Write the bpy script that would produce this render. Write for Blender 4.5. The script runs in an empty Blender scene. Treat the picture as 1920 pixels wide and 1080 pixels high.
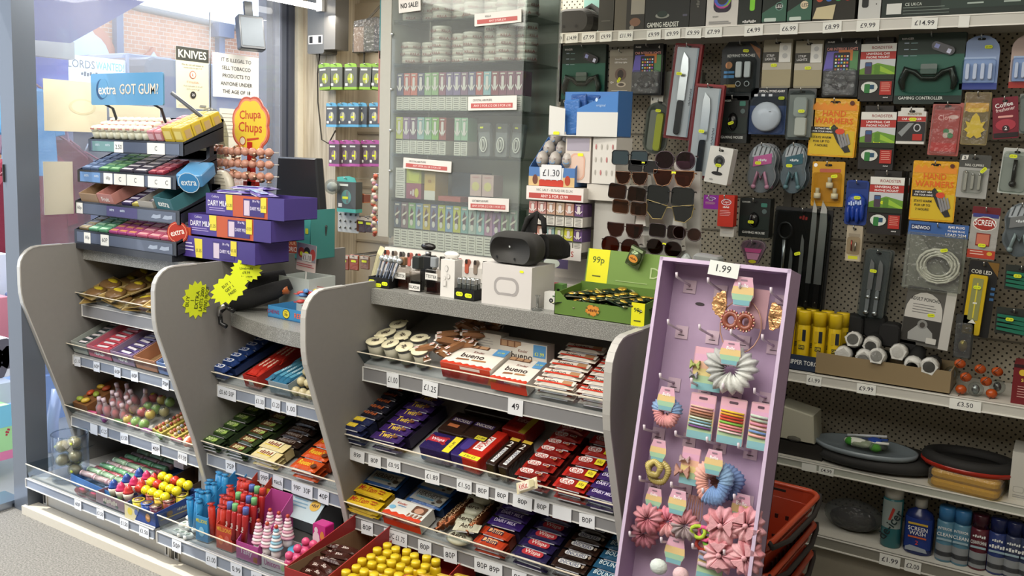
import bpy, math, random
from mathutils import Vector, Matrix
random.seed(7)
S=bpy.context.scene
COL=S.collection
# ---------------------------------------------------------------- camera
F_PX,PY_,YAW,PIT,ROL,CH=1675.,480.,.5636,.1205,.0326,1.55
_f=Vector((-math.sin(YAW)*math.cos(PIT),math.cos(YAW)*math.cos(PIT),-math.sin(PIT)))
_r=Vector((math.cos(YAW),math.sin(YAW),0)); _u=_r.cross(_f)
CR=_r*math.cos(ROL)+_u*math.sin(ROL); CU=-_r*math.sin(ROL)+_u*math.cos(ROL); CF=_f
CC=Vector((0,0,CH))
cd=bpy.data.cameras.new('camera'); cam=bpy.data.objects.new('camera',cd); COL.objects.link(cam)
cd.sensor_width=36; cd.lens=F_PX*36/1920; cd.shift_y=-(540-PY_)/1920; cd.clip_start=.05; cd.clip_end=200
m=Matrix((CR,CU,-CF)).transposed().to_4x4(); m.translation=CC; cam.matrix_world=m
S.camera=cam
def _ray(x,y): return CF*F_PX+CR*(x-960)-CU*(y-PY_)
def aX(x,y,X): d=_ray(x,y); return CC+d*(X/d.x)
def aY(x,y,Y): d=_ray(x,y); return CC+d*(Y/d.y)
def aZ(x,y,z): d=_ray(x,y); return CC+d*((z-CH)/d.z)
# ---------------------------------------------------------------- world, lights, exposure
W=bpy.data.worlds.new('sky'); S.world=W; W.use_nodes=True
bg=W.node_tree.nodes['Background']; bg.inputs[0].default_value=(.72,.83,1,1); bg.inputs[1].default_value=3.0
sd=bpy.data.lights.new('sun','SUN'); sd.energy=5; sd.color=(1,.93,.8); sd.angle=.01
so=bpy.data.objects.new('sun',sd); COL.objects.link(so); so.rotation_euler=Vector((.45,.25,-.75)).to_track_quat('-Z','Y').to_euler()
def area(name,loc,sx,sy,e,col=(1,.95,.86),rot=(0,0,0)):
    l=bpy.data.lights.new(name,'AREA'); l.shape='RECTANGLE'; l.size=sx; l.size_y=sy; l.energy=e; l.color=col
    o=bpy.data.objects.new(name,l); COL.objects.link(o); o.location=loc; o.rotation_euler=rot; return o
area('tube_light_a',(-2.6,.6,2.38),1.5,1.5,60)  # broad unseen fill light, added overhead on the camera side
area('tube_light_b',(-.9,.6,2.38),1.5,1.5,52)  # second added fill panel, out of view, softening the shelf shadows
area('tube_light_f',(-1.9,1.9,2.39),1.2,.2,14)
area('tube_light_c',(-3.35,2.7,2.2),.08,1.6,13)
area('tube_light_d',(-2.3,3.2,2.38),1.2,.5,20)
area('tube_light_e',(-.2,2.3,2.38),1.2,.3,8)
V=S.view_settings; V.view_transform='Standard'; V.look='None'; V.exposure=-.08; V.gamma=1; V.use_curve_mapping=False
S.cycles.max_bounces=7; S.cycles.transparent_max_bounces=14
try: S.cycles.caustics_reflective=False; S.cycles.caustics_refractive=False
except Exception: pass
# ---------------------------------------------------------------- colours and materials
_lc={}
def lin(h):
    if h in _lc: return _lc[h]
    s=h.lstrip('#')
    if len(s)==3: s=''.join(c*2 for c in s)
    v=[int(s[i:i+2],16)/255 for i in (0,2,4)]
    r=tuple(x/12.92 if x<=.04045 else ((x+.055)/1.055)**2.4 for x in v)+(1,)
    _lc[h]=r; return r
def mat(name,rough=.6,metal=0,spec=.5,bump=None,var=0,coat=0,base=None,kind=None,alpha=None,emit=None,scale=60):
    m=bpy.data.materials.new(name); m.use_nodes=True; nt=m.node_tree; N=nt.nodes; L=nt.links
    p=N['Principled BSDF']; out=N['Material Output']
    p.inputs['Roughness'].default_value=rough; p.inputs['Metallic'].default_value=metal; p.inputs['Specular IOR Level'].default_value=spec
    p.inputs['Coat Weight'].default_value=coat
    if base is None:
        a=N.new('ShaderNodeAttribute'); a.attribute_name='Col'; src=a.outputs['Color']
    else:
        a=N.new('ShaderNodeRGB'); a.outputs[0].default_value=lin(base); src=a.outputs[0]
    tc=N.new('ShaderNodeTexCoord')
    if var:
        n=N.new('ShaderNodeTexNoise'); n.inputs['Scale'].default_value=scale; n.inputs['Detail'].default_value=3; L.new(tc.outputs['Object'],n.inputs['Vector'])
        mr=N.new('ShaderNodeMapRange'); mr.inputs[3].default_value=1-var; mr.inputs[4].default_value=1+var; L.new(n.outputs['Fac'],mr.inputs[0])
        mx=N.new('ShaderNodeVectorMath'); mx.operation='SCALE'; L.new(src,mx.inputs[0]); L.new(mr.outputs[0],mx.inputs['Scale']); src=mx.outputs[0]
    L.new(src,p.inputs['Base Color'])
    if bump:
        n=N.new('ShaderNodeTexNoise'); n.inputs['Scale'].default_value=bump[0]; n.inputs['Detail'].default_value=2; L.new(tc.outputs['Object'],n.inputs['Vector'])
        b=N.new('ShaderNodeBump'); b.inputs['Strength'].default_value=bump[1]; b.inputs['Distance'].default_value=bump[2]; L.new(n.outputs['Fac'],b.inputs['Height']); L.new(b.outputs[0],p.inputs['Normal'])
    if kind=='clear':
        t=N.new('ShaderNodeBsdfTransparent'); g=N.new('ShaderNodeBsdfGlossy'); g.inputs['Roughness'].default_value=rough
        lw=N.new('ShaderNodeLayerWeight'); lw.inputs[0].default_value=.5; pw=N.new('ShaderNodeMath'); pw.operation='POWER'; pw.inputs[1].default_value=4; L.new(lw.outputs['Facing'],pw.inputs[0])
        fr=N.new('ShaderNodeMath'); fr.operation='MULTIPLY_ADD'; fr.inputs[1].default_value=.5; fr.inputs[2].default_value=.035; L.new(pw.outputs[0],fr.inputs[0]); x=N.new('ShaderNodeMixShader')
        if bump: L.new(b.outputs[0],lw.inputs['Normal'])
        L.new(src,t.inputs[0]); L.new(fr.outputs[0],x.inputs[0]); L.new(t.outputs[0],x.inputs[1]); L.new(g.outputs[0],x.inputs[2])
        if bump: L.new(b.outputs[0],g.inputs['Normal'])
        last=x
        if alpha:
            d=N.new('ShaderNodeBsdfDiffuse'); d.inputs[0].default_value=(.9,.92,.95,1); y=N.new('ShaderNodeMixShader'); y.inputs[0].default_value=alpha
            L.new(x.outputs[0],y.inputs[1]); L.new(d.outputs[0],y.inputs[2]); last=y
        L.new(last.outputs[0],out.inputs[0])
    if emit:
        L.new(src,p.inputs['Emission Color']); p.inputs['Emission Strength'].default_value=emit
    return m
FIN={
 'matte':mat('painted_matte',.65,var=.04), 'card':mat('printed_card',.5,spec=.4), 'gloss':mat('glossy_plastic',.25,bump=(25,.15,.002)),
 'wrap':mat('crinkled_wrapper',.3,bump=(70,.55,.004),var=.08,scale=45), 'foil':mat('metallic_foil',.28,metal=.75,bump=(90,.7,.004),var=.12),
 'metal':mat('bare_metal',.3,metal=1), 'rubber':mat('dark_rubber',.75,bump=(200,.1,.001)), 'fabric':mat('soft_fabric',.95,bump=(180,.5,.003),var=.1,scale=90),
 'clear':mat('clear_plastic',.08,kind='clear'), 'film':mat('crinkled_clear_film',.12,kind='clear',bump=(55,.9,.01),alpha=.06), 'milky':mat('milky_plastic',.2,kind='clear',alpha=.22),
 'lens':mat('tinted_lens',.06,kind='clear'), 'glow':mat('glowing_tube',.5,emit=9), 'lit':mat('sunlit_surface',.8,var=.06,scale=8)}
WTOP=mat('speckled_laminate',.35,base='#84837f'); 
def speckle(m,sc,c1,c2,lo=.5,hi=.62,det=1):
    nt=m.node_tree;N=nt.nodes;L=nt.links;p=N['Principled BSDF']
    tc=N.new('ShaderNodeTexCoord');n=N.new('ShaderNodeTexNoise');n.inputs['Scale'].default_value=sc;n.inputs['Detail'].default_value=det
    r=N.new('ShaderNodeValToRGB');r.color_ramp.elements[0].position=lo;r.color_ramp.elements[1].position=hi
    r.color_ramp.elements[0].color=lin(c1);r.color_ramp.elements[1].color=lin(c2)
    L.new(tc.outputs['Object'],n.inputs['Vector']);L.new(n.outputs['Fac'],r.inputs[0]);L.new(r.outputs[0],p.inputs['Base Color'])
    return n,r,tc
speckle(WTOP,420,'#72726e','#a8a8a4')
FLOOR=mat('grey_carpet_tile',.95,base='#7b7a76',bump=(300,.6,.003)); speckle(FLOOR,160,'#5f5e5b','#8b8985',.35,.7,4)
BRICK=mat('pale_brickwork',.9,base='#c99a78')
def brickify():
    N=BRICK.node_tree.nodes;L=BRICK.node_tree.links;p=N['Principled BSDF'];tc=N.new('ShaderNodeTexCoord');mp=N.new('ShaderNodeMapping');mp.inputs['Rotation'].default_value=(math.pi/2,0,math.pi/2)
    b=N.new('ShaderNodeTexBrick');b.inputs['Color1'].default_value=lin('#c98f6a');b.inputs['Color2'].default_value=lin('#b97f5d');b.inputs['Mortar'].default_value=lin('#c8b39c');b.inputs['Scale'].default_value=4.5
    sx=N.new('ShaderNodeSeparateXYZ');cx=N.new('ShaderNodeCombineXYZ');L.new(tc.outputs['Object'],sx.inputs[0]);L.new(sx.outputs['Y'],cx.inputs['X']);L.new(sx.outputs['Z'],cx.inputs['Y']);L.new(cx.outputs[0],b.inputs['Vector']);L.new(b.outputs['Color'],p.inputs['Base Color'])
brickify()
LAM=mat('pale_wood_laminate',.5,base='#cdbfa6')
def woodify():
    N=LAM.node_tree.nodes;L=LAM.node_tree.links;p=N['Principled BSDF'];tc=N.new('ShaderNodeTexCoord');mp=N.new('ShaderNodeMapping');mp.inputs['Scale'].default_value=(30,30,1.5)
    n=N.new('ShaderNodeTexNoise');n.inputs['Scale'].default_value=2;n.inputs['Detail'].default_value=5;r=N.new('ShaderNodeValToRGB');r.color_ramp.elements[0].color=lin('#b5a78e');r.color_ramp.elements[1].color=lin('#ddd2bd');r.color_ramp.elements[0].position=.3;r.color_ramp.elements[1].position=.65
    L.new(tc.outputs['Object'],mp.inputs[0]);L.new(mp.outputs[0],n.inputs['Vector']);L.new(n.outputs['Fac'],r.inputs[0]);L.new(r.outputs[0],p.inputs['Base Color'])
woodify()
PEG=mat('perforated_panel',.6,base='#9b9484')
def pegify():
    N=PEG.node_tree.nodes;L=PEG.node_tree.links;p=N['Principled BSDF'];tc=N.new('ShaderNodeTexCoord');sx=N.new('ShaderNodeSeparateXYZ');L.new(tc.outputs['Object'],sx.inputs[0])
    def M(op,a,b=None):
        n=N.new('ShaderNodeMath');n.operation=op
        for i,v in enumerate((a,b)):
            if v is None: continue
            if isinstance(v,(int,float)): n.inputs[i].default_value=v
            else: L.new(v,n.inputs[i])
        return n.outputs[0]
    def hole(off):
        a=M('SUBTRACT',M('FRACT',M('DIVIDE',M('ADD',sx.outputs['X'],off),.025)),.5);b=M('SUBTRACT',M('FRACT',M('DIVIDE',M('ADD',sx.outputs['Z'],off),.025)),.5)
        return M('LESS_THAN',M('ADD',M('MULTIPLY',a,a),M('MULTIPLY',b,b)),.02)
    h=M('MAXIMUM',hole(50),hole(50.0125));mx=N.new('ShaderNodeMix');mx.data_type='RGBA';mx.inputs[6].default_value=lin('#a39c8b');mx.inputs[7].default_value=lin('#1d1a16')
    L.new(h,mx.inputs[0]);L.new(mx.outputs[2],p.inputs['Base Color'])
pegify()
# ---------------------------------------------------------------- text glyphs (cached)
_tc={}
def glyphs(s,bold):
    k=(s,bold)
    if k not in _tc:
        c=bpy.data.curves.new('tmp','FONT'); c.body=s; c.size=1; c.resolution_u=2; c.offset=.012*bold; c.align_x='LEFT'
        o=bpy.data.objects.new('tmp',c); me=o.to_mesh()
        vs=[(v.co.x,v.co.y) for v in me.vertices]; fs=[tuple(p.vertices) for p in me.polygons]
        o.to_mesh_clear(); bpy.data.objects.remove(o); bpy.data.curves.remove(c)
        if vs:
            x0=min(v[0] for v in vs);x1=max(v[0] for v in vs);y0=min(v[1] for v in vs);y1=max(v[1] for v in vs)
        else: x0=y0=0;x1=y1=1
        w=max(x1-x0,1e-6);h=max(y1-y0,1e-6)
        _tc[k]=([((a-x0)/w-.5,(b-y0)/h-.5) for a,b in vs],fs,w/h)
    return _tc[k]
def rr(w,h,r,n=3,cx=0,cy=0):
    r=min(r,w/2-1e-5,h/2-1e-5); o=[]
    for qx,qy,a0 in ((w/2-r,h/2-r,0),(-w/2+r,h/2-r,90),(-w/2+r,-h/2+r,180),(w/2-r,-h/2+r,270)):
        for i in range(n+1):
            a=math.radians(a0+90*i/n); o.append((cx+qx+r*math.cos(a),cy+qy+r*math.sin(a)))
    return o
def circ(r,n=12,cx=0,cy=0,ry=None,a0=0): ry=ry or r; return [(cx+r*math.cos(a0+2*math.pi*i/n),cy+ry*math.sin(a0+2*math.pi*i/n)) for i in range(n)]
def star(n,r,r2,cx=0,cy=0,sx=1): return [(cx+sx*(r if i%2==0 else r2)*math.cos(math.pi*i/n),cy+(r if i%2==0 else r2)*math.sin(math.pi*i/n)) for i in range(2*n)]
I4=Matrix.Identity(4)
def Tr(x=0,y=0,z=0): return Matrix.Translation((x,y,z))
def Rt(a,ax): return Matrix.Rotation(math.radians(a),4,ax)
def Sc(x,y,z): return Matrix.Diagonal((x,y,z,1))
FRM=Matrix(((1,0,0,0),(0,0,-1,0),(0,1,0,0),(0,0,0,1)))  # u->x v->z n->-y
SIDR=Matrix(((0,0,1,0),(1,0,0,0),(0,1,0,0),(0,0,0,1)))   # u->y v->z n->+x
class MB:
    def __init__(s): s.v=[];s.f=[];s.c=[];s.m=[];s.s=[];s.T=I4.copy();s.n=.0004
    def at(s,M=None): s.T=M.copy() if M is not None else I4.copy(); s.n=.0004; return s
    def front(s,y=0): return s.at(Tr(0,y,0)@FRM)
    def top(s,z=0): return s.at(Tr(0,0,z))
    def side(s,x=0): return s.at(Tr(x,0,0)@SIDR)
    def add(s,vs,fs,col,fin='card',sm=False):
        o=len(s.v); T=s.T; s.v+=[tuple(T@Vector(p)) for p in vs]
        c=lin(col)
        for f in fs: s.f.append(tuple(i+o for i in f)); s.c.append(c); s.m.append(fin); s.s.append(sm)
        return s
    def box(s,x0,y0,z0,x1,y1,z1,col,fin='card'):
        return s.add([(x0,y0,z0),(x1,y0,z0),(x1,y1,z0),(x0,y1,z0),(x0,y0,z1),(x1,y0,z1),(x1,y1,z1),(x0,y1,z1)],[(0,3,2,1),(4,5,6,7),(0,1,5,4),(1,2,6,5),(2,3,7,6),(3,0,4,7)],col,fin)
    def cb(s,w,d,h,col,fin='card',x=0,y=0,z=0): return s.box(x-w/2,y-d/2,z,x+w/2,y+d/2,z+h,col,fin)
    def open(s,w,d,h,col,t=.002,hb=None,hf=None,inn=None,fin='card',z=0):
        hb=hb or h;hf=hf or h;inn=inn or col
        s.box(-w/2,-d/2,z,w/2,d/2,z+t,inn,fin)
        s.box(-w/2,-d/2,z,w/2,-d/2+t,z+hf,col,fin); s.box(-w/2,d/2-t,z,w/2,d/2,z+hb,col,fin)
        for x in(-w/2,w/2-t): s.prism([(-d/2+t,z),(d/2-t,z),(d/2-t,z+hb),(-d/2+t,z+hf)],x,x+t,'yz',col,fin)
        return s
    def prism(s,poly,a,b,pl='xy',col='#888',fin='card',sm=False,bev=0):
        n=len(poly)
        if pl=='xy': g=lambda p,t:(p[0],p[1],t)
        elif pl=='xz': g=lambda p,t:(p[0],t,p[1])
        else: g=lambda p,t:(t,p[0],p[1])
        vs=[g(p,a) for p in poly]+[g(p,b) for p in poly]
        fs=[tuple(range(n-1,-1,-1)),tuple(range(n,2*n))]+[(i,(i+1)%n,n+(i+1)%n,n+i) for i in range(n)]
        if bev:
            cx=sum(p[0] for p in poly)/n;cy=sum(p[1] for p in poly)/n;R=max(math.hypot(p[0]-cx,p[1]-cy) for p in poly);k=1-bev/R
            inn=[(cx+(p[0]-cx)*k,cy+(p[1]-cy)*k) for p in poly]; sg=1 if b>a else -1
            vs=[g(p,a) for p in inn]+[g(p,a+sg*bev) for p in poly]+[g(p,b-sg*bev) for p in poly]+[g(p,b) for p in inn]
            fs=[tuple(range(n-1,-1,-1)),tuple(range(3*n,4*n))]
            for r in range(3): fs+=[(r*n+i,r*n+(i+1)%n,(r+1)*n+(i+1)%n,(r+1)*n+i) for i in range(n)]
        if pl=='xz': fs=[f[::-1] for f in fs]
        return s.add(vs,fs,col,fin,sm)
    def lathe(s,prof,n=14,col='#888',fin='gloss',sm=True,x=0,y=0,z=0,sx=1,sy=1):
        vs=[];fs=[];k=len(prof)
        for r,h in prof:
            for i in range(n): a=2*math.pi*i/n; vs.append((x+r*sx*math.cos(a),y+r*sy*math.sin(a),z+h))
        for j in range(k-1):
            for i in range(n): fs.append((j*n+i,j*n+(i+1)%n,(j+1)*n+(i+1)%n,(j+1)*n+i))
        fs.append(tuple(range(n-1,-1,-1))); fs.append(tuple((k-1)*n+i for i in range(n)))
        return s.add(vs,fs,col,fin,sm)
    def cyl(s,r,z0,z1,col,fin='gloss',n=14,x=0,y=0,r1=None): return s.lathe([(r,z0),(r if r1 is None else r1,z1)],n,col,fin,n>8,x,y)
    def ball(s,c,r,col,fin='gloss',n=10,m=6):
        if not isinstance(r,tuple): r=(r,r,r)
        pr=[(max(math.sin(math.pi*j/m),.02),-math.cos(math.pi*j/m)) for j in range(m+1)]
        vs=[];fs=[]
        for q,h in pr:
            for i in range(n): a=2*math.pi*i/n; vs.append((c[0]+r[0]*q*math.cos(a),c[1]+r[1]*q*math.sin(a),c[2]+r[2]*h))
        for j in range(m):
            for i in range(n): fs.append((j*n+i,j*n+(i+1)%n,(j+1)*n+(i+1)%n,(j+1)*n+i))
        return s.add(vs,fs,col,fin,True)
    def tube(s,pts,r,col,fin='metal',n=6,closed=False):
        P=[Vector(p) for p in pts]; k=len(P); vs=[];fs=[]; pu=None
        rs=r if isinstance(r,(list,tuple)) else [r]*k
        for i,p in enumerate(P):
            d=(P[(i+1)%k]-P[i-1]) if closed else (P[min(i+1,k-1)]-P[max(i-1,0)])
            d.normalize()
            if pu is None: pu=d.orthogonal().normalized()
            else:
                pu=pu-d*pu.dot(d)
                pu=pu.normalized() if pu.length>1e-6 else d.orthogonal().normalized()
            w=d.cross(pu)
            for j in range(n): a=2*math.pi*j/n; vs.append(tuple(p+(pu*math.cos(a)+w*math.sin(a))*rs[i]))
        for i in range(k if closed else k-1):
            i2=(i+1)%k
            for j in range(n): fs.append((i*n+j,i*n+(j+1)%n,i2*n+(j+1)%n,i2*n+j))
        if not closed: fs.append(tuple(range(n-1,-1,-1))); fs.append(tuple((k-1)*n+j for j in range(n)))
        return s.add(vs,fs,col,fin,n>4)
    # --- flat print, in the current (u,v) frame, each layer a hair prouder
    def _up(s): s.n+=.00025; return s.n
    def q(s,u0,v0,u1,v1,col,fin='card'): n=s._up(); return s.add([(u0,v0,n),(u1,v0,n),(u1,v1,n),(u0,v1,n)],[(0,1,2,3)],col,fin)
    def pl(s,poly,col,fin='card'): n=s._up(); return s.add([(a,b,n) for a,b in poly],[tuple(range(len(poly)))],col,fin)
    def el(s,u,v,a,b,col,fin='card',n=14): return s.pl(circ(a,n,u,v,b),col,fin)
    def t(s,txt,u,v,h,col,w=None,rot=0,bold=1,fin='card'):
        if not txt: return s
        if txt[0]=='*':  # lettering too blurred to read: short ink marks
            k=int(txt[1:] or 6); ww=min(w or 9,h*k*.7); n=s._up(); cs_,sn=math.cos(math.radians(rot)),math.sin(math.radians(rot)); vs=[];fs=[]
            for i in range(k):
                a=-ww/2+ww*(i+.1)/k; b=a+ww*.72/k; lo=-h*(.5 if i%3 else .3); hi=h*(.5 if i%2 else .25); o=len(vs)
                vs+=[(u+x*cs_-y*sn,v+x*sn+y*cs_,n) for x,y in ((a,lo),(b,lo),(b+ww*.1/k,hi),(a+ww*.1/k,hi))]; fs.append((o,o+1,o+2,o+3))
            return s.add(vs,fs,col,fin)
        vs,fs,asp=glyphs(txt,bold); ww=h*asp
        if w and ww>w: ww=w
        n=s._up(); c,d=math.cos(math.radians(rot)),math.sin(math.radians(rot))
        return s.add([(u+a*ww*c-b*h*d,v+a*ww*d+b*h*c,n) for a,b in vs],fs,col,fin)
    def tl(s,txt,u,v,h,col,w=None,**k):  # left aligned
        vs,fs,asp=glyphs(txt,k.get('bold',1)); ww=h*asp
        if w and ww>w: ww=w
        return s.t(txt,u+ww/2,v,h,col,w,**k)
    def lines(s,u0,u1,v,dv,n,th,col):
        for i in range(n): s.n-=.00025 if i else 0; s.q(u0,v-dv*i,u0+(u1-u0)*(1 if i%3 else .9),v-dv*i+th,col)
        return s
    def mesh(s,name):
        me=bpy.data.meshes.new(name); me.from_pydata(s.v,[],s.f)
        fins=sorted(set(s.m)); 
        for f in fins: me.materials.append(FIN[f] if isinstance(f,str) and f in FIN else MATS[f])
        idx={f:i for i,f in enumerate(fins)}
        me.polygons.foreach_set('material_index',[idx[f] for f in s.m]); me.polygons.foreach_set('use_smooth',s.s)
        ca=me.color_attributes.new('Col','FLOAT_COLOR','CORNER'); buf=[]
        for c,f in zip(s.c,s.f): buf+=list(c)*len(f)
        ca.data.foreach_set('color',buf); me.update(); return me
    def build(s,name,parent=None,M=None,label=None,cat=None,group=None,kind=None):
        o=bpy.data.objects.new(name,s.mesh(name)); COL.objects.link(o)
        if parent is not None: o.parent=parent
        if M is not None: o.matrix_basis=M
        tag(o,label,cat,group,kind); return o
MATS={'wtop':WTOP,'floor':FLOOR,'brick':BRICK,'lam':LAM,'peg':PEG}
def tag(o,label=None,cat=None,group=None,kind=None):
    if label: o['label']=label
    if cat: o['category']=cat
    if group: o['group']=group
    if kind: o['kind']=kind
    return o
def thing(name,label,cat,group=None,M=None):
    o=bpy.data.objects.new(name,None); COL.objects.link(o); o.empty_display_size=.02
    if M is not None: o.matrix_basis=M
    return tag(o,label,cat,group)
KIDS={}
def dup(root,M,label=None,group=None,name=None):
    def cp(o,par):
        c=o.copy(); COL.objects.link(c)
        if par is not None: c.parent=par
        for ch in o.children: cp(ch,c)
        return c
    c=cp(root,None); c.matrix_basis=M
    if label: c['label']=label
    if group: c['group']=group
    return c
ORD=['first','second','third','fourth','fifth','sixth','seventh','eighth','ninth','tenth','eleventh','twelfth','thirteenth','fourteenth','fifteenth','sixteenth','seventeenth','eighteenth','nineteenth','twentieth']
def PL(x,y,z,rz=0,rx=0,ry=0): return Tr(x,y,z)@Rt(rz,'Z')@Rt(rx,'X')@Rt(ry,'Y')
def spread(proto,places,labels,group):
    """first place moves the prototype itself, the rest are copies of it and its parts"""
    out=[]
    for i,M in enumerate(places):
        o=proto if i==0 else dup(proto,M)
        if i==0: o.matrix_basis=M
        o['label']=labels(i) if callable(labels) else labels[i]
        o['group']=group; out.append(o)
    return out
# ================================================================ the room
XW=-3.62   # window wall
def struct(name,mb,M=None): return mb.build(name,M=M,kind='structure')
struct('floor',MB().box(-3.62,-1.5,-.1,2.2,4.2,0,'#777','floor'))
struct('ceiling',MB().box(-3.8,-1.5,2.42,2.2,4.2,2.5,'#d8d3c6','matte'))
struct('wall_right',MB().box(1.6,-1.5,0,1.7,4.2,2.42,'#b9b2a2','matte'))
struct('wall_front',MB().box(-3.8,-1.6,0,2.2,-1.5,2.42,'#b9b2a2','matte'))
struct('wall_back',MB().box(-3.43,4.0,0,2.2,4.1,2.42,'#cfc4ae','matte'))
struct('wall_left',MB().box(-3.72,-1.5,0,-3.6,.75,2.42,'#8d8f95','matte'))
# laminate column and recess side
struct('wall_column',MB().box(-3.69,3.6,0,-3.43,4.1,2.42,'#ccc','lam'))
struct('trim_1',MB().box(-3.735,3.56,0,-3.675,3.66,2.3,'#ece6d4','matte'))
struct('trim_2',MB().box(-3.76,3.36,0,-3.7,3.56,2.42,'#5a5f6c','matte').box(-3.74,3.40,0,-3.68,3.45,2.42,'#6c7180','matte').box(-3.74,3.5,0,-3.685,3.54,2.42,'#474b57','matte'))
struct('door_frame',MB().box(-3.61,1.915,0,-3.51,2.005,2.42,'#5b626d','gloss').box(-3.6,1.908,1.35,-3.594,1.915,1.42,'#222','matte'))
struct('trim_3',MB().box(-3.75,.75,0,-3.62,1.95,.03,'#b4bcc8','metal').box(-3.70,.72,2.2,-3.58,2.0,2.42,'#5b626d','gloss'))
# window: sill rail and pane
w=MB().box(-3.64,2.0,.0,-3.6,3.38,.10,'#566072','gloss').box(-3.64,2.0,2.34,-3.6,3.38,2.42,'#566072','gloss'); wo=struct('window_1',w)
FIN['pane']=mat('hazy_window_glass',.03,kind='clear',alpha=.10)  # diffuse share puts lens haze into the glass, along with its dirt
FIN['sheen']=mat('acrylic_door',.03,kind='clear',alpha=.07)
MB().box(-3.626,2.0,.10,-3.620,3.38,2.34,'#f4f8ff','pane').build('pane',wo)
# skirting board in front of the counters
struct('baseboard_front',MB().box(-3.53,1.90,0,-.2,1.96,.035,'#c9c3b6','matte'))
# tube light
t=thing('ceiling_light','bare fluorescent tube in a white batten above the window posters','light',M=Tr(-3.44,2.62,2.245))
MB().box(-.05,-.95,.06,.05,.9,.12,'#e8e8e4','gloss').build('batten',t)
MB().at(Rt(-90,'X')).cyl(.016,-.93,.88,'#fffaf0','glow',10).build('tube',t)
MB().box(-.02,.86,-.02,.02,.9,.06,'#ddd','gloss').box(-.02,-.95,-.02,.02,-.92,.06,'#ddd','gloss').build('lamp_holder',t)
# alarm box on column
p=aY(592,50,3.5)
t=thing('alarm_box','dark grey wall box with a small switch panel and hanging cables','box',M=Tr(p.x,3.5,p.z-.09))
MB().prism(rr(.12,.30,.01,2,0,.1),0,.1,'xz','#5c5c5a','gloss').box(.06,.0,-.03,.14,.1,.24,'#6a6864','gloss').build('housing',t)
MB().front(-.001).q(-.05,.0,.05,.045,'#e8e8e6').q(-.045,.005,-.02,.04,'#222').q(.02,.005,.043,.04,'#222').build('switch_panel',t)
MB().tube([(-.02,.05,-.05),(-.035,.05,-.15),(-.03,.05,-.3),(.0,.05,-.5),(.05,.05,-.52),(.1,.05,-.45)],.004,'#3a352e','rubber').tube([(-.05,.06,-.05),(-.04,.06,-.14),(.0,.06,-.16),(.02,.06,-.05)],.003,'#a09a88','rubber').build('cable',t)
MB().box(-3.43,3.78,0,-2.2,3.8,2.42,'#c4b79f','matte').build('wall_panel',kind='structure')
MB().box(-3.43,3.74,2.05,-2.2,3.78,2.3,'#b8ab94','matte').build('trim_5',kind='structure')
b=MB()
for z in (1.0,1.3,1.6,1.9): b.box(-3.43,3.772,z,-2.2,3.781,z+.012,'#a2957d','matte')
b.build('trim_6',kind='structure')
# ================================================================ sweet counters
DX=[-3.5,-2.66,-1.941,-.92]
PROF=[(2.85,1.10),(2.08,1.10)]+[(1.985+.08*math.cos(math.radians(d)),1.02+.08*math.sin(math.radians(d))) for d in (90,108,126,144,162,180)]+[(1.905,.95),(1.907,.915),(1.914,.875),(2.064,.45),(2.12,.25),(2.17,.05),(2.17,0),(2.85,0)]
LF='#9b9996'
def divider(x,par):
    d=MB().prism([(a,b) for a,b in PROF],x-.009,x+.009,'yz','#7d7b78','matte')
    o=d.build('side_panel',par)
    e=MB(); pts=PROF[1:-3]; 
    for i in range(len(pts)-1):
        (a,b),(c,g)=pts[i],pts[i+1]; L=math.hypot(c-a,g-b); nx,nz=(g-b)/L*.0015,-(c-a)/L*.0015
        e.add([(x-.010,a+nx,b+nz),(x+.010,a+nx,b+nz),(x+.010,c+nx,g+nz),(x-.010,c+nx,g+nz),(x-.010,a-nx*2,b-nz*2),(x+.010,a-nx*2,b-nz*2),(x+.010,c-nx*2,g-nz*2),(x-.010,c-nx*2,g-nz*2)],[(0,1,2,3),(4,7,6,5),(0,3,7,4),(1,5,6,2)],'#b4b2ae','gloss')
    e.build('edging_strip',o)
TA=18
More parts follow.
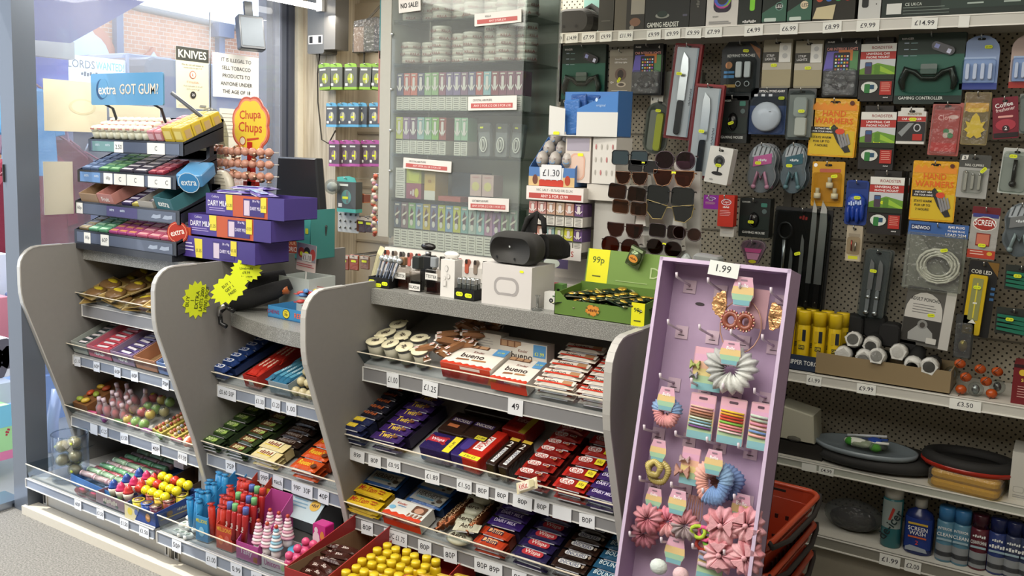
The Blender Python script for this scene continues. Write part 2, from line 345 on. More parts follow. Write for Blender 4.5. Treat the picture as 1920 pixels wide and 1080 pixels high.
def shelf(par,x0,x1,yf,zt,zb,yb=2.62,tilt=True,lip=.055,col='#85868a',out=.03,tickets=(),blank=None):
    a,b=x0+.01,x1-.01
    k=math.tan(math.radians(TA)) if tilt else 0
    u_=.010 if tilt else 0
    m=MB().prism([(yf+.004,zt-.012),(yb,zt-.012+k*(yb-yf)),(yb,zt-.001+u_+k*(yb-yf)),(yf+.004,zt-.001+u_)],a,b,'yz','#a9a8a6','matte').box(a,yf,zb,b,yf+.006,zt,col,'gloss').box(a,yf-.003,zb,b,yf+.002,zb+.003,'#dcdcd8','gloss').box(a,yf-.003,zt-.002,b,yf+.002,zt+.001,'#d4d4d2','gloss')
    m.box(a,yf-.004,zb,a+.002,yf+.002,zt,'#e8e8e6','gloss')
    s=m.build('shelf',par)
    if lip:
        l=MB().prism([(yf+.012,zt),(yf+.014,zt),(yf-out+.002,zt+lip),(yf-out,zt+lip)],a,b,'yz','#e9eef0','clear')
        l.box(a,yf-out-.001,zt+lip-.0015,b,yf-out+.003,zt+lip+.001,'#e6dcc8','gloss')  # opaque pale strip paints the bright line along the clear edge
        l.prism([(yf+.012,zt),(yf-out,zt+lip),(yf+.3,zt+lip)],a+.001,a+.003,'yz','#e2e8ea','clear')
        l.build('clear_lip',s)
    for px,w,txt,c in tickets:
        X=tx(px,yf,(zt+zb)/2)
        k=MB().at(Tr(X,yf-.004,(zt+zb)/2+random.uniform(-.003,.001))@Rt(random.uniform(-3,3),'Y')@FRM)
        h=(zt-zb)*.98
        k.q(-w/2,-h/2-.002,w/2,h/2,c or '#e3e6ea')
        if txt: k.t(txt,0,.001,h*.42,'#2c2c34',w*.8,rot=random.uniform(-4,4),bold=.6)
        k.build('price_ticket',s)
    return s
def tx(px,yf,z):  # X where image column px meets the line (Y=yf, Z=z)
    lo,hi=-4.5,1.5
    for _ in range(40):
        m_=(lo+hi)/2; v=Vector((m_,yf,z))-CC; u=960+F_PX*v.dot(CR)/v.dot(CF)
        if u<px: lo=m_
        else: hi=m_
    return (lo+hi)/2
u1=thing('sweet_counter','grey confectionery counter unit beside the window, under the chewing gum rack','counter',M=None)
u2=thing('sweet_counter','middle grey confectionery counter unit with the lower curved worktop','counter')
u3=thing('sweet_counter','grey confectionery counter unit under the headset box and perfume testers','counter')
divider(DX[0],u1);divider(DX[1],u1);divider(DX[2],u2);divider(DX[3],u3)
BL='#8790a0'; TK='#dfe4ee'
for u,a,b in ((u1,DX[0],DX[1]),(u2,DX[1],DX[2]),(u3,DX[2],DX[3])):
    MB().box(a+.01,2.62,.0,b-.01,2.64,1.03 if u is not u2 else .85,'#6f6862','matte').build('back_panel',u)
    MB().box(a+.01,1.97,0,b-.01,1.99,.125,'#d3cec4','matte').box(a+.015,1.965,.02,a+.04,1.971,.12,'#e2dfd8','matte').box(b-.04,1.965,.02,b-.015,1.971,.12,'#e2dfd8','matte').box(a+.022,1.962,.04,a+.025,1.966,.09,'#444','matte').box(a+.03,1.962,.04,a+.033,1.966,.09,'#444','matte').box(b-.028,1.962,.04,b-.025,1.966,.09,'#444','matte').build('plinth',u)
MB().box(DX[0]-.12,2.17,1.03,DX[1]-.01,2.66,1.078,'#8a8d92','wtop').build('worktop',u1)
MB().box(DX[2]+.01,2.20,1.028,DX[3]-.01,2.70,1.078,'#888','wtop').build('worktop',u3)
c=[(DX[1]+.01,2.66),(DX[1]+.01,2.23)]+[(DX[1]+.01+(DX[2]-DX[1]-.02)*i/10,2.23-.10*math.sin(math.pi*min(i/10,1)*.75)) for i in range(1,11)]+[(DX[2]-.01,2.66)]
MB().prism(c,.852,.905,'xy','#888','wtop').build('worktop',u2)
# unit 1 shelves
shelf(u1,DX[0],DX[1],2.16,.84,.79,tickets=())
shelf(u1,DX[0],DX[1],2.115,.632,.592,col=BL,tickets=((147,.045,'£1.10',TK),(183,.042,'60P',TK),(222,.042,'60P',TK),(254,.045,'60P',TK),(312,.04,'70P',TK)))
shelf(u1,DX[0],DX[1],2.10,.372,.330,col=BL,tickets=((178,.05,'',TK),(197,.045,'£1.25',TK),(235,.05,'£1.50',TK),(294,.05,'40P',TK),(344,.055,'£1.35',TK)))
shelf(u1,DX[0],DX[1],1.90,.161,.124,lip=.06,out=.0,tilt=False,col=BL,tickets=((148,.045,'60P',TK),(190,.045,'£1.50',TK),(235,.05,'£1.50',TK),(272,.055,'£1.50',TK)))
# unit 2 shelves
shelf(u2,DX[1],DX[2],2.168,.638,.595,col=BL,tickets=((427,.10,'£0.60 50P',TK),(489,.05,'£1.30',TK),(519,.045,'£1.20',TK),(548,.05,'1.00',TK)))
shelf(u2,DX[1],DX[2],2.119,.387,.342,col=BL,tickets=((434,.052,'75P',TK),(497,.045,'99P',TK),(523,.05,'each',TK),(568,.10,'99P  30P',TK),(608,.05,'40P',TK)))
shelf(u2,DX[1],DX[2],1.90,.161,.118,lip=.06,out=.0,tilt=False,col=BL,tickets=((333,.05,'50P',TK),(398,.055,'£1.00',TK),(445,.055,'0.99',TK),(483,.05,'£1.25',TK),(575,.05,'£1.25',TK)))
# unit 3 shelves
G3='#828284'
shelf(u3,DX[2],DX[3],2.165,.823,.776,col=G3,tickets=((738,.05,'£1.00',None),(808,.06,'£1.25',None),(968,.052,'49',None)))
shelf(u3,DX[2],DX[3],2.11,.562,.525,col=G3,tickets=((672,.06,'89P',None),(704,.052,'80P',None),(740,.055,'£0.95',None),(812,.055,'£1.89',None),(872,.055,'£1.50',None),(906,.045,'80P',None),(942,.045,'80P',None),(981,.065,'80P',None),(1017,.048,'80P',None),(1055,.06,'',None),(1102,.048,'80P',None)))
shelf(u3,DX[2],DX[3],2.11,.335,.292,col=G3,tickets=((690,.05,'80P',None),(743,.095,'TUC £1.75',None),(798,.052,'80P',None),(846,.05,'80P',None),(917,.10,'80P 89P',None),(975,.05,'80P',None),(1040,.05,'80P',None)))
shelf(u3,DX[2],DX[3],1.96,.161,.118,lip=0,tilt=False,col=G3)

def RT(yf,zt,a=None): return Tr(0,yf,zt)@Rt(TA if a is None else a,'X')@Tr(0,-yf,-zt)
def mark(): return set(o.name for o in bpy.data.objects)
def tilt_since(mk,yf,zt,a=None):
    R=RT(yf,zt,a)
    for o in [o for o in bpy.data.objects if o.name not in mk and o.parent is None]: o.matrix_basis=Tr(0,-.016,.0125)@R@o.matrix_basis
def onT(px,py,yf,zt,h=0,a=None):
    I=RT(yf,zt,a).inverted(); o=I@CC; d=I.to_3x3()@_ray(px,py); return o+d*((zt+h-o.z)/d.z)
# ================================================================ gondola behind the counters
GX0,GX1,GY=-2.05,.75,3.1
g=thing('wall_shelving','tall pegboard wall shelving with white price edges, hung with carded goods','shelving')
MB().box(GX0,3.42,.1,GX1,3.44,2.4,'#999','peg').build('back_panel',g)
for x in (-2.04,-.93,.0,.72): MB().box(x-.015,3.4,.05,x+.015,3.419,2.4,'#6e6a60','matte').build('upright',g)
for z in (1.62,1.25,.95): MB().box(GX0,3.415,z,GX1,3.422,z+.006,'#6b665a','matte').build('panel_joint',g)
def gshelf(z,zb,x0,x1,tk,yf=GY,col='#c5c4bc',dy=3.415,under='#8a857a'):
    s=MB().box(x0,yf+.006,z-.02,x1,dy,z,'#d2cfc4','matte').box(x0,yf,zb,x1,yf+.008,z,col,'gloss').box(x0,yf-.004,zb,x1,yf+.001,zb+.004,'#e8e6de','gloss').box(x0,yf-.003,z-.004,x1,yf+.001,z,'#e8e6de','gloss').build('shelf',g)
    for px,w,txt in tk:
        X=tx(px,yf,(z+zb)/2); h=(z-zb)
        k=MB().at(Tr(X,yf-.005,(z+zb)/2-.002)@Rt(random.uniform(-2,2),'Y')@FRM).q(-w/2,-h/2,w/2,h/2-.003,'#eef0ea')
        if txt: k.t(txt,0,.0,h*.4,'#30303a',w*.78,bold=.6)
        k.build('price_ticket',s)
    return s
gshelf(2.0,1.962,GX0,GX1,((1027,.05,'£27.99'),(1048,.04,'£7.99'),(1073,.055,'£14.99'),(1105,.06,'£7.99'),(1137,.05,'£9.99'),(1174,.06,'£11.99'),(1227,.055,'£9.99'),(1262,.06,'£9.99'),(1301,.06,'£9.99'),(1339,.062,'£7.99'),(1414,.065,'£4.99'),(1480,.06,'£6.99'),(1561,.06,'£8.99'),(1628,.07,'£9.99'),(1734,.075,'£14.99'),(1808,.03,'')))
gshelf(.812,.775,GX0,GX1,((1527,.05,'£1.99'),(1625,.06,'£9.99'),(1810,.09,'£3.50')))
gshelf(.50,.47,-1.2,GX1,((1518,.05,''),(1550,.05,'£4.99')),col='#aeb2a8')
gshelf(.247,.205,-1.2,GX1,((1669,.065,'£1.99'),(1712,.05,'£2.00')),col='#8b897f')
MB().box(-1.2,3.14,0,GX1,3.16,.2,'#a59f8f','matte').build('base_plinth',g)
HOOKS=[]
def sticker(m,u,v,rot=0,w=.022,h=.011,txt='',y=0):
    m.at(Tr(0,y,0)@FRM@Tr(u,v,0)@Rt(rot,'Z')); m.n=.001; m.pl(rr(w,h,h*.4,2),'#e4f02a','card').t(txt or '£5.99',0,0,h*.45,'#6a7a20',w*.7,bold=0)
def HB(x0,y0,x1,y1,Y=3.22):
    """box in metres on the plane Y from its edges in the picture"""
    xc,yc=(x0+x1)/2,(y0+y1)/2
    a=aY(x0,yc,Y);b=aY(x1,yc,Y);c=aY(xc,y0,Y);d=aY(xc,y1,Y)
    return (a.x+b.x)/2,d.z,abs(b.x-a.x),abs(c.z-d.z)
def hung(name,label,cat,box,draw,Y=3.22,tilt=0,card='#222',r=.004,th=.004,fin='card',stk=None,poly=None,hook=True,n=1,slot=True,body='backing_card',dy=.02):
    x,z,w,h=HB(*box,Y)
    t=thing(name,label,cat,M=Tr(x,Y,z)@Tr(0,0,h)@Rt(tilt,'Y')@Tr(0,0,-h))
    P=poly(w,h) if poly else [(a,b+h/2) for a,b in rr(w,h,r,3)]
    m=MB(); m.prism(P,0,th,'xz',card,fin)
    m.front(0); 
    if slot: m.pl(rr(w*.22,.008,.004,2,0,h-.012),'#0e0e0e')
    draw(m,w,h,t); m.build(body,t)
    if stk:
        k=MB(); sticker(k,(stk[0]-.5)*w,stk[1]*h,stk[2] if len(stk)>2 else 0,y=-(stk[3] if len(stk)>3 else .002)); k.build('price_sticker',t)
    if hook: HOOKS.append((x,z+h-.012,Y))
    for i in range(1,n):
        dup(t,Tr(x+random.uniform(-.004,.004),Y+dy*i,z)@Tr(0,0,h)@Rt(tilt+random.uniform(-1,1),'Y')@Tr(0,0,-h),' '.join(label.split(',')[0].split()[:9])+' '+(('hung behind it','third on its hook','last on its hook')[i-1]))
    return t
def txts(m,items):
    for it in items: m.t(*it[:5],**(it[5] if len(it)>5 else {}))
def d_roadster(m,w,h,t):
    m.q(-w/2,h*.78,w/2,h*.90,'#e6e6e0').t('ROADSTER',w*.1,h*.84,h*.045,'#8c1c1c',w*.6)
    m.q(-w/2,h*.66,w/2,h*.775,'#b3332e').t('UNIVERSAL CAR',0,h*.745,h*.035,'#fff',w*.85).t('PHONE MOUNT',0,h*.69,h*.035,'#fff',w*.8)
    m.q(-w/2,h*.42,w/2,h*.66,'#c9ced2').pl([(-w/2,h*.42),(w/2,h*.42),(w/2,h*.54),(0,h*.60),(-w/2,h*.5)],'#6b9b35').pl([(-w*.1,h*.5),(w*.5,h*.40),(w*.5,h*.44),(0,h*.58)],'#9ac43c').pl(rr(w*.2,h*.19,.003,2,-w*.25,h*.52),'#4c3b4e').q(-w*.33,h*.55,-w*.17,h*.60,'#3b5b8d').pl(rr(w*.16,h*.15,.003,2,0,h*.5),'#5a8a2c')
    m.q(-w/2,h*.34,w/2,h*.42,'#1c2a1c').el(-w*.18,h*.22,w*.24,h*.09,'#d8ddd6').pl(rr(w*.16,h*.14,.003,2,-w*.24,h*.2),'#2f7a3c').q(-w*.16,h*.19,-w*.04,h*.26,'#26506e')
    m.q(w*.12,h*.10,w*.45,h*.31,'#b32c24').lines(w*.16,w*.41,h*.28,h*.03,5,h*.008,'#e8b0a0').t('*6',w*.3,h*.06,h*.018,'#ddd',w*.25)
def p_tab(w,h): return [(-w/2,0),(w/2,0),(w/2,h*.9),(w*.4,h*.905),(w*.4,h),(-w*.4,h),(-w*.4,h*.905),(-w/2,h*.9)]
def rd(i,box,lab,**k): return hung('phone_mount_pack',lab,'phone mount',box,d_roadster,card='#23201f',poly=p_tab,th=.045,body='carton',**k)
rd(0,(1000,80,1048,190),'car phone mount carton seen through the clear vape cabinet door')
rd(1,(1612,70,1678,190),'car phone mount carton in the top row, beside the large gaming controller pack',stk=(.55,.38,20))
rd(2,(1612,198,1678,318),'car phone mount carton in the second row, under another one like it',stk=(.5,.42,-15))
rd(3,(1629,320,1693,440),'car phone mount carton in the third row, beside the blue gloves',stk=(.45,.5,0),n=3,dy=.047)
def d_ctrl(m,w,h,t):
    m.q(-w/2+.002,h*.12,w/2-.002,h*.6,'#1d5a4e').q(-w/2+.002,h*.35,w/2-.002,h*.8,'#2b6152').q(-w/2+.002,h*.7,w/2-.002,h*.99,'#2a3a34')
    m.t('GAMING CONTROLLER',-w*.1,h*.085,h*.045,'#e8ece8',w*.66).tl('RANGER',-w*.44,h*.93,h*.03,'#ddd',w*.18)
    for i in range(3): m.q(-w*.4,h*(.86-.09*i),-w*.33,h*(.875-.09*i),'#9ab').q(-w*.3,h*(.86-.09*i),-w*.2,h*(.87-.09*i),'#8aa')
    c=MB(); c.at(Tr(0,-.012,h*.36)).tube([(-w*.36,0,-h*.16),(-w*.39,0,-h*.05),(-w*.33,0,.03),(-w*.2,-.004,.02),(-w*.1,0,0),(w*.1,0,0),(w*.2,-.004,.02),(w*.33,0,.03),(w*.39,0,-h*.05),(w*.36,0,-h*.16)],[.006,.012,.013,.009,.007,.007,.009,.013,.012,.006],'#1c2422','gloss',8)
    c.prism(rr(w*.24,h*.14,.004,2,0,.03),-.006,.004,'xz','#5a6a66','gloss'); c.build('controller',t)
    b=MB(); b.prism(rr(w*.86,h*.34,.03,3,0,h*.32),-.03,0,'xz','#dfe9e6','clear',bev=.006); b.build('blister',t)
    k=MB(); k.at(Tr(w*.18,-.004,h*.78)@Rt(22,'Y')); k.prism(rr(w*.36,h*.12,.018,3),-.006,0,'xz','#1c2030','gloss').front(-.0).at(Tr(w*.18,-.011,h*.78)@Rt(22,'Y')@FRM).q(-w*.13,-h*.03,-w*.06,h*.03,'#aab4ee').q(w*.07,-h*.04,w*.13,h*.02,'#dfe4ff'); k.build('controller_print',t)
hung('game_controller_pack','large dark teal gaming controller pack with a clear shell, widest in the top row','game controller',(1680,62,1808,195),d_ctrl,card='#1f2e2a',th=.02)
hung('game_controller_pack','dark teal controller pack hanging above the blue and white tissue carton','game controller',(1053,84,1135,200),d_ctrl,card='#1f2e2a',th=.02)
def d_led(m,w,h,t):
    m.q(-w/2,h*.85,w/2,h,'#9a968a').t('Sound Reactive',0,h*.79,h*.035,'#ddd',w*.8).t('LED Strip Lights',0,h*.71,h*.045,'#fff',w*.9).el(0,h*.45,w*.24,h*.14,'#6a5a52').el(0,h*.45,w*.13,h*.1,'#3a3432').el(w*.05,h*.22,w*.2,h*.06,'#c9c0b0').el(w*.05,h*.22,w*.13,h*.035,'#59514a')
    m.t('G+',-w*.34,h*.27,h*.05,'#eee').lines(-w*.35,w*.4,h*.08,h*.035,2,h*.012,'#cfcabd')
hung('strip_light_pack','narrow taupe LED strip light box between two darker packs','strip light',(1142,93,1186,177),d_led,card='#8b8578',th=.03,stk=(.45,.32,60,.002),body='carton')
def d_car(m,w,h,t):
    m.tl('PHASE',-w*.42,h*.94,h*.03,'#fff').t('4',w*.36,h*.93,h*.06,'#ddd').t('CAR INTERIOR LIGHTS',0,h*.82,h*.05,'#f0a8a0',w*.86)
    m.pl([(-w*.5,h*.45),(-w*.1,h*.45),(-w*.1,h*.78),(-w*.42,h*.78)],'#6a62b8').pl([(w*.1,h*.45),(w*.45,h*.45),(w*.45,h*.78),(w*.1,h*.78)],'#5a8d5c').pl([(-w*.1,h*.62),(w*.3,h*.62),(w*.3,h*.8),(-w*.1,h*.8)],'#c9783c').pl(rr(w*.46,h*.36,.004,2,0,h*.58),'#2b2f33')
    for i in range(5):
        for j in range(5): m.n-=.00025*(i+j>0); m.q(-w*.18+i*w*.08,h*.46+j*h*.055,-w*.13+i*w*.08,h*.49+j*h*.055,('#e87a3c','#7ac4e8','#f0f0f0','#d8c84c','#a05ad0')[(i*2+j)%5])
    for i in range(5): m.el(-w*.36+i*w*.18,h*.2,w*.05,w*.05,'#999',n=8)
    b=MB(); b.prism(rr(w*.9,h*.46,.012,3,0,h*.25),-.022,0,'xz','#dfe4e6','film',bev=.004); b.build('blister',t)
    c=MB(); c.tube([(w*.3*math.cos(a*.7)*(1-.02*a),-.008-.0015*(a%3),h*.26+h*.13*math.sin(a*.7)) for a in range(27)],.0022,'#17181a','rubber',5).build('cable',t)
hung('car_light_pack','black car interior lights pack beside the taupe LED strip box','car light',(1186,82,1242,178),d_car,card='#17181a',n=2)
hung('car_light_pack','black car interior lights pack beside a white and red phone mount carton','car light',(1544,72,1611,182),d_car,card='#17181a',n=2)
def knife(m,L,col='#d8dcde',hc='#1a1a1c',y=-.01,w=.018,x=0,z=0,hl=.42,curve=0):
    """blade up, handle down; L overall length"""
    hh=L*hl; b=[(x-w/2,z+hh),(x+w/2,z+hh),(x+w/2,z+L*.8),(x+w*.3,z+L*.93),(x-w*.35,z+L),(x-w/2,z+L*.9)]
    m.prism(b,y-.0012,y+.0012,'xz',col,'metal'); m.prism(rr(w*.75,hh,w*.3,3,x,z+hh/2),y-.006,y+.006,'xz',hc,'gloss',bev=.002)
    return m
def d_kbox(m,w,h,t):
    m.q(-w*.40,h*.03,w*.40,h*.96,'#c9cfd4').q(w*.34,h*.03,w*.40,h*.96,'#9fb0bc').t('*12',w*.30,h*.45,w*.07,'#6a7078',h*.5,rot=90)
    k=MB(); knife(k,h*.86,w=w*.28,z=h*.05,hc='#2a2c30'); k.build('knife',t)
    b=MB(); b.prism(rr(w*.88,h*.97,.006,2,0,h*.49),-.028,0,'xz','#eef2f4','clear',bev=.003); b.build('blister',t)
hung('kitchen_knife_pack','long red-edged boxed kitchen knife hanging at a slant, the higher of two','knife',(1262,82,1313,262),d_kbox,card='#8d3034',tilt=5,th=.02,stk=(.4,.68,0,.03),body='red_frame',Y=3.16)
hung('kitchen_knife_pack','long red-edged boxed kitchen knife hanging at a slant, the lower of two','knife',(1300,158,1354,335),d_kbox,card='#8d3034',tilt=4,th=.02,stk=(.5,.5,0,.03),body='red_frame',Y=3.14)
def p_oct(w,h): return [(-w*.32,0),(w*.32,0),(w/2,h*.14),(w*.5,h*.86),(w*.34,h),(-w*.34,h),(-w*.5,h*.86),(-w/2,h*.14)]
def d_key(m,w,h,t):
    m.t('KEYRING TORCHES',0,h*.76,h*.05,'#d8dcd8',w*.7).pl([(w*.2,h*.97),(w*.48,h*.86),(w*.48,h*.7)],'#8a5a34').el(-w*.3,h*.6,w*.09,w*.09,'#c98a5a').q(-w*.42,h*.38,-w*.15,h*.43,'#4c8cc4').q(-w*.42,h*.46,-w*.15,h*.5,'#4c8cc4').q(-w*.4,h*.22,-w*.1,h*.27,'#b38c3c')
    for x in (0,w*.22):
        k=MB().prism(rr(w*.15,h*.27,.004,2,x-w*.02,h*.52),-.016,-.003,'xz','#dadfe2','gloss',bev=.002); k.tube([(x-w*.02+.009*math.cos(a*.6),-.009,h*.28+.009*math.sin(a*.6)) for a in range(11)],.0016,'#c9ccd0','metal',5,True); k.build('torch',t)
    MB().prism(rr(w*.72,h*.62,.02,3,w*.06,h*.43),-.024,0,'xz','#e4e9ea','clear',bev=.004).build('blister',t)
hung('keyring_torch_pack','eight-sided black keyring torch card with two white torches','torch',(1352,78,1425,188),d_key,card='#20262a',poly=p_oct,stk=(.62,.84,-5))
def d_tan(m,w,h,t):
    m.q(-w/2,h*.04,w/2,h*.38,'#a39a7c').q(-w/2,h*.38,w/2,h*.52,'#b5b1a4').q(-w/2,h*.53,w*.05,h*.74,'#35352f').t('STRIP',-w*.24,h*.67,h*.05,'#ddd',w*.4).t('LIGHTS',-w*.24,h*.6,h*.05,'#ddd',w*.4).q(w*.06,h*.53,w*.46,h*.92,'#e2e3de').el(w*.26,h*.82,w*.09,w*.09,'#bfc2c2').el(w*.26,h*.66,w*.09,w*.09,'#bfc2c2')
hung('strip_light_pack','taupe and white strip light carton in the top row beside the keyring torches','strip light',(1430,74,1484,165),d_tan,card='#97927f',th=.04,stk=(.4,.47,0),body='carton')
hung('strip_light_pack','taupe and white strip light carton in the top row beside the car interior lights','strip light',(1490,76,1542,165),d_tan,card='#97927f',th=.04,stk=(.5,.42,0),body='carton')
def p_dome(w,h): return [(-w/2,0),(w/2,0)]+[(w/2*math.cos(math.pi*i/8),h-w*.45+w*.45*math.sin(math.pi*i/8)) for i in range(9)]
def d_tb(c1,c2):
    def f(m,w,h,t):
        m.q(-w/2,0,w/2,h*.12,c2).q(-w*.42,h*.13,w*.42,h*.6,'#a9bfe0')
        for i in range(4):
            MB().prism(rr(w*.1,h*.3,.004,2,-w*.3+i*w*.2,h*.33),-.016,-.004,'xz','#eef2fa','gloss',bev=.002).build('battery_light',t)
        MB().prism(rr(w*.9,h*.46,.01,3,0,h*.33),-.02,0,'xz','#e8eef8','clear',bev=.004).build('blister',t)
    return f
hung('air_freshener_card','pale blue arched card with four white sticks, beside the large controller pack','air freshener',(1802,66,1873,168),d_tb('#8aa','#3c4c96'),card='#8fa4cc',poly=p_dome,stk=(.7,.78,0))
hung('air_freshener_card','pale arched card with a red foot and white sticks, last of the top row','air freshener',(1895,64,1960,165),d_tb('#caa','#a8352c'),card='#b8a49c',poly=p_dome)
def d_mouse(m,w,h,t):
    m.tl('RANGER',-w*.42,h*.9,h*.04,'#cfd4d0').t('GAMING MOUSE',0,h*.12,h*.06,'#dfe3df',w*.75).pl(rr(w*.2,h*.1,.003,2,w*.3,h*.84),'#3c7a6c').el(w*.32,h*.68,w*.08,w*.08,'#566').q(-w/2+.002,h*.2,w/2-.002,h*.55,'#16241f')
    MB().ball((0,-.004,h*.45),(w*.18,.014,h*.2),'#0c0d0e','gloss').ball((0,-.016,h*.5),(.002,.003,h*.05),'#444','gloss',6,4).build('mouse',t)
hung('mouse_pack','black gaming mouse box beside the white smoke alarm','mouse',(1347,180,1402,268),d_mouse,card='#1a1e1d',th=.05,stk=(.5,.42,20,.02),body='carton')
hung('mouse_pack','black gaming mouse box above the pink earphone case','mouse',(1386,372,1443,445),d_mouse,card='#1a201e',th=.05,stk=(.45,.4,0,.02),body='carton')
def d_smoke(m,w,h,t):
    m.q(-w*.5,0,w*.5,h*.62,'#30446e').t('OPTICAL SMOKE ALARM',w*.08,h*.93,h*.05,'#fff',w*.7)
    for i in range(3): m.q(-w*.4+i*w*.2,h*.82,-w*.3+i*w*.2,h*.87,'#cfd4dc')
    MB().at(Tr(0,-.004,h*.38)@Rt(90,'X')).lathe([(w*.40,0),(w*.40,.016),(w*.36,.024),(w*.1,.027),(.001,.027)],24,'#dfe2e6','gloss').at().box(w*.1,-.033,h*.48,w*.16,-.03,h*.49,'#777').build('alarm',t)
    MB().prism(rr(w*.96,h*.8,.02,3,0,h*.41),-.034,0,'xz','#e8eef4','clear',bev=.005).build('blister',t)
hung('smoke_alarm_pack','round white smoke alarm in a blister on a navy card','smoke alarm',(1406,165,1474,252),d_smoke,card='#1c2430',n=2,dy=.04,stk=(.86,.78,0,.004))
def d_bell(m,w,h,t):
    m.q(-w*.45,h*.05,w*.45,h*.88,'#8f9390')
    MB().prism(rr(w*.42,h*.36,.006,2,w*.05,h*.25),-.022,-.002,'xz','#dcdad2','gloss',bev=.004).build('doorbell',t); MB().prism(rr(w*.5,h*.4,.012,2,0,h*.63),-.02,-.002,'xz','#b5bab8','gloss',bev=.004).build('chime',t)
    MB().prism(rr(w*.95,h*.95,.014,3,0,h*.48),-.032,0,'xz','#e4eaea','clear',bev=.005).build('blister',t)
hung('doorbell_pack','clear shell holding a small white doorbell beside the smoke alarm','doorbell',(1476,166,1528,262),d_bell,card='#55585a',stk=(.6,.55,0,.033))
def d_warm(m,w,h,t):
    m.q(-w*.47,h*.03,w*.47,h*.45,'#d8b828').pl([(-w*.47,h*.8)]+[(-w*.47+w*.94*i/12,h*(.88+(.06 if i%2 else .0))) for i in range(13)]+[(w*.47,h*.8)],'#e8902c')
    m.t('HAND',0,h*.745,h*.1,'#e46a20',w*.5).t('WARMERS',0,h*.62,h*.1,'#e46a20',w*.85).q(-w*.47,h*.40,w*.1,h*.51,'#23201c').t('INSTANT HEAT',-w*.2,h*.48,h*.03,'#fff',w*.45).t('FOR YOUR HANDS',-w*.2,h*.43,h*.03,'#fff',w*.45)
    m.t('STAYS WARM',-w*.22,h*.33,h*.04,'#222',w*.4).t('FOR UP TO',-w*.22,h*.26,h*.04,'#222',w*.35).t('7 HOURS',-w*.22,h*.19,h*.04,'#222',w*.3)
    m.pl([(-w*.05,h*.5),(w*.02,h*.56),(w*.1,h*.5),(w*.3,h*.28),(w*.42,h*.1),(w*.3,h*.08),(w*.12,h*.25)],'#2c2c2c')
    for i in range(4): m.pl([(w*(.08+.07*i),h*(.42-.01*i)),(w*(.12+.07*i),h*(.44-.01*i)),(w*(.25+.05*i),h*(.18+.02*i)),(w*(.21+.05*i),h*(.15+.02*i))],'#8d8d90')
    m.el(w*.16,h*.44,w*.1,h*.05,'#d84c30').el(w*.36,h*.93,w*.05,w*.05,'#5a2a1a')
hung('hand_warmer_pack','yellow and orange hand warmer bag in the second row, above the yellow bottle stopper card','hand warmer',(1520,185,1608,294),d_warm,card='#e0a51e',th=.01,fin='wrap',tilt=1.5,stk=(.5,.5),n=2,body='bag')
hung('hand_warmer_pack','yellow and orange hand warmer bag hanging directly above the coiled white lead','hand warmer',(1709,302,1794,415),d_warm,card='#e0a51e',th=.01,fin='wrap',tilt=.5,stk=(.6,.5),n=2,body='bag')
def d_rs(m,w,h,t):
    m.t('ROADSTER',w*.1,h*.83,h*.06,'#8c6c2c',w*.5).q(-w/2,h*.62,w/2,h*.76,'#b3332e').t('CAR CHARGER',0,h*.69,h*.06,'#fff',w*.7).q(-w/2,h*.08,w/2,h*.61,'#2a2a2c').pl([(-w*.45,h*.3),(-w*.1,h*.58),(w*.1,h*.58),(-w*.3,h*.2)],'#8d9294').el(w*.22,h*.45,w*.13,w*.15,'#c9ccd0').el(w*.22,h*.45,w*.09,w*.11,'#222').q(w*.08,h*.1,w*.42,h*.28,'#b32c24')
hung('car_charger_pack','small white and red car charger box between the phone mount and red air freshener','car charger',(1682,202,1735,270),d_rs,card='#dcdcd6',poly=p_tab,th=.035,stk=(.55,.68),body='carton')
def d_clover(m,w,h,t):
    m.q(-w*.42,h*.06,w*.42,h*.86,'#a83a34').t('Clover',w*.02,h*.72,h*.1,'#e8c8c0',w*.6,rot=6).el(w*.22,h*.73,w*.16,h*.04,'#dfe0dc')
    for a in range(4): m.el(w*.1+w*.1*math.cos(a*1.57+.8),h*.42+w*.1*math.sin(a*1.57+.8),w*.1,w*.1,'#2a9a5c' if a%2 else '#c9d8cc',n=10)
    m.q(-w*.42,h*.08,w*.42,h*.24,'#c0281f')
    MB().prism(rr(w*.9,h*.94,.01,3,0,h*.48),-.014,0,'xz','#f4e0de','film',bev=.004).build('blister',t)
hung('air_freshener_card','red card with a green clover under clear film','air freshener',(1746,192,1804,292),d_clover,card='#b06660',tilt=2)
def d_leaf(m,w,h,t):
    m.q(-w*.44,h*.8,w*.44,h*.98,'#6e5a34').q(-w*.44,h*.64,w*.44,h*.8,'#d8a820').pl(rr(w*.7,h*.08,.006,2,0,h*.66),'#e8c83c')
    L=[(0,.2),(.12,.14),(.3,.18),(.26,.26),(.42,.32),(.3,.38),(.4,.5),(.22,.47),(.14,.6),(0,.68)]
    P=[(a*w*.95,b*h*.9) for a,b in L]+[(-a*w*.95,b*h*.9) for a,b in L[-2:0:-1]]
    MB().prism(P,-.008,-.001,'xz','#e6cf1c','gloss').build('leaf',t)
    MB().prism(rr(w*.98,h*.99,.003,2,0,h*.5),-.013,0,'xz','#f4f0e0','film',bev=.003).build('film_bag',t)
hung('air_freshener_card','yellow leaf shaped air freshener in a clear bag','air freshener',(1806,173,1856,272),d_leaf,card='#a39876',tilt=1)
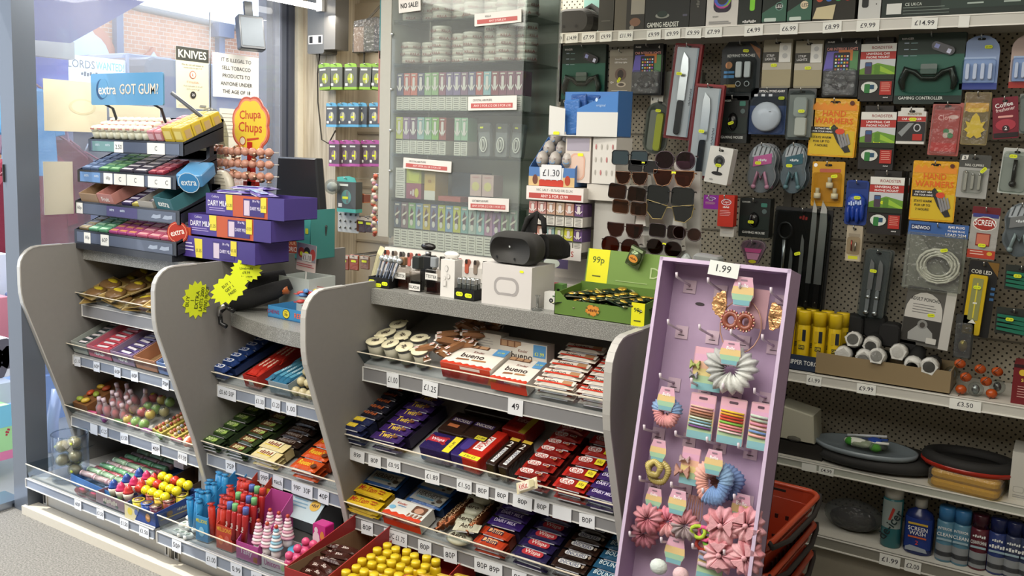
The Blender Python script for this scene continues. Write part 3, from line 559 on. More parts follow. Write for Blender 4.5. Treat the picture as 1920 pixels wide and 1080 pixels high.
def d_coffee(m,w,h,t):
    m.t('Coffee',-w*.05,h*.82,h*.11,'#fff',w*.7,rot=8).t('freshener',0,h*.71,h*.09,'#f0d8d8',w*.75,rot=8).pl(rr(w*.6,h*.05,.004,2,0,h*.53),'#e8a8a0').el(0,h*.33,w*.4,h*.14,'#b03848').q(-w*.48,h*.03,w*.48,h*.14,'#251a1e').el(0,h*.24,w*.15,w*.15,'#3a1c24').t('2',0,h*.25,h*.09,'#fff')
hung('air_freshener_card','dark red coffee air freshener card near the yellow leaf','air freshener',(1857,182,1905,260),d_coffee,card='#7c1c30',tilt=-6,n=2)
hung('key_light_pack','grey blister pack cut off at the end of the second row','torch',(1909,175,1950,250),d_bell,card='#7d817c',tilt=-3)
# row 3
def p_bottle(w,h): return rr(w,h*.9,w*.45,5,0,h*.5)
def d_op(m,w,h,t):
    MB().prism(rr(w*.3,h*.66,w*.12,4,w*.14,h*.44),-.018,-.002,'xz','#c6cc52','gloss',bev=.004).build('peeler',t); m.pl(rr(w*.34,h*.7,.01,3,-w*.18,h*.46),'#8f938c')
    MB().prism(rr(w*.92,h*.86,w*.42,5,0,h*.5),-.028,0,'xz','#e8ecec','clear',bev=.006).build('blister',t)
hung('peeler_pack','rounded blister with a pale green tool, behind the sunglasses stand','tool',(1214,186,1258,295),d_op,card='#6d706a',poly=p_bottle,tilt=5,stk=(.6,.8,0,.03))
def d_cam(m,w,h,t):
    m.el(0,h*.62,w*.24,w*.24,'#55585c').el(0,h*.62,w*.17,w*.17,'#1e2022').el(0,h*.62,w*.07,w*.07,'#4a4e54').pl(rr(w*.06,h*.25,.002,1,0,h*.4),'#222').el(0,h*.28,w*.24,h*.05,'#2a2a2c').t('*3',-w*.2,h*.1,h*.05,'#999',w*.25)
hung('webcam_box','white box with a black webcam picture, tilted on its hook','webcam',(1330,276,1374,345),d_cam,card='#e4e4e0',th=.05,tilt=8,stk=(.5,.5,0),body='carton',Y=3.1)
def p_eight(w,h):
    o=[]
    for i in range(28):
        a=2*math.pi*i/28; z=math.sin(a); k=1-.22*math.exp(-((z-.05)/.28)**2); o.append((w/2*math.cos(a)**1*k if abs(math.cos(a))<.8 else w/2*math.copysign(min(1,abs(math.cos(a))*1.02),math.cos(a))*k,h/2+h/2*z))
    return o
def d_ear(c1,c2):
    def f(m,w,h,t):
        m.pl([(-w*.34,h*.72),(w*.34,h*.72),(w*.30,h*.90),(0,h*.97),(-w*.30,h*.90)],'#c9ccd0')
        for i in range(4): m.pl([(-w*.28+i*w*.15,h*.75),(-w*.24+i*w*.15,h*.75),(-w*.16+i*w*.15,h*.93),(-w*.20+i*w*.15,h*.93)],'#55585c')
        m.pl([(-w*.3,h*.52),(w*.3,h*.60),(w*.3,h*.8),(-w*.28,h*.72)],c1).t('*5',0,h*.66,h*.05,'#fff',w*.4)
        k=MB().at(Tr(0,-.010,h*.26)); k.tube([(-w*.22,0,-h*.12),(-w*.1,0,h*.16),(0,0,h*.02),(w*.1,0,h*.16),(w*.22,0,-h*.12)],.006,c2,'gloss',7).ball((-w*.22,0,-h*.13),.009,c2).ball((w*.22,0,-h*.13),.009,c2); k.build('earphone',t)
        MB().prism(p_eight(w*.98,h*.98),-.03,0,'xz','#eef2f4','clear',bev=.008).build('blister',t)
    return f
hung('earphone_pack','pink earphones in a waisted clear shell, left beside a teal pair','earphones',(1400,268,1458,362),d_ear('#d86aa8','#d89ab4'),card='#8d8f92',poly=p_eight,stk=(.45,.6,0,.031),n=3,dy=.034)
hung('earphone_pack','teal earphones in a waisted clear shell beside the pink ones','earphones',(1462,268,1515,363),d_ear('#3c6a78','#6d8f96'),card='#788288',poly=p_eight,stk=(.42,.55,0,.031),n=2,dy=.034)
def d_stop(m,w,h,t):
    m.pl(rr(w*.66,h*.08,.004,2,w*.06,h*.8),'#b8604c').el(-w*.4,h*.92,w*.06,w*.06,'#fff')
    for x,z in ((-.28,.18),(.08,.42),(.25,.18)):
        MB().at(Tr(x*w,-.012,z*h)).cyl(.012,0,.018,'#e8e6dc','gloss',12).cyl(.007,.018,.036,'#c9c6ba','gloss',10).build('stopper',t)
    MB().prism(rr(w*.86,h*.68,.01,3,0,h*.42),-.03,0,'xz','#f4f0e0','clear',bev=.005).build('blister',t)
hung('bottle_stopper_pack','yellow card with three small white stoppers under clear plastic','bottle stopper',(1521,303,1582,387),d_stop,card='#cf9a22',tilt=-1,stk=(.75,.68,8,.031))
def d_capri(c,t2):
    def f(m,w,h,t): m.el(0,h*.78,w*.32,h*.1,'#e8e4f0').el(0,h*.78,w*.27,h*.075,c).t('Capri',0,h*.78,h*.09,'#fff',w*.44,bold=.5).t(t2,0,h*.62,h*.05,'#fff',w*.5).lines(-w*.36,w*.3,h*.5,h*.05,4,h*.014,'#f0c0c0')
    return f
hung('lozenge_box','purple lozenge packet beside the red one','lozenges',(1319,366,1347,392),d_capri('#7a2a9a','*9'),card='#8a2a96',th=.02,slot=False,body='carton',Y=3.12)
hung('lozenge_box','red lozenge packet beside the gaming mouse box','lozenges',(1346,366,1376,425),d_capri('#b8281e','*6'),card='#c43424',th=.02,slot=False,n=2,body='carton',Y=3.12)
hung('lozenge_box','plain white packet under the red lozenge packet','lozenges',(1350,424,1376,444),lambda m,w,h,t:m.q(-w*.4,h*.3,w*.4,h*.5,'#c9c9c4'),card='#d4d2ca',th=.03,slot=False,hook=False,body='carton',Y=3.14)
def d_glove(m,w,h,t):
    k=MB()
    for i in range(4): k.ball((-w*.3+i*w*.2,-.012,h*.25+.01*(i%2)),(w*.12,.014,h*.22),'#1f3f9c','film' if 0 else 'wrap')
    k.ball((0,-.010,h*.5),(w*.46,.016,h*.22),'#2348ac','wrap').build('glove',t)
    m.q(-w*.4,h*.82,w*.4,h*.96,'#16306e'); MB().front(-.027).t('*6',0,h*.5,h*.1,'#bcd0f4',w*.6,rot=8,bold=.4).build('lettering',t)
hung('glove_pack','bright blue rubber gloves hanging beside the third row phone mount carton','gloves',(1585,338,1627,422),d_glove,card='#1c3a86',r=.01,stk=(.6,.62,0,.03))
def d_clip(m,w,h,t):
    m.q(-w/2+.001,h*.0+.001,w/2-.001,h*.70,'#a8a9a6').t('NAIL CLIPPERS',w*.0,h*.76,h*.055,'#dfe0da',w*.6).pl([(-w*.44,h*.86),(-w*.25,h*.88),(-w*.22,h*.98),(-w*.42,h*.97)],'#e8e8e2').t('a',-w*.33,h*.92,h*.07,'#444')
    for i,(x,L) in enumerate(((-.22,.42),(.0,.34),(.22,.36))):
        MB().prism(rr(w*.09,h*L,.003,2,w*x,h*.38),-.012,-.004,'xz','#c4c6c4','metal',bev=.001).ball((w*x,-.009,h*(.38+L/2)),.005,'#d8dad8','metal').build('clipper',t)
    MB().prism(rr(w*.66,h*.52,.008,3,0,h*.38),-.018,0,'xz','#f0f2f0','clear',bev=.004).build('blister',t)
hung('nail_clipper_pack','grey card of three steel nail clippers beside the yellow hand warmers','nail clippers',(1797,290,1856,372),d_clip,card='#4c4d4a',tilt=2,stk=(.82,.66,50,.019))
def d_usb(m,w,h,t):
    m.q(-w*.45,h*.04,w*.45,h*.8,'#9aa09c'); MB().tube([(0,-.012,h*.25),(0,-.012,h*.75)],.006,'#202224','gloss',8).ball((0,-.012,h*.22),.011,'#202224').build('tracker',t)
    MB().prism(rr(w*.9,h*.9,.012,3,0,h*.48),-.03,0,'xz','#eef2f0','clear',bev=.005).build('blister',t)
hung('charger_cable_pack','clear boxed black stick charger at the end of the third row','charger',(1878,278,1932,364),d_usb,card='#c8ccc8',tilt=3,stk=(.4,.82,0,.031))
# row 4
def p_pick(w,h): return [(0,0),(w*.2,h*.06),(w*.36,h*.4),(w*.5,h*.72),(w*.42,h*.92),(w*.2,h),(-w*.2,h),(-w*.42,h*.92),(-w*.5,h*.72),(-w*.36,h*.4),(-w*.2,h*.06)]
def d_pick(m,w,h,t):
    for i in range(4): m.pl([(-w*.3+i*w*.16,h*.7),(-w*.25+i*w*.16,h*.7),(-w*.15+i*w*.16,h*.9),(-w*.2+i*w*.16,h*.9)],'#55585c')
    m.pl([(-w*.3,h*.5),(w*.3,h*.5),(w*.36,h*.66),(-w*.36,h*.66)],'#d0609c').pl([(-w*.2,h*.22),(w*.2,h*.22),(w*.28,h*.48),(-w*.28,h*.48)],'#d4a0bc').el(0,h*.14,w*.16,h*.07,'#dce22a')
    MB().prism(p_pick(w,h),-.02,0,'xz','#f0e8ee','clear',bev=.005).build('blister',t)
hung('earphone_pack','small pink earphones in a shield shaped shell above the lilac stand','earphones',(1389,450,1435,497),d_pick,card='#94898f',poly=p_pick,n=2)
def d_kset(m,w,h,t):
    m.t('*3',0,h*.92,h*.035,'#b03028',w*.2)
    k=MB().tube([(w*(-.28+.12*math.cos(a)),-.012,h*(.80+.07*math.sin(a))) for a in [i*.52 for i in range(12)]],.006,'#17181a','gloss',6,True).tube([(w*(-.28),-.012,h*.72),(w*-.27,-.012,h*.42)],[.008,.004],'#c9ccce','metal',6); k.build('scissors',t)
    for x,L,ww in ((-.14,.30,.012),(.04,.42,.013),(.2,.72,.018),(.36,.72,.026)):
        kk=MB(); knife(kk,h*(L+.28),w=ww,x=w*x,z=h*.08,hl=.28/(L+.28)*1.05,hc='#131315'); 
        kk.ball((w*x,-.018,h*.14),.0022,'#ddd','metal',6,4).ball((w*x,-.018,h*.22),.0022,'#ddd','metal',6,4); kk.build('knife',t)
    MB().prism(rr(w*.95,h*.97,.012,3,0,h*.49),-.035,0,'xz','#cfd4d4','clear',bev=.005).build('blister',t)
hung('knife_set_pack','large black pack holding scissors and four kitchen knives','knife set',(1448,390,1555,610),d_kset,card='#1c1c1d',th=.01,stk=(.5,.62,20,.037),tilt=1.5)
def d_tw(m,w,h,t):
    m.q(-w*.4,h*.0+.002,w*.4,h*.2,'#c9c0a8').q(-w*.36,h*.7,w*.36,h*.78,'#9a8f7c').q(-w*.3,h*.06,w*.3,h*.15,'#e0e43c')
    k=MB().tube([(-w*.1,-.008,h*.3),(-w*.12,-.008,h*.6)],.003,'#b05048').tube([(w*.12,-.008,h*.3),(w*.14,-.008,h*.55)],.003,'#c4c6c4'); k.build('tweezer',t)
    MB().prism(rr(w*.8,h*.5,.008,3,0,h*.44),-.014,0,'xz','#f4f0ea','clear',bev=.003).build('blister',t)
hung('tweezer_pack','small beige card of tweezers below the blue gloves','tweezers',(1586,423,1616,490),d_tw,card='#b5aa94',n=2)
def d_two(m,w,h,t):
    for x in (-.17,.17):
        k=MB(); knife(k,h*.82,w=w*.2,x=w*x,z=h*.04,hc='#8d9092',hl=.45); k.ball((w*x,-.012,h*.07),.010,'#d8dadc','metal').ball((w*x,-.013,h*.3),.008,'#e0e2e4','metal'); k.build('knife',t)
    MB().prism(rr(w,h,.012,3,0,h/2),-.035,0,'xz','#e4e9ea','clear',bev=.006).build('blister',t)
hung('knife_set_pack','clear tube pack of two slim steel knives hanging above the black grips','knife set',(1620,468,1668,596),d_two,card='#6a6c6a',r=.01,tilt=3,stk=(.45,.7,0,.036),n=2,dy=.04)
def d_rj(m,w,h,t):
    m.q(-w/2,h*.80,w/2,h,'#3c64a4').q(-w*.46,h*.87,-w*.12,h*.96,'#20386a').t('DAEWOO',-w*.29,h*.915,h*.05,'#fff',w*.3).t('RJ45 PLUG',w*.3,h*.95,h*.045,'#fff',w*.34).t('TO RJ45 PLUG',w*.3,h*.895,h*.035,'#fff',w*.34).t('LEAD 25M',w*.3,h*.84,h*.045,'#fff',w*.34)
    pts=[]; 
    for i in range(150):
        a=i*.42; R=w*(.20+.0012*i)+.002*math.sin(a*.3); pts.append((w*.08+R*math.cos(a),-.014-.006*math.sin(i*.7),h*.38+R*.86*math.sin(a)))
    MB().tube(pts,.0034,'#cfd0c4','gloss',6).build('cable',t)
    MB().prism(rr(w*.99,h*.85,.006,2,0,h*.42),-.03,0,'xz','#eef0ec','film',bev=.01).build('film_bag',t)
hung('network_lead_pack','coiled white network lead in a clear bag with a blue header','cable',(1699,418,1812,545),d_rj,card='#8d8f88',tilt=1.5,stk=(.66,.62,15,.032),r=.003)
def d_scr(m,w,h,t):
    m.q(-w/2,h*.85,w/2,h,'#6a1c24').q(-w*.46,h*.8,w*.46,h*.87,'#3c3f86').el(0,h*.68,w*.44,h*.14,'#e0dcd4').el(0,h*.68,w*.40,h*.12,'#a02c24').t('SCREEN',0,h*.7,h*.11,'#fff',w*.74).q(-w*.25,h*.26,w*.25,h*.5,'#8a2c20').q(-w*.22,h*.28,w*.22,h*.48,'#c8745c').q(-w/2,h*.02,w/2,h*.18,'#b8402c').el(w*.3,h*.12,w*.1,w*.08,'#d8b03c').lines(-w*.4,w*.1,h*.14,h*.05,2,h*.015,'#f0d0c0')
hung('screen_wipe_pack','red and grey screen wipe pouch beside the coiled lead','wipes',(1820,388,1873,487),d_scr,card='#a9a8a4',fin='wrap',th=.012,tilt=2,stk=(.5,.27,0,.006),body='pouch')
hung('earphone_pack','empty looking grey waisted shell at the end of the fourth row','earphones',(1877,380,1950,482),d_ear('#888','#9aa'),card='#70767a',poly=p_eight)
def d_cob(m,w,h,t):
    m.pl([(w*.1,h),(w*.5,h),(w*.5,h*.82)],'#7a5a24').t('COB LED',-w*.05,h*.86,h*.05,'#dfe0d8',w*.7)
    for i in range(3): m.q(w*.34,h*(.5+.07*i),w*.48,h*(.535+.07*i),'#3c6a9c')
    MB().prism(rr(w*.62,h*.8,.006,3,-w*.1,h*.42),-.02,0,'xz','#c9ac1a','gloss',bev=.003).front(-.0205).at(Tr(-w*.1,-.0205,0)@FRM).pl(rr(w*.36,h*.56,.004,2,0,h*.5),'#8d9058').q(-.002,h*.25,.002,h*.72,'#d8c83c').pl([(-.012,h*.18),(.012,h*.18),(0,h*.235)],'#e4e4d8').q(-.006,h*.44,.006,h*.46,'#e4e4d8').el(0,h*.08,.004,.004,'#333').build('torch',t)
hung('torch_pack','tall yellow work light on a black card','torch',(1812,490,1868,632),d_cob,card='#1a1b1c',tilt=3,stk=(.4,.66,0,.023))
def d_peg(m,w,h,t):
    for i in range(4):
        MB().at(Tr(-w*.45,-.006-.002*i,h*(.2+.17*i))@Rt(5,'Y')).prism([(0,-.004),(w*.9,-.007),(w*.95,0),(w*.9,.007),(0,.004)],-.004,.003,'xz','#1d6e58','gloss').build('tent_peg',t)
hung('tent_peg_pack','four green plastic pegs in a clear pack, the higher of two such packs','tent pegs',(1884,498,1945,545),d_peg,card='#2c3230',stk=(.4,.6,0,.02),fin='gloss')
hung('tent_peg_pack','four green plastic pegs in a clear pack, the lower of two such packs','tent pegs',(1866,578,1935,628),d_peg,card='#2c3230',stk=(.4,.6,0,.02),fin='gloss')
hk=0
for x,z,Y in HOOKS:
    MB().tube([(x,3.42,z),(x,Y-.01,z),(x,Y-.022,z+.002),(x,Y-.027,z+.014)],.0022,'#b8b8b4','metal',5).build('hook',g)
# ---- bottom shelf of the gondola
ZS=.812
def ongo(px,py,Y,z): 
    X=tx(px,Y,z); return X
t=thing('display_tray','navy tray marked torches holding yellow lighter cans','tray',M=Tr(tx(1525,3.19,.83),3.19,ZS))
m=MB().open(.225,.15,.055,'#243044',.003,inn='#1a2230'); m.front(-.0755).t('CLIPPER TORCHES',-.01,.03,.016,'#dfe2e0',.14).el(.09,.025,.012,.012,'#a86a2c'); m.build('tray',t)
def mkcan():
    t=thing('gas_can','yellow','lighter gas can')
    m=MB().lathe([(.021,0),(.0215,.004),(.0215,.155),(.0205,.157)],18,'#d8b81c','gloss').lathe([(.0222,.155),(.0222,.20),(.021,.204),(.001,.204)],18,'#dcbc20','gloss'); m.build('can',t)
    m=MB().lathe([(.0218,.012),(.0218,.03)],18,'#8a2414','card'); 
    m.front(-.0222).q(.002,.10,.014,.14,'#1c2430').q(-.012,.10,-.002,.14,'#c9a81c').q(-.008,.07,.012,.085,'#2b2b20').t('CLIPPER',.002,.0775,.009,'#e8d03c',.018); m.build('label_band',t)
    return t
can=mkcan(); pos=[]; 
for j,y in enumerate((3.15,3.2)):
    for i in range(4): pos.append((t.matrix_basis.translation.x-.082+.052*i+.012*j,y))
spread(can,[Tr(x,y,ZS+.004)@Rt(i*9-14,'Z') for i,(x,y) in enumerate(pos)],lambda i:'yellow lighter gas can, %s from the lilac stand, %s row of the torches tray'%(ORD[i%4],('front','back')[i//4]),'yellow gas cans in the torches tray')
# carton of black grips with white ends
cx=tx(1660,3.2,.84)
t=thing('carton','open brown carton lined black, holding torches with white paper caps','carton',M=Tr(cx,3.2,ZS)); MB().open(.42,.18,.075,'#8d7b5c',.004,inn='#141414').front(-.089).q(-.205,.008,.205,.066,'#191817').q(-.19,.015,-.10,.05,'#3a3835').at(Tr(.12,-.0895,0)@FRM).build('carton_body',t)
def mkt():
    t=thing('torch','t','torch')
    MB().at(Rt(90,'X')).lathe([(.024,-.10),(.026,-.02),(.030,.0)],12,'#161616','rubber').build('torch_body',t)
    MB().at(Rt(90,'X')).lathe([(.030,0),(.026,.022),(.019,.03)],12,'#d4d4d0','fabric').at(Tr(0,-.026,0)).prism(star(5,.028,.022),-.004,.002,'xz','#cfcfca','fabric').build('paper_cap',t)
    return t
tp=[(1583,663,3.14),(1602,637,3.16),(1622,668,3.14),(1636,645,3.16),(1646,668,3.13),(1686,660,3.16),(1713,682,3.14),(1744,686,3.14)]
pr=mkt(); spread(pr,[Tr(aY(a,b,c).x,c,aY(a,b,c).z)@Rt(random.uniform(-15,15),'X')@Rt(random.uniform(0,70),'Y') for a,b,c in tp],lambda i:['white-capped black torch lowest in the pile next to the yellow cans','white-capped torch on top of the pile next to the yellow cans','white-capped torch pointing down in the middle of the pile','white-capped torch highest in the carton, over the price £9.99','white-capped torch at the side of the pile nearest the clear box','white-capped torch with a clear plastic box hanging from it','white-capped torch between the clear box and carton corner','white-capped torch in the carton corner by the orange baubles'][i],'white-capped torches in the brown carton')
for i,(a,b,c) in enumerate(((1600,612,3.22),(1640,612,3.24),(1668,628,3.22),(1700,650,3.24))):
    p=aY(a,b,c); MB().prism(rr(.07,.08,.02,3),-.02,.05,'xz','#151515','rubber',bev=.006).build('torch_pouch',M=Tr(p.x,p.y,max(p.z,ZS+.1)),label='black fabric torch pouch, %s from the yellow cans behind the white caps'%ORD[i],cat='pouch',group='black pouches behind the white caps')
# orange baubles: bell toys on elastic
for i,(a,b) in enumerate(((1800,682),(1838,692),(1870,697),(1811,707),(1849,715),(1773,725),(1802,730),(1859,740))):
    Y=3.13+.02*(i%3); p=aY(a,b,Y); z=max(p.z,ZS+.016)
    t=thing('bauble',['orange bauble highest, beside the white-capped torches','orange bauble in the top row, middle of three','orange bauble in the top row nearest the red string box','orange bauble touching the clear bulb, second row','orange bauble over the £3.50 ticket, second row','orange bauble lowest beside the carton corner','dull orange bauble lowest of all in the middle','orange bauble lowest beside the red string box'][i],'bauble','orange baubles on elastic loops',M=Tr(p.x,p.y,z))
    MB().ball((0,0,0),(.017,.016,.015),'#b04c1c','gloss',14,8).build('ball',t)
    MB().tube([(0,-.012,-.008),(-.01,-.02,-.03 if i>4 else 0),(.0,-.022,-.045 if i>4 else .012),(.008,-.018,-.02 if i>4 else .02)],.0015,'#5a3c2c','rubber',5).build('elastic_loop',t)
for i,(a,b,Y) in enumerate(((1785,700,3.2),(1829,732,3.14),(1870,725,3.2))):
    p=aY(a,b,Y); MB().ball((0,0,0),(.024,.022,.024),'#e8ecec','clear',14,8).ball((0,0,0),(.012,.012,.016),'#9aa0a0','foil').build('glass_bulb',M=Tr(p.x,Y,max(p.z,ZS+.024)),label=['clear glass bulb behind the upper orange baubles','clear glass bulb at the shelf edge by £3.50','clear glass bulb beside the red string box'][i],cat='bulb')
p=tx(1915,3.16,.85); m=MB().box(-.045,-.05,0,.045,.05,.125,'#6e1820','card').front(-.05).t('String',-.005,.075,.014,'#e8c860').lines(-.03,.03,.055,.008,5,.002,'#d8a8a0').el(-.02,.10,.010,.010,'#d8b83c').q(-.045,.115,.045,.125,'#2c1014'); m.build('string_light_box',M=Tr(p+.02,3.18,ZS),label='dark red string lights box at the end of the shelf',cat='box')
# poncho pack leaning behind the torches
x,z,w,h=HB(1688,540,1762,650,3.2)
t=thing('poncho_pack','adult poncho pack with a grey photo of a figure in a hood','poncho',M=Tr(x,3.22,z)@Rt(4,'Y'))
m=MB().prism(rr(w,h,.004,2,0,h/2),0,.03,'xz','#5d5c58','card').box(w/2,-.0,0,w/2+.03,.03,h,'#c9c8c2','card')
m.front(0).pl([(-w*.48,h*.56)]+[(w*.48*math.cos(math.pi-math.pi*i/10),h*.56+h*.36*math.sin(math.pi*i/10)) for i in range(11)],'#cfcec8').q(-w*.48,h*.46,w*.48,h*.56,'#cfcec8').t('ADULT PONCHO',0,h*.80,h*.06,'#333',w*.75).lines(-w*.3,w*.3,h*.7,h*.045,4,h*.01,'#777').q(-w*.48,h*.05,w*.48,h*.46,'#3a3936').pl([(-w*.3,h*.08),(w*.35,h*.08),(w*.3,h*.25),(w*.12,h*.35),(-w*.1,h*.35),(-w*.32,h*.2)],'#a8aaa8').el(w*.02,h*.37,w*.13,h*.08,'#8d8f8c').el(w*.02,h*.36,w*.07,h*.05,'#4a4642').pl(rr(w*.26,h*.1,.002,2,w*.3,h*.11),'#d4d4ce'); m.build('carton',t)
k=MB(); sticker(k,w*.2,h*.55,8,y=-.001); k.build('price_sticker',t); HOOKS.append((x,z+h,3.2))
x,z,w,h=HB(1790,590,1825,672,3.2); t=thing('key_ring_pack','small clear bag with dark trinkets above the orange baubles','key ring',M=Tr(x,3.2,z)); MB().prism(rr(w,h,.004,2,0,h/2),0,.003,'xz','#3a3c3c','card').build('backing_card',t); MB().prism(rr(w*.9,h*.8,.01,3,0,h*.42),-.02,0,'xz','#d8dcd8','film',bev=.004).build('film_bag',t); MB().ball((0,-.01,h*.3),(.014,.008,.02),'#8a7a3c','foil').build('trinket',t)
# ---- top shelf boxes
ZT=2.0
def tbox(name,label,cat,x0,x1,d,col,draw,h=.2,Y=3.13):
    a,b=tx(x0,Y,ZT+.02),tx(x1,Y,ZT+.02); w=b-a-.002
    m=MB().box(-w/2,0,0,w/2,d,h,col,'card').front(0); draw(m,w,h); return m.build(name,M=Tr((a+b)/2,Y,ZT),label=label,cat=cat)
t=thing('headset','matt black VR headset on the top shelf behind the cabinet door','VR headset',M=Tr((tx(1052,3.2,2.03)+tx(1120,3.2,2.03))/2,3.2,ZT))
MB().prism(rr(.17,.10,.045,6,0,.05),-.06,.03,'xz','#2e2d2a','rubber',bev=.018).build('visor',t); MB().front(-.0605).el(-.035,.03,.006,.006,'#111').el(.02,.03,.006,.006,'#111').build('camera_lens',t); MB().tube([(-.07,.03,.05),(-.05,.09,.1),(0,.1,.13),(.05,.09,.1),(.07,.03,.05)],.012,'#1c1c1a','fabric',6).build('head_strap',t)
tbox('teal_box','plain pale teal box behind the black headset','box',1092,1122,.1,'#7fa8a0',lambda m,w,h:None,Y=3.3)
tbox('slim_box','slim dark grey box standing next to the headset','box',1121,1150,.2,'#34342f',lambda m,w,h:m.q(-w*.3,h*.2,w*.3,h*.22,'#55554e'))
tbox('headset_box','dark box with a small headset photo and grey side','headset box',1151,1208,.2,'#5a564c',lambda m,w,h:m.q(-w*.1,0,w*.5,h,'#2d2c29').el(w*.2,h*.16,w*.18,h*.08,'#7a5a48').q(w*.05,h*.3,w*.5,h*.6,'#98958a').el(w*.1,h*.06,w*.08,h*.04,'#88857c'))
tbox('headset_box','large black gaming headset box with a lettered lower edge','headset box',1208,1292,.2,'#1c1f1d',lambda m,w,h:m.t('GAMING HEADSET',-w*.08,h*.09,h*.09,'#e4e6e0',w*.72).el(-w*.1,h*.25,w*.16,h*.05,'#8d9088').el(-w*.1,h*.28,w*.12,h*.06,'#20302a').q(w*.36,h*.22,w*.46,h*.26,'#556'))
tbox('slim_box','slim black box with faint upright lettering beside the white speaker box','box',1292,1322,.2,'#2b2b28',lambda m,w,h:m  .t('*7',0,h*.5,w*.2,'#6d6d66',h*.5,rot=90))
tbox('speaker_box','white speaker box with a rainbow ring photo','speaker box',1323,1383,.15,'#dedcd8',lambda m,w,h:m.pl(rr(w*.56,h*.5,.02,3,0,h*.5),'#2c2438').el(0,h*.47,w*.27,w*.27,'#c84c9c').el(w*.03,h*.49,w*.25,w*.25,'#8cc83c').el(-w*.03,h*.49,w*.24,w*.24,'#4c6cd8').el(0,h*.48,w*.17,w*.17,'#3a3a3c').t('*8',-w*.2,h*.18,h*.02,'#888',w*.4).lines(-w*.4,w*.3,h*.08,h*.03,2,h*.02,'#9a9a9a'))
tbox('light_box','black neon light box with lime and blue bars','box',1383,1427,.15,'#16211b',lambda m,w,h:m.q(-w*.5,h*.45,-w*.1,h,'#3c62a8').pl(rr(w*.22,h*.6,.006,2,w*.1,h*.55),'#8ce03c').t('*7',0,h*.07,h*.05,'#ddd',w*.7))
for i,(a,b) in enumerate(((1427,1474),(1475,1521))):
    tbox('light_box','dark green light box with an LED ring logo, %s'%('beside the neon light box','beside the colourful watch box'),'box',a,b,.15,'#1f2a24',lambda m,w,h:m.pl([(-w*.5,h*.2),(-w*.5,h*.05),(w*.5,h*.05),(w*.5,h*.45)],'#3d6a58').el(w*.2,h*.3,w*.17,w*.17,'#c9b8a0' if i else '#48786c').el(w*.2,h*.3,w*.14,w*.14,'#2a2a28').t('LED',w*.2,h*.3,h*.05,'#fff').pl(rr(w*.5,h*.06,.003,2,-w*.15,h*.08),'#cfe0d8')) if 0 else None
tbox('light_box','dark green light box with a ring logo, beside the neon light box','box',1428,1474,.15,'#1f2a24',lambda m,w,h:m.pl([(-w*.5,h*.2),(-w*.5,h*.05),(w*.5,h*.05),(w*.5,h*.45)],'#3d6a58').el(w*.2,h*.3,w*.17,w*.17,'#78a89c').el(w*.2,h*.3,w*.14,w*.14,'#22302a').t('LED',w*.2,h*.3,h*.05,'#fff').pl(rr(w*.5,h*.06,.003,2,-w*.15,h*.08),'#cfe0d8'))
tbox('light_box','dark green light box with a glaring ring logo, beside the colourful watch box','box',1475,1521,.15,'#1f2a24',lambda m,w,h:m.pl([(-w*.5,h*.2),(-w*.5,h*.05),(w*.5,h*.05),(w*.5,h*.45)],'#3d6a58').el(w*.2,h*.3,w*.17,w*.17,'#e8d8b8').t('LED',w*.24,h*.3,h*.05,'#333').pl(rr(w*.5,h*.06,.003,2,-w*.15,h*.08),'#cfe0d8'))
tbox('watch_box','dark box printed with four bright coloured smart watches','watch box',1522,1603,.15,'#26241c',lambda m,w,h:[m.pl(rr(w*.16,h*.34,.012,3,-w*.34+w*.22*i,h*.5),c).pl(rr(w*.1,h*.12,.006,2,-w*.34+w*.22*i,h*.5),'#223') for i,c in enumerate(('#c8563c','#4c7cd8','#3ca85c','#c83c2c'))]+[m.pl([(-w*.48,h*.06),(w*.0,h*.04),(w*.05,h*.28),(-w*.4,h*.24)],'#d8cca4')])
tbox('speaker_box','white narrow box with a black speaker photo','speaker box',1608,1651,.12,'#d4d6d4',lambda m,w,h:m.pl(rr(w*.3,h*.7,.006,2,-w*.2,h*.55),'#26282a').el(w*.3,h*.25,w*.03,w*.03,'#333'))
tbox('keyboard_box','long dark green keyboard box lying along the top shelf','keyboard box',1652,1990,.15,'#1f2d28',lambda m,w,h:m.pl(rr(w*.9,h*.3,.01,3,w*.3,h*.3),'#2c3f38').q(-w*.47,h*.09,-w*.38,h*.30,'#e4e8e4').t('CE UKCA',-w*.31,h*.27,h*.06,'#cfd8d0',w*.1).lines(-w*.37,-w*.1,h*.2,h*.06,3,h*.012,'#87958d').lines(w*.0,w*.1,h*.22,h*.05,1,h*.03,'#b8c8c0').lines(w*.2,w*.3,h*.22,h*.05,1,h*.03,'#b8c8c0'),h=.16)
# ---- lower shelf
ZL=.50
t=thing('wheel_cover','large black oval car seat cushion flat on the lower shelf','cushion',M=Tr(tx(1632,3.2,.53),3.235,ZL)@Rt(3,'Z'))
MB().lathe([(.16,0),(.215,.012),(.225,.03),(.21,.045),(.15,.05),(.001,.052)],36,'#262625','rubber',sy=.62).build('cushion_body',t)
t=thing('plate','pale blue-grey plastic ring tray lying on the black cushion','tray',M=Tr(tx(1620,3.18,.56),3.2,ZL+.05))
MB().lathe([(.165,0),(.17,.008),(.17,.018),(.160,.018),(.155,.006),(.001,.006)],36,'#7f8a90','gloss',sy=.62).build('ring',t)
t=thing('brush_pack','bag of white, blue and green cleaning brushes on the ring tray','brush',M=Tr(tx(1622,3.18,.58),3.19,ZL+.058)@Rt(-8,'Z'))
MB().ball((0,0,.02),(.075,.045,.018),'#c8d0c0','film',16,8).build('film_bag',t)
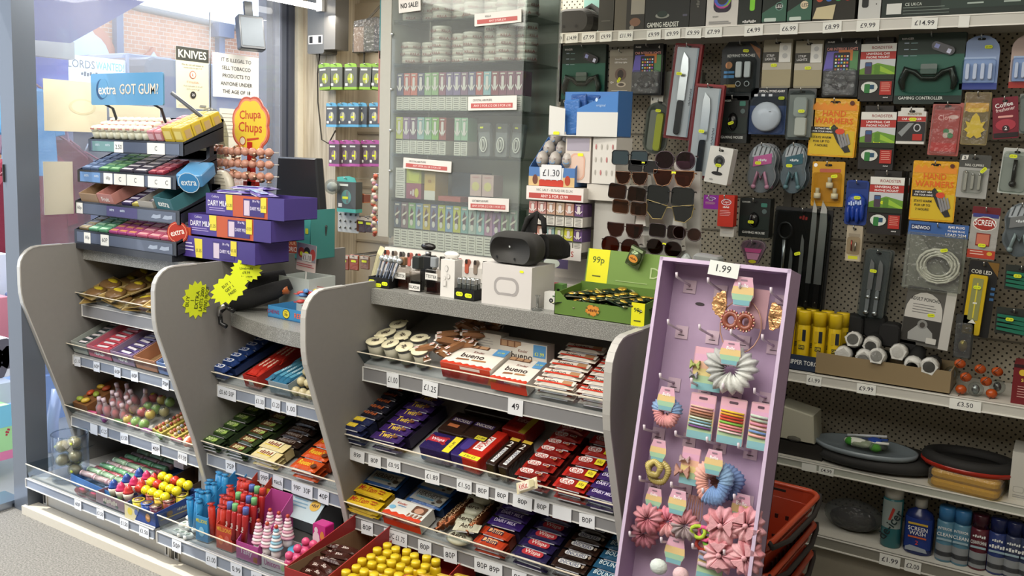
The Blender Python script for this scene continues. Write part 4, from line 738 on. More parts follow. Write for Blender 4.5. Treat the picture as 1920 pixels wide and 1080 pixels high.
for i in range(3): MB().tube([(-.07+.03*i,.02-.02*i,.028),(.06+.01*i,.03-.02*i,.05-.006*i)],.005,('#dfe4ea','#2c4c9a','#e4e6e0')[i],'gloss').build('handle',t)
MB().ball((-.02,-.02,.022),(.05,.02,.016),'#dce0d4','fabric').ball((-.045,-.022,.022),(.018,.02,.014),'#3c8a2c','fabric').ball((.04,-.02,.018),(.022,.02,.014),'#4c8c34','fabric').ball((.03,0,.035),(.025,.02,.012),'#2848a0','fabric').build('brush_head',t)
t=thing('wheel_cover','black and red steering wheel cover resting on the yellow cloths','steering wheel cover',M=Tr(tx(1818,3.2,.58),3.21,ZL+.062))
MB().tube([(.125*math.cos(a*.2618),.085*math.sin(a*.2618),.018) for a in range(24)],.022,'#1e1d1c','rubber',8,True).build('cover',t); MB().tube([(.137*math.cos(a*.2618),.097*math.sin(a*.2618),.008) for a in range(24)],.012,'#9c2415','gloss',6,True).build('red_band',t); MB().lathe([(.12,0),(.12,.004)],24,'#1a1918','rubber',sy=.7,z=.012).build('inner_card',t)
t=thing('cloth_pack','yellow duster cloths in clear wrap, overhanging the lower shelf edge','cloths',M=Tr(tx(1812,3.13,.53),3.17,ZL)@Rt(-6,'Z'))
for i in range(2): MB().prism(rr(.20,.13,.02,3),i*.03,i*.03+.029,'xy','#c9a22a','fabric',bev=.008).build('cloth',t)
MB().prism(rr(.215,.145,.02,3),-.0,.062,'xy','#f4ecd0','film',bev=.008).build('film_wrap',t)
a=tx(1893,3.15,.55); m=MB().box(0,0,0,.15,.14,.155,'#c6c5bd','card').front(0).pl(rr(.03,.02,.004,2,.025,.035),'#a8a8a0').pl(rr(.026,.016,.004,2,.025,.035),'#c6c5bd').lines(.01,.06,.016,.006,2,.002,'#999'); m.build('white_box',M=Tr(a,3.15,ZL),label='plain white carton at the end of the lower shelf',cat='box')
m=MB().prism([(0,0),(.16,0),(.15,.10),(.03,.12),(0,.05)],0,.12,'xz','#b8b6a4','gloss',bev=.006); m.build('appliance_box',M=Tr(tx(1440,3.12,.58),3.13,ZL+.055),label='cream plastic case tipped up above the black cushion',cat='case')
m=MB().box(-.06,0,0,.12,.1,.05,'#24221f','card'); m.build('dark_tray',M=Tr(tx(1475,3.12,.52),3.13,ZL),label='low dark tray under the cream plastic case',cat='tray')
MB().ball((0,0,.012),(.03,.02,.012),'#a8a698','film').build('film_packet',M=Tr(tx(1484,3.1,.55),3.14,ZL+.05),label='small crumpled clear packet on the dark tray',cat='packet')
# ---- base shelf
ZB=.247
t=thing('dark_bag','black goods in a shiny clear bag beside the de-icer','bag',M=Tr(tx(1592,3.16,.28),3.22,ZB)); MB().ball((0,0,.04),(.08,.05,.04),'#1b1a19','rubber',14,8).build('black_cloth',t); MB().ball((0,0,.055),(.10,.06,.055),'#cfd2d0','film',18,10).build('film_bag',t)
def bottle(label,px,prof,col,cap,draw,Y=3.17,cat='bottle',name='bottle',sy=1.,fin='gloss'):
    t=thing(name,label,cat,M=Tr(tx(px,Y,ZB+.05),Y,ZB)); MB().lathe(prof,20,col,fin,sy=sy).build('bottle_body',t); r=prof[-1][0]; z=prof[-1][1]
    MB().lathe([(cap[1],z),(cap[1]*1.02,z+cap[2]*.9),(cap[1]*.9,z+cap[2]),(.001,z+cap[2])],16,cap[0],'gloss',sy=sy if cap[1]>.02 else 1).build('cap',t)
    m=MB(); draw(m); m.build('label_print',t); return t
def wrapl(m,r,z0,z1,col,a0=-150,a1=-30,n=10,sy=1,fin='card'):
    vs=[];R=r+.0008
    for i in range(n+1): a=math.radians(a0+(a1-a0)*i/n); vs+=[(R*math.cos(a),R*sy*math.sin(a),z0),(R*math.cos(a),R*sy*math.sin(a),z1)]
    m.at().add(vs,[(2*i,2*i+2,2*i+3,2*i+1) for i in range(n)],col,fin,True)
bottle('clear teal de-icer bottle with a white cap and red slash logo',1671,[(.030,0),(.033,.004),(.033,.165),(.030,.17)],'#2e6a70',('#c9c9bf',.03,.035),lambda m:(wrapl(m,.033,.07,.165,'#8f9c98'),m.front(-.0345).t('de-icer',0,.085,.03,'#1c2c30',.12,rot=62),m.pl([(-.008,.10),(.0,.10),(.012,.14),(.004,.145)],'#a8342c')))
bottle('dark blue screen wash bottle with a white cap',1722,[(.043,0),(.046,.005),(.046,.12),(.038,.14),(.018,.152),(.017,.158)],'#1d2c66',('#b8b6ac',.02,.03),lambda m:(wrapl(m,.046,.02,.125,'#223a86',sy=.75),m.front(-.037).q(-.03,.105,.03,.112,'#c8a83c').t('SCREEN',0,.092,.014,'#e4e4e4',.06).t('WASH',0,.077,.014,'#e4e4e4',.05).q(-.028,.06,.028,.066,'#c8643c').t('2',0,.045,.014,'#e05040').pl([(-.034,.015),(.034,.015),(.028,.028),(-.02,.034),(-.034,.026)],'#9aa4b0')),sy=.75)
SP=[(1771,'#3c78ac','#5a88a0','INTERIOR',"CLEAN"),(1801,'#3a74a8','#5a88a0','INTERIOR','CLEAN'),(1834,'#3a1420','#5c2430','*6',"CLEAN'N SHINE"),(1868,'#1c2450','#30407a','*5','*6'),(1898,'#1b234c','#3c4460','*6','*5'),(1925,'#1a2246','#3c4460','*5','*7')]
LBS=['light blue interior cleaner spray beside the screen wash bottle','light blue interior cleaner spray beside the maroon can','maroon topped chrome cleaner spray can','navy spray can beside the maroon can','navy spray can, last but one on the bottom shelf','navy spray can at the very end of the bottom shelf']
for (px,c1,c2,a,b),lb in zip(SP,LBS):
    bottle(lb,px,[(.026,0),(.0275,.006),(.0275,.13),(.024,.138)],c2,(c1,.025,.045),lambda m:(wrapl(m,.0275,.008,.06,'#8d9296'),wrapl(m,.0275,.02,.036,'#2c2c34'),m.front(-.029).t(a,0,.115,.009,'#dfe4e4',.042).t(b,0,.095,.012,'#e8ecec',.045).q(-.022,.075,.022,.082,'#9ab4c0')),name='spray_can',cat='spray can',Y=3.16)
# ================================================================ lilac hair accessory stand
LM=Tr(-.84,1.70,0)@Rt(-13,'X'); LW,LL,LD=.312,1.335,.095; LI=LM.inverted()
def onP(px,py,yl=.05):
    d=LI.to_3x3()@_ray(px,py); o=LI@CC; k=(yl-o.y)/d.y; p=o+d*k; return p.x,p.z
PU='#b49cba'
st=thing('display_stand','tall lilac cardboard stand of hair accessories leaning back beside the sweet counter','display stand',M=LM)
MB().box(0,LD-.004,0,LW,LD,LL,PU,'matte').build('back_board',st)
MB().box(0,0,0,.005,LD,LL,'#ad94b4','matte').box(-.001,-.002,0,.007,.001,LL,'#c9b6d2','matte').build('side_board',st)
MB().box(LW-.005,0,0,LW,LD,LL,'#ad94b4','matte').box(LW-.007,-.002,0,LW+.001,.001,LL,'#c9b6d2','matte').build('side_board',st)
MB().box(.005,0,LL-.005,LW-.005,LD,LL,'#b8a0c0','matte').box(0,-.002,LL-.008,LW,.001,LL+.001,'#c9b6d2','matte').build('top_board',st)
MB().box(.02,LD+.0,0,LW-.02,LD+.004,.02,'#a98fb0').add([(LW/2,LD,.9),(LW/2,LD+.22,.06),(LW/2,LD,.05)],[(0,1,2)],'#8d7b94','card').build('rear_strut',st)
a,b=onP(1358,500,-.004); MB().at(Tr(a,-.004,LL-.01)@Rt(4,'Y')@FRM).q(-.036,-.022,.036,.012,'#d8dcd8').t('1.99',0,-.004,.017,'#26262a',.055,bold=.6).build('price_ticket',st)
MB().at(Tr(*[onP(1312,570,LD-.006)[0],LD-.005,onP(1312,570,LD-.006)[1]])@FRM).el(0,0,.012,.004,'#3a3238').build('oval_slot',st)
for r,(x0,y0) in enumerate(((1268,517),(1252,605),(1237,706),(1207,803),(1207,899),(1190,1003))):
    for c in range(4):
        x,z=onP(x0+59*c-(2*r if r>3 else 0),y0+ (11.5 if r>2 else 9.5)*c,.0)
        h=MB().tube([(x+.003,LD-.006,z-.012),(x+.002,LD-.03,z-.010),(x,.004,z-.002),(x,.0,z+.008)],.0032,'#d8ccd6','gloss',6); h.build('peg',st)
        MB().at(Tr(x+.004,LD-.006,z-.016)@FRM).q(-.016,-.016,.016,.016,'#cdb6c4').q(-.008,-.008,.008,-.006,'#4a3a44').build('peg_plate',st)
def PM(px,py,yl=.03,rot=0): x,z=onP(px,py,yl); return LM@Tr(x,yl,z)@Rt(rot,'Y')
def rain(m,w,h,n=.0): # rainbow header card, flat bands
    cs=('#d9a8b8','#d4a4c0','#e0b49a','#dcc98a','#a8c49c','#7fb0b8')
    for i,c in enumerate(cs): m.n=.0006+.00002*i; m.q(-w/2,h*(1-(i+1)/6),w/2,h*(1-i/6),c)
    return m
def hcard(t,w,h,z=0,brand=True,y=0):
    m=MB().prism([(-w*.36,z+h),(w*.36,z+h),(w*.5,z+h*.35),(w*.4,z+h*.2),(w*.36,z),(-w*.36,z),(-w*.4,z+h*.2),(-w*.5,z+h*.35)],y,y+.002,'xz','#d2b0c0','gloss')
    m.at(Tr(0,y,0)@FRM); 
    for i,(c,k0,k1,wa,wb) in enumerate((('#d8a8bc',.66,.95,.36,.46),('#dcc088',.4,.66,.46,.5),('#9cc2a4',.2,.4,.42,.5),('#78aab4',.03,.2,.35,.4))):
        m.pl([(-w*wa if k0>=.4 else -w*wb*.95,z+h*k1),(w*wa if k0>=.4 else w*wb*.95,z+h*k1),(w*wb if k0>=.4 else w*wa,z+h*k0),(-w*wb if k0>=.4 else -w*wa,z+h*k0)],c,'gloss')
    m.pl(rr(w*.3,h*.06,.002,2,0,z+h*.88),'#8d7484')
    if brand: m.t('Belle',0,z+h*.7,h*.13,'#fff',w*.55,bold=.5)
    m.build('header_card',t)
def ruff(m,c,R,r,cols,k=22,n=44,am=.2,sx=1,sz=1,fin='fabric',n2=8,ph=0):
    vs=[];fs=[]; 
    for i in range(n):
        a=2*math.pi*i/n; q=r*(1+am*math.sin(k*a+ph)+.12*math.sin(3*a+ph)); cr=R+ .12*r*math.sin(5*a)
        for j in range(n2):
            b=2*math.pi*j/n2; rr_=cr+q*math.cos(b); vs.append((c[0]+rr_*math.cos(a)*sx,c[1]+q*.75*math.sin(b),c[2]+rr_*math.sin(a)*sz))
    for i in range(n):
        col=cols[int(i/n*len(cols))%len(cols)]; f=[(i*n2+j,i*n2+(j+1)%n2,((i+1)%n)*n2+(j+1)%n2,((i+1)%n)*n2+j) for j in range(n2)]
        o=len(m.v)
        for g in f: m.f.append(tuple(v+o for v in g)); m.c.append(lin(col)); m.m.append(fin); m.s.append(True)
    m.v+=[tuple(m.T@Vector(v)) for v in vs]; return m
def bow(m,c,w,h,col,fin='fabric'):
    x,y,z=c
    for s in(-1,1): m.prism([(x+s*w*.08,z),(x+s*w*.5,z+h*.5),(x+s*w*.56,z+h*.2),(x+s*w*.5,z),(x+s*w*.56,z-h*.2),(x+s*w*.5,z-h*.5)],y-.006,y+.004,'xz',col,fin,bev=.002)
    m.ball((x,y-.005,z),(w*.12,.008,h*.16),col,fin); return m
# gold alice band with glitter bows and beaded rings
t=thing('hair_band','hair band with two gold glitter bows under a see-through header card','hair band',M=PM(1392,575,.02))
MB().prism(rr(.05,.09,.003,2,.03,-.0),.012,.014,'xz','#b08a94','gloss').build('backing_card',t)
MB().tube([(.048*math.cos(a*.35),.006,-.045+.062*math.sin(a*.35)) for a in range(18)],.0016,'#b48a78','gloss',5,True).build('band',t)
for s,x,z in((-1,-.038,-.0),(1,.066,-.014)): 
    m=MB(); 
    for i in range(7): a=math.radians(-70+i*24+ (180 if s<0 else 0)); m.at(Tr(x,-.004,z)@Rt(-math.degrees(a),'Y')).prism([(0,-.003),(.030,-.007),(.034,0),(.030,.007),(0,.003)],-.003,.003,'xz','#d0a070','foil',bev=.001)
    m.build('glitter_bow',t)
hcard(t,.052,.068,.0,y=-.012)
t=thing('bobble','two brown rings studded with pink and gold beads, hanging in front of the hair band','bobble',M=PM(1384,602,.012))
for x in(-.017,.017):
    m=MB().tube([(x+.015*math.cos(a*.52),0,.016*math.sin(a*.52)) for a in range(12)],.007,'#8a4c3c','gloss',7,True)
    for i in range(20): a=i*.314; m.ball((x+.0215*math.cos(a),-.004,.022*math.sin(a)),.0028,('#e4c0a0','#d88a8a')[i%2],'foil',5,4)
    m.build('bead_ring',t)
t=thing('scrunchie','silver grey ruffled scrunchie hanging under the gold beaded rings','scrunchie',M=PM(1370,692,.02)); ruff(MB(),(0,0,0),.034,.020,('#c4c6c4','#aeb0ae','#d4d6d2'),k=17,am=.26,sx=1.1,n=68).build('ruffle',t); hcard(t,.050,.056,.008,y=-.018)
t=thing('bow_clip','card with a lime bow and a grey bow, behind the silver scrunchie','bow',M=PM(1312,690,.04)); rain(MB().prism(rr(.075,.10,.002,2,.02,.0),0,.002,'xz','#c49aa8','gloss').at(Tr(.02,0,-.05)@FRM),.07,.1).build('backing_card',t)
bow(MB(),(-.010,-.006,.006),.022,.022,'#a8b46c').build('lime_bow',t); bow(MB(),(-.010,-.006,-.018),.018,.018,'#9a98a4').build('grey_bow',t)
t=thing('scrunchie','pink and blue scrunchie, first in the middle row of the lilac stand','scrunchie',M=PM(1250,772,.022)); ruff(MB(),(0,0,0),.022,.015,('#7f9cc4','#88a6cc','#d8969a','#e0a0a0'),k=26,am=.18,n=78).build('ruffle',t); hcard(t,.045,.056,.002,y=-.014)
def ties(px,py,cols,lab,w=.062,h=.105):
    t=thing('hair_ties',lab,'hair ties',M=PM(px,py,.035)); rain(MB().prism(rr(w,h,.003,2,0,h/2),0,.002,'xz','#c9a2a8','gloss').front(0),w*.96,h*.97).pl(rr(w*.34,.006,.002,2,0,h*.9),'#5a4450').q(-w*.46,.003,w*.46,h*.16,'#7fb0b8').build('backing_card',t)
    for i,c in enumerate(cols):
        z=h*(.70-.5*i/len(cols)); MB().tube([(-w*.42,-.004,z+.001),(0,-.006,z),(w*.42,-.004,z-.001),(w*.45,.003,z),(0,.006,z),(-w*.45,.003,z)],h*.5/len(cols)*.36,c,'fabric',6,True).build('tie',t)
    return t
ties(1309,823,('#d8b8a4','#c9988c','#b07a64','#8a6a58','#c8d4c4','#7fa8b8','#a8c8d8','#7a4c8a'),'card of pastel and brown hair ties beside the pink and blue scrunchie')
ties(1366,833,('#e0c03c','#d8a02c','#b83c2c','#c84c34','#7ab84c','#e09094','#d87c88','#e8c4c8'),'card of yellow, red, green and pink hair ties, centre of the middle row')
ties(1417,843,('#c4d4c4','#a8b8a4','#d08a9c','#d4b0b4','#7090c0','#e0a49c'),'card of muted striped hair ties next to the lilac edge',w=.045)
t=thing('bobble','pale yellow coiled spiral bobble on a double card','bobble',M=PM(1229,880,.022)); 
for R,y,c,x,z in((.024,.004,'#b8a868',.006,-.004),(.015,-.006,'#c4b46c',-.002,.002)): ruff(MB(),(x,y,z),R,.0075,(c,'#a89858'),k=30,am=.15,n=90,fin='gloss',n2=6).build('coil',t)
hcard(t,.042,.052,.018,False); 
t=thing('bow_clip','beige double bow clip beside the yellow spiral bobble','bow',M=PM(1284,872,.03)); rain(MB().prism(rr(.045,.085,.002,2,.012,.0),0,.002,'xz','#b890a0','gloss').at(Tr(.012,0,-.042)@FRM),.042,.085).build('backing_card',t); bow(MB(),(0,-.006,.014),.022,.018,'#b8a0a0').build('grey_bow',t); bow(MB(),(-.002,-.007,-.014),.032,.030,'#b88c80').build('beige_bow',t)
t=thing('scrunchie','large salmon and blue scrunchie with a see-through header card','scrunchie',M=PM(1338,903,.016)); ruff(MB(),(0,0,0),.030,.017,('#88a8cc','#c8c0c0','#d8a498','#d89c90','#7c9ccc','#7898c8'),k=30,am=.15,n=90,sx=.95,sz=1.15).build('ruffle',t); hcard(t,.044,.056,.016,y=-.018)
t=thing('scrunchie','blue and brown scrunchie half hidden behind the large salmon one','scrunchie',M=PM(1362,903,.05)); ruff(MB(),(0,0,0),.026,.015,('#7088b4','#9a6a60','#6c84b0'),k=26,am=.16,n=78).build('ruffle',t)
for i,(a,b,c,l) in enumerate(((1215,972,('#c88a94','#b8707c'),'dusty pink floral scrunchie, nearest the lilac left board'),(1252,978,('#d88498','#cc7078','#e0a4a8'),'brighter pink scrunchie in the middle of the bunch'),(1208,1000,('#c8909c','#a86a78'),'pink spotted scrunchie lowest in the bunch by the board'),(1285,985,('#c4848c','#9a8a8c'),'dusky pink scrunchie at the elastic strings'))):
    t=thing('scrunchie',l,'scrunchie','pink scrunchie bunch',M=PM(a,b,.02+.012*(i%3))); ruff(MB(),(0,0,0),.020,.014,c,k=13,am=.3,n=52,ph=i).build('ruffle',t)
t=thing('header_card','rainbow card hooked over the pink scrunchie bunch','card',M=PM(1267,965,.006)); hcard(t,.045,.056,0)
t=thing('header_card','rainbow card hooked behind the spotted scrunchies','card',M=PM(1223,955,.03)); hcard(t,.042,.05,0)
t=thing('hair_elastic','bunch of brown hair elastics hanging beside the pink scrunchies','hair ties',M=PM(1297,970,.03))
for i in range(6): MB().tube([(-.012+.006*i,0,.05),(-.016+.006*i,-.002,0),(-.010+.006*i,-.003,-.012),(-.006+.006*i,-.002,.0),(-.010+.006*i,0,.05)],.0011,('#8a5c50','#a0786c')[i%2],'fabric',4).build('elastic',t)
for i,(c,dx,dz,l) in enumerate((('#a8c43c',-.010,.004,'lime'),('#d85c8c',.004,.003,'hot pink'),('#6cae3c',.014,-.006,'green'),('#d8cc3c',.020,-.018,'yellow'),('#a83c34',.0,-.022,'red'))):
    x,z=onP(1318,1002,.018); t=MB().tube([(.016*math.cos(a*.52),.003*math.sin(a),.013*math.sin(a*.52)) for a in range(12)],.0045,c,'fabric',6,True).build('hair_tie',M=LM@Tr(x+dx,.012+.004*i,z+dz)@Rt(35*i,'Y'),label=l+' fluffy hair tie in the knot beside the pink bow scrunchies',cat='hair tie',group='bright hair tie knot')
for i,(a,b,r,l) in enumerate(((1355,985,.024,'large pink bow scrunchie nearest the bright hair ties'),(1402,985,.022,'large pink bow scrunchie beside the lilac edge'),(1352,1040,.022,'pink bow scrunchie hanging lowest under its header card'),(1400,1045,.020,'pink bow scrunchie low against the lilac edge'))):
    t=thing('scrunchie',l,'scrunchie','pink bow scrunchies',M=PM(a,b,.018)@Rt(40*i,'Y')); ruff(MB(),(0,0,0),r,.018,('#d49aa4','#c8848c','#dcaab0'),k=11,am=.26,n=55,ph=i*2).build('ruffle',t); bow(MB(),(0,-.014,.0),.05,.04,'#d49ca4').build('bow',t)
t=thing('header_card','rainbow card behind the pink bow scrunchies','card',M=PM(1385,985,.045)); hcard(t,.046,.07,0)
t=thing('bow_clip','fluffy white pom bobbles on twin rainbow cards near the stand foot','bobble',M=PM(1262,1058,.03)); hcard(t,.05,.06,0,False); MB().ball((-.03,-.01,-.012),(.022,.016,.018),'#cfd8d4','fabric').ball((.025,-.01,-.016),(.02,.016,.018),'#d8b8bc','fabric').build('pom',t)
ties(1328,1088,('#b8a8bc','#9aa4c0','#c8b0b8'),'pale card of small clips near the foot of the lilac stand',h=.085)
# ================================================================ shopping baskets
def basket(M,lab,first=False):
    t=thing('shopping_basket',lab,'basket',M=M)
    def ringp(w,d,z): return [(x,y,z) for x,y in rr(w,d,.04,4)]
    a=rr(.30,.22,.03,4);b=rr(.42,.30,.04,4);n=len(a); m=MB()
    vs=[(x,y,0) for x,y in a]+[(x,y,.20) for x,y in b]; m.add(vs,[(i,(i+1)%n,n+(i+1)%n,n+i) for i in range(n)]+[tuple(range(n-1,-1,-1))],'#a83a20','gloss')
    m.tube(ringp(.43,.31,.20),.008,'#c04a2c','gloss',6,True).tube(ringp(.405,.287,.165),.0035,'#b8452c','gloss',5,True); m.build('body',t)
    s=MB()
    for yy in(-1,1):
        for i in range(9):
            for z0 in(.03,.085): s.at(Tr(-.12+.03*i,yy*(.119+ (z0+.02)*.19),z0)).cb(.009,.004,.038,'#3a140c','matte',0,0)
    for xx in(-1,1):
        for i in range(6):
            for z0 in(.03,.085): s.at(Tr(xx*(.156+(z0+.02)*.28),-.075+.03*i,z0)).cb(.004,.009,.038,'#3a140c','matte')
    s.build('slot_grille',t,kind='stuff')
    MB().tube([(-.20,-.155,.205),(-.19,-.16,.19),(-.1,-.172,.18),(.1,-.172,.18),(.19,-.16,.19),(.20,-.155,.205)],.007,'#2a2624','rubber',6).build('handle',t)
    MB().box(.205,-.06,.12,.222,.06,.19,'#2a2624','rubber').build('handle_mount',t)
    return t
for i in range(6): basket(Tr(-.70,2.29,.0+.084*i)@Rt(92-i,'Z'),['red shopping basket standing on the floor, lowest of six','red shopping basket on the floor under the nested stack','red shopping basket at the bottom but one of the nested stack','red shopping basket second from the floor in the stack','red shopping basket second from the top of the stack','top red shopping basket, empty, in the stack behind the lilac stand'][i])
# ================================================================ on the main worktop
ZW=1.078
def WX(px,Y,z=ZW): return tx(px,Y,z)
# headset box and headset
bx0,bx1,by0,by1=-1.511,-1.335,2.225,2.36; bw=bx1-bx0; bh=aY(950,497,by0).z-ZW
t=thing('headset_box','white box with a grey goggle outline, under the black VR headset','box',M=Tr((bx0+bx1)/2,by0,ZW))
m=MB().box(-bw/2,0,0,bw/2,by1-by0,bh,'#cfcbc8','card').front(0)
o=[];  
for a,b in rr(bw*.50,bh*.46,bh*.2,6,-.0,bh*.47): o.append((a,b+ (.010*math.exp(-(a/.018)**2) if b<bh*.4 else 0)))
i_=[(a*.80,(b-bh*.47)*.72+bh*.47) for a,b in o]
m.pl(o,'#a19d9c').pl(i_,'#cfcbc8').pl(rr(.014,.007,.003,2,bw*.30,bh*.88),'#e4f02a'); m.build('carton',t)
hx=(tx(905,2.26,ZW+bh+.03)+tx(1046,2.33,ZW+bh+.03))/2
t=thing('headset','black VR headset with a strap loop, resting on its white box','VR headset',M=Tr(-1.415,2.29,ZW+bh)@Rt(-3,'Z'))
def shell(m,secs,col,fin='rubber'):
    n=len(secs[0][1]); vs=[];fs=[]
    for y,P in secs: vs+=[(a,y,b) for a,b in P]
    for k in range(len(secs)-1): fs+=[(k*n+i,k*n+(i+1)%n,(k+1)*n+(i+1)%n,(k+1)*n+i) for i in range(n)]
    fs+=[tuple(range(n)),tuple((len(secs)-1)*n+i for i in range(n-1,-1,-1))]
    return m.add(vs,fs,col,fin,True)
def vz(w,h,dz=0,dx=0): return [(a*(1)+dx,b+dz+h/2+(.012*math.exp(-(a/.03)**2) if b<-h*.3 else 0)) for a,b in rr(w,h,h*.45,6)]
shell(MB(),[(-.062,vz(.10,.055,.012)),(-.066,vz(.03,.02,.03)),(-.060,vz(.145,.078,.004)),(-.045,vz(.172,.095,0)),(-.01,vz(.176,.098,0)),(.012,vz(.160,.09,.003))] [2:],'#2e2d2b').front(-.0608).el(0,.055,.003,.002,'#c8c8c4').el(-.045,.022,.004,.004,'#111').el(.02,.020,.004,.004,'#111').pl(rr(.006,.002,.001,1,0,.058),'#999').build('visor',t)
shell(MB(),[(.012,vz(.155,.088,.004)),(.05,vz(.14,.078,.008)),(.06,vz(.10,.05,.02))],'#1c1b1a','fabric').build('face_cushion',t)
MB().tube([(-.03,.045,.085),(-.028,.07,.13),(-.005,.085,.148),(.018,.09,.13),(.03,.08,.09)],[.006,.009,.010,.010,.008],'#191817','fabric',8).build('top_strap',t)
MB().prism([(-.038,.088),(.002,.088),(.006,.148),(-.014,.150),(-.03,.12)],.075,.079,'xz','#1b1a19','fabric').build('strap_flap',t)
shell(MB(),[(.02,vz(.05,.085,.008,.062)),(.08,vz(.055,.09,.0,.075)),(.13,vz(.05,.07,.0,.07)),(.15,vz(.02,.04,.01,.06))],'#171615','fabric').build('side_strap',t)
# perfume testers
def perf(px,Y,w,d,h,liq,lv,cap,ch,lab,txt='TESTER',lz=.62,glass='#e8e4e0'):
    x=WX(px,Y,ZW+.03); t=thing('perfume_bottle',lab,'perfume',M=Tr(x,Y,ZW))
    MB().prism(rr(w,d,.004,3),0,h,'xy',glass,'clear',bev=.003).build('glass_bottle',t)
    MB().prism(rr(w*.86,d*.8,.003,2),.005,h*lv,'xy',liq,'lens').build('perfume_liquid',t)
    MB().cyl(.008,h,h+.008,'#b8b4ac','metal',10).build('collar',t)
    m=MB(); (m.prism(rr(cap[1],cap[1]*.9,.004,3),h+.006,h+.006+ch,'xy',cap[0],'gloss',bev=.002)); m.build('cap',t)
    m=MB().at(Tr(0,-d/2-.0005,h*lz)@FRM).q(-w*.46,-.011,w*.46,.011,'#dcdad4').t(txt,0,0,.010,'#222',w*.84,bold=1,rot=-3); m.build('paper_label',t); return t
perf(756,2.27,.048,.03,.072,'#a8682c',.55,('#8c6c50',.022),.026,'square amber perfume tester with a brown cap, next to the pens','TESTER')
perf(783,2.26,.050,.03,.068,'#5a6a68',.5,('#2a2f2e',.03),.04,'clear perfume bottle with a dark cap and black figure, between two testers','ELXDR',.22)
perf(814,2.255,.052,.03,.080,'#8c3434',.5,('#8d9296',.022),.032,'square pink-red perfume tester with a grey cap, next to the white carton','TESTER',.72)
x=WX(803,2.36,ZW+.1); t=thing('perfume_bottle','tall black perfume bottle with a lip shaped stopper, behind the testers','perfume',M=Tr(x,2.36,ZW)); MB().prism(rr(.05,.03,.006,3),0,.105,'xy','#26282a','gloss',bev=.004).build('glass_bottle',t); MB().cyl(.010,.105,.118,'#999','metal',10).build('collar',t); MB().ball((0,0,.135),(.030,.014,.013),'#1a1718','gloss',14,8).build('stopper',t)
x=WX(846,2.255,ZW+.05); t=thing('perfume_box','white perfume carton with faint line drawing and a white lip shaped top','perfume',M=Tr(x,2.255,ZW))
m=MB().box(-.027,-.02,0,.027,.02,.118,'#dcd9d4','card').front(-.02)
for u,v,a,b in((-.004,.09,.007,.010),(-.010,.06,.004,.006),(.004,.066,.006,.008)): m.el(u,v,a,b,'#8d8a88',n=12); m.el(u,v,a*.86,b*.9,'#dcd9d4',n=12)
m.q(-.016,.034,-.004,.052,'#a8a5a2').q(-.0153,.0347,-.0047,.0513,'#dcd9d4').q(-.001,.03,.0,.1,'#9a9896'); m.build('carton',t); MB().ball((0,0,.132),(.030,.012,.012),'#e4e2dc','gloss',14,8).cyl(.006,.116,.124,'#ccc','gloss',8).build('stopper',t)
# lighter tray and pens
x=WX(879,2.25,ZW+.02); t=thing('lighter_tray','black tray with two yellow price stickers holding steel lighters','tray',M=Tr(x,2.25,ZW)); m=MB().open(.075,.05,.034,'#161616',.002,inn='#0c0c0c'); sticker(m,-.017,.018,0,.026,.013,'£2.99',-.0255); sticker(m,.017,.016,0,.026,.013,'£2.99',-.0255); m.build('tray',t)
lt=thing('lighter','l','lighter'); MB().prism(rr(.017,.013,.004,3),0,.045,'xy','#7f8482','metal',bev=.001).build('body',lt); MB().prism(rr(.0175,.0135,.004,3),.045,.062,'xy','#c8cac8','metal',bev=.002).build('lid',lt)
spread(lt,[Tr(x-.026+.0175*(i%4),2.24+.018*(i//4),ZW+.004) for i in range(8)],lambda i:'steel lighter in the black tray, %s from the white perfume carton, %s row'%(ORD[i%4],('front','back')[i//4]),'steel lighters in the black tray')
x=WX(719,2.25,ZW+.02); t=thing('pen_tray','black tray with three yellow price stickers holding silver pens','tray',M=Tr(x,2.25,ZW)@Rt(2,'Z')); m=MB().open(.086,.05,.034,'#141414',.002,inn='#0c0c0c'); sticker(m,-.028,.019,0,.024,.012,'£1.50',-.0255); sticker(m,.0,.009,0,.024,.012,'£1.50',-.0255); sticker(m,.026,.016,0,.024,.012,'£1.50',-.0255); m.build('tray',t)
pn=thing('pen','p','pen'); MB().cyl(.0035,0,.085,'#a0a4ac','metal',8).build('barrel',pn); MB().cyl(.0042,.05,.056,'#d8d8dc','metal',8).build('ring',pn); MB().ball((0,0,.094),.0105,'#c4c8c8','foil',10,7).build('sparkly_ball',pn)
spread(pn,[Tr(x-.032+.013*(i%6)+.004*(i//6),2.243+.016*(i//6),ZW+.006)@Rt(16+3*(i%3),'Y')@Rt(-4,'X') for i in range(10)],lambda i:'silver pen with a sparkly ball top, %s from the notebooks, %s row of the tray'%(ORD[i%6],('front','back')[i//6]),'silver pens in the black tray')
nb=MB().box(-.045,0,0,.045,.008,.115,'#cfc9a8','card').front(0).q(-.043,.002,.043,.113,'#d8d4bc').q(-.038,.01,.038,.1,'#c9c7b8').build('notebook')
spread(nb,[Tr(WX(700,2.3,ZW+.05)-.014*i,2.30+.012*i,ZW)@Rt(17,'Y')@Rt(-55,'Z') for i in range(4)],lambda i:'pale cream notebook leaning behind the silver pens, %s in the row'%ORD[i],'cream notebooks behind the pens')
for o in bpy.data.objects:
    if o.name.startswith('notebook'): o['category']='notebook'
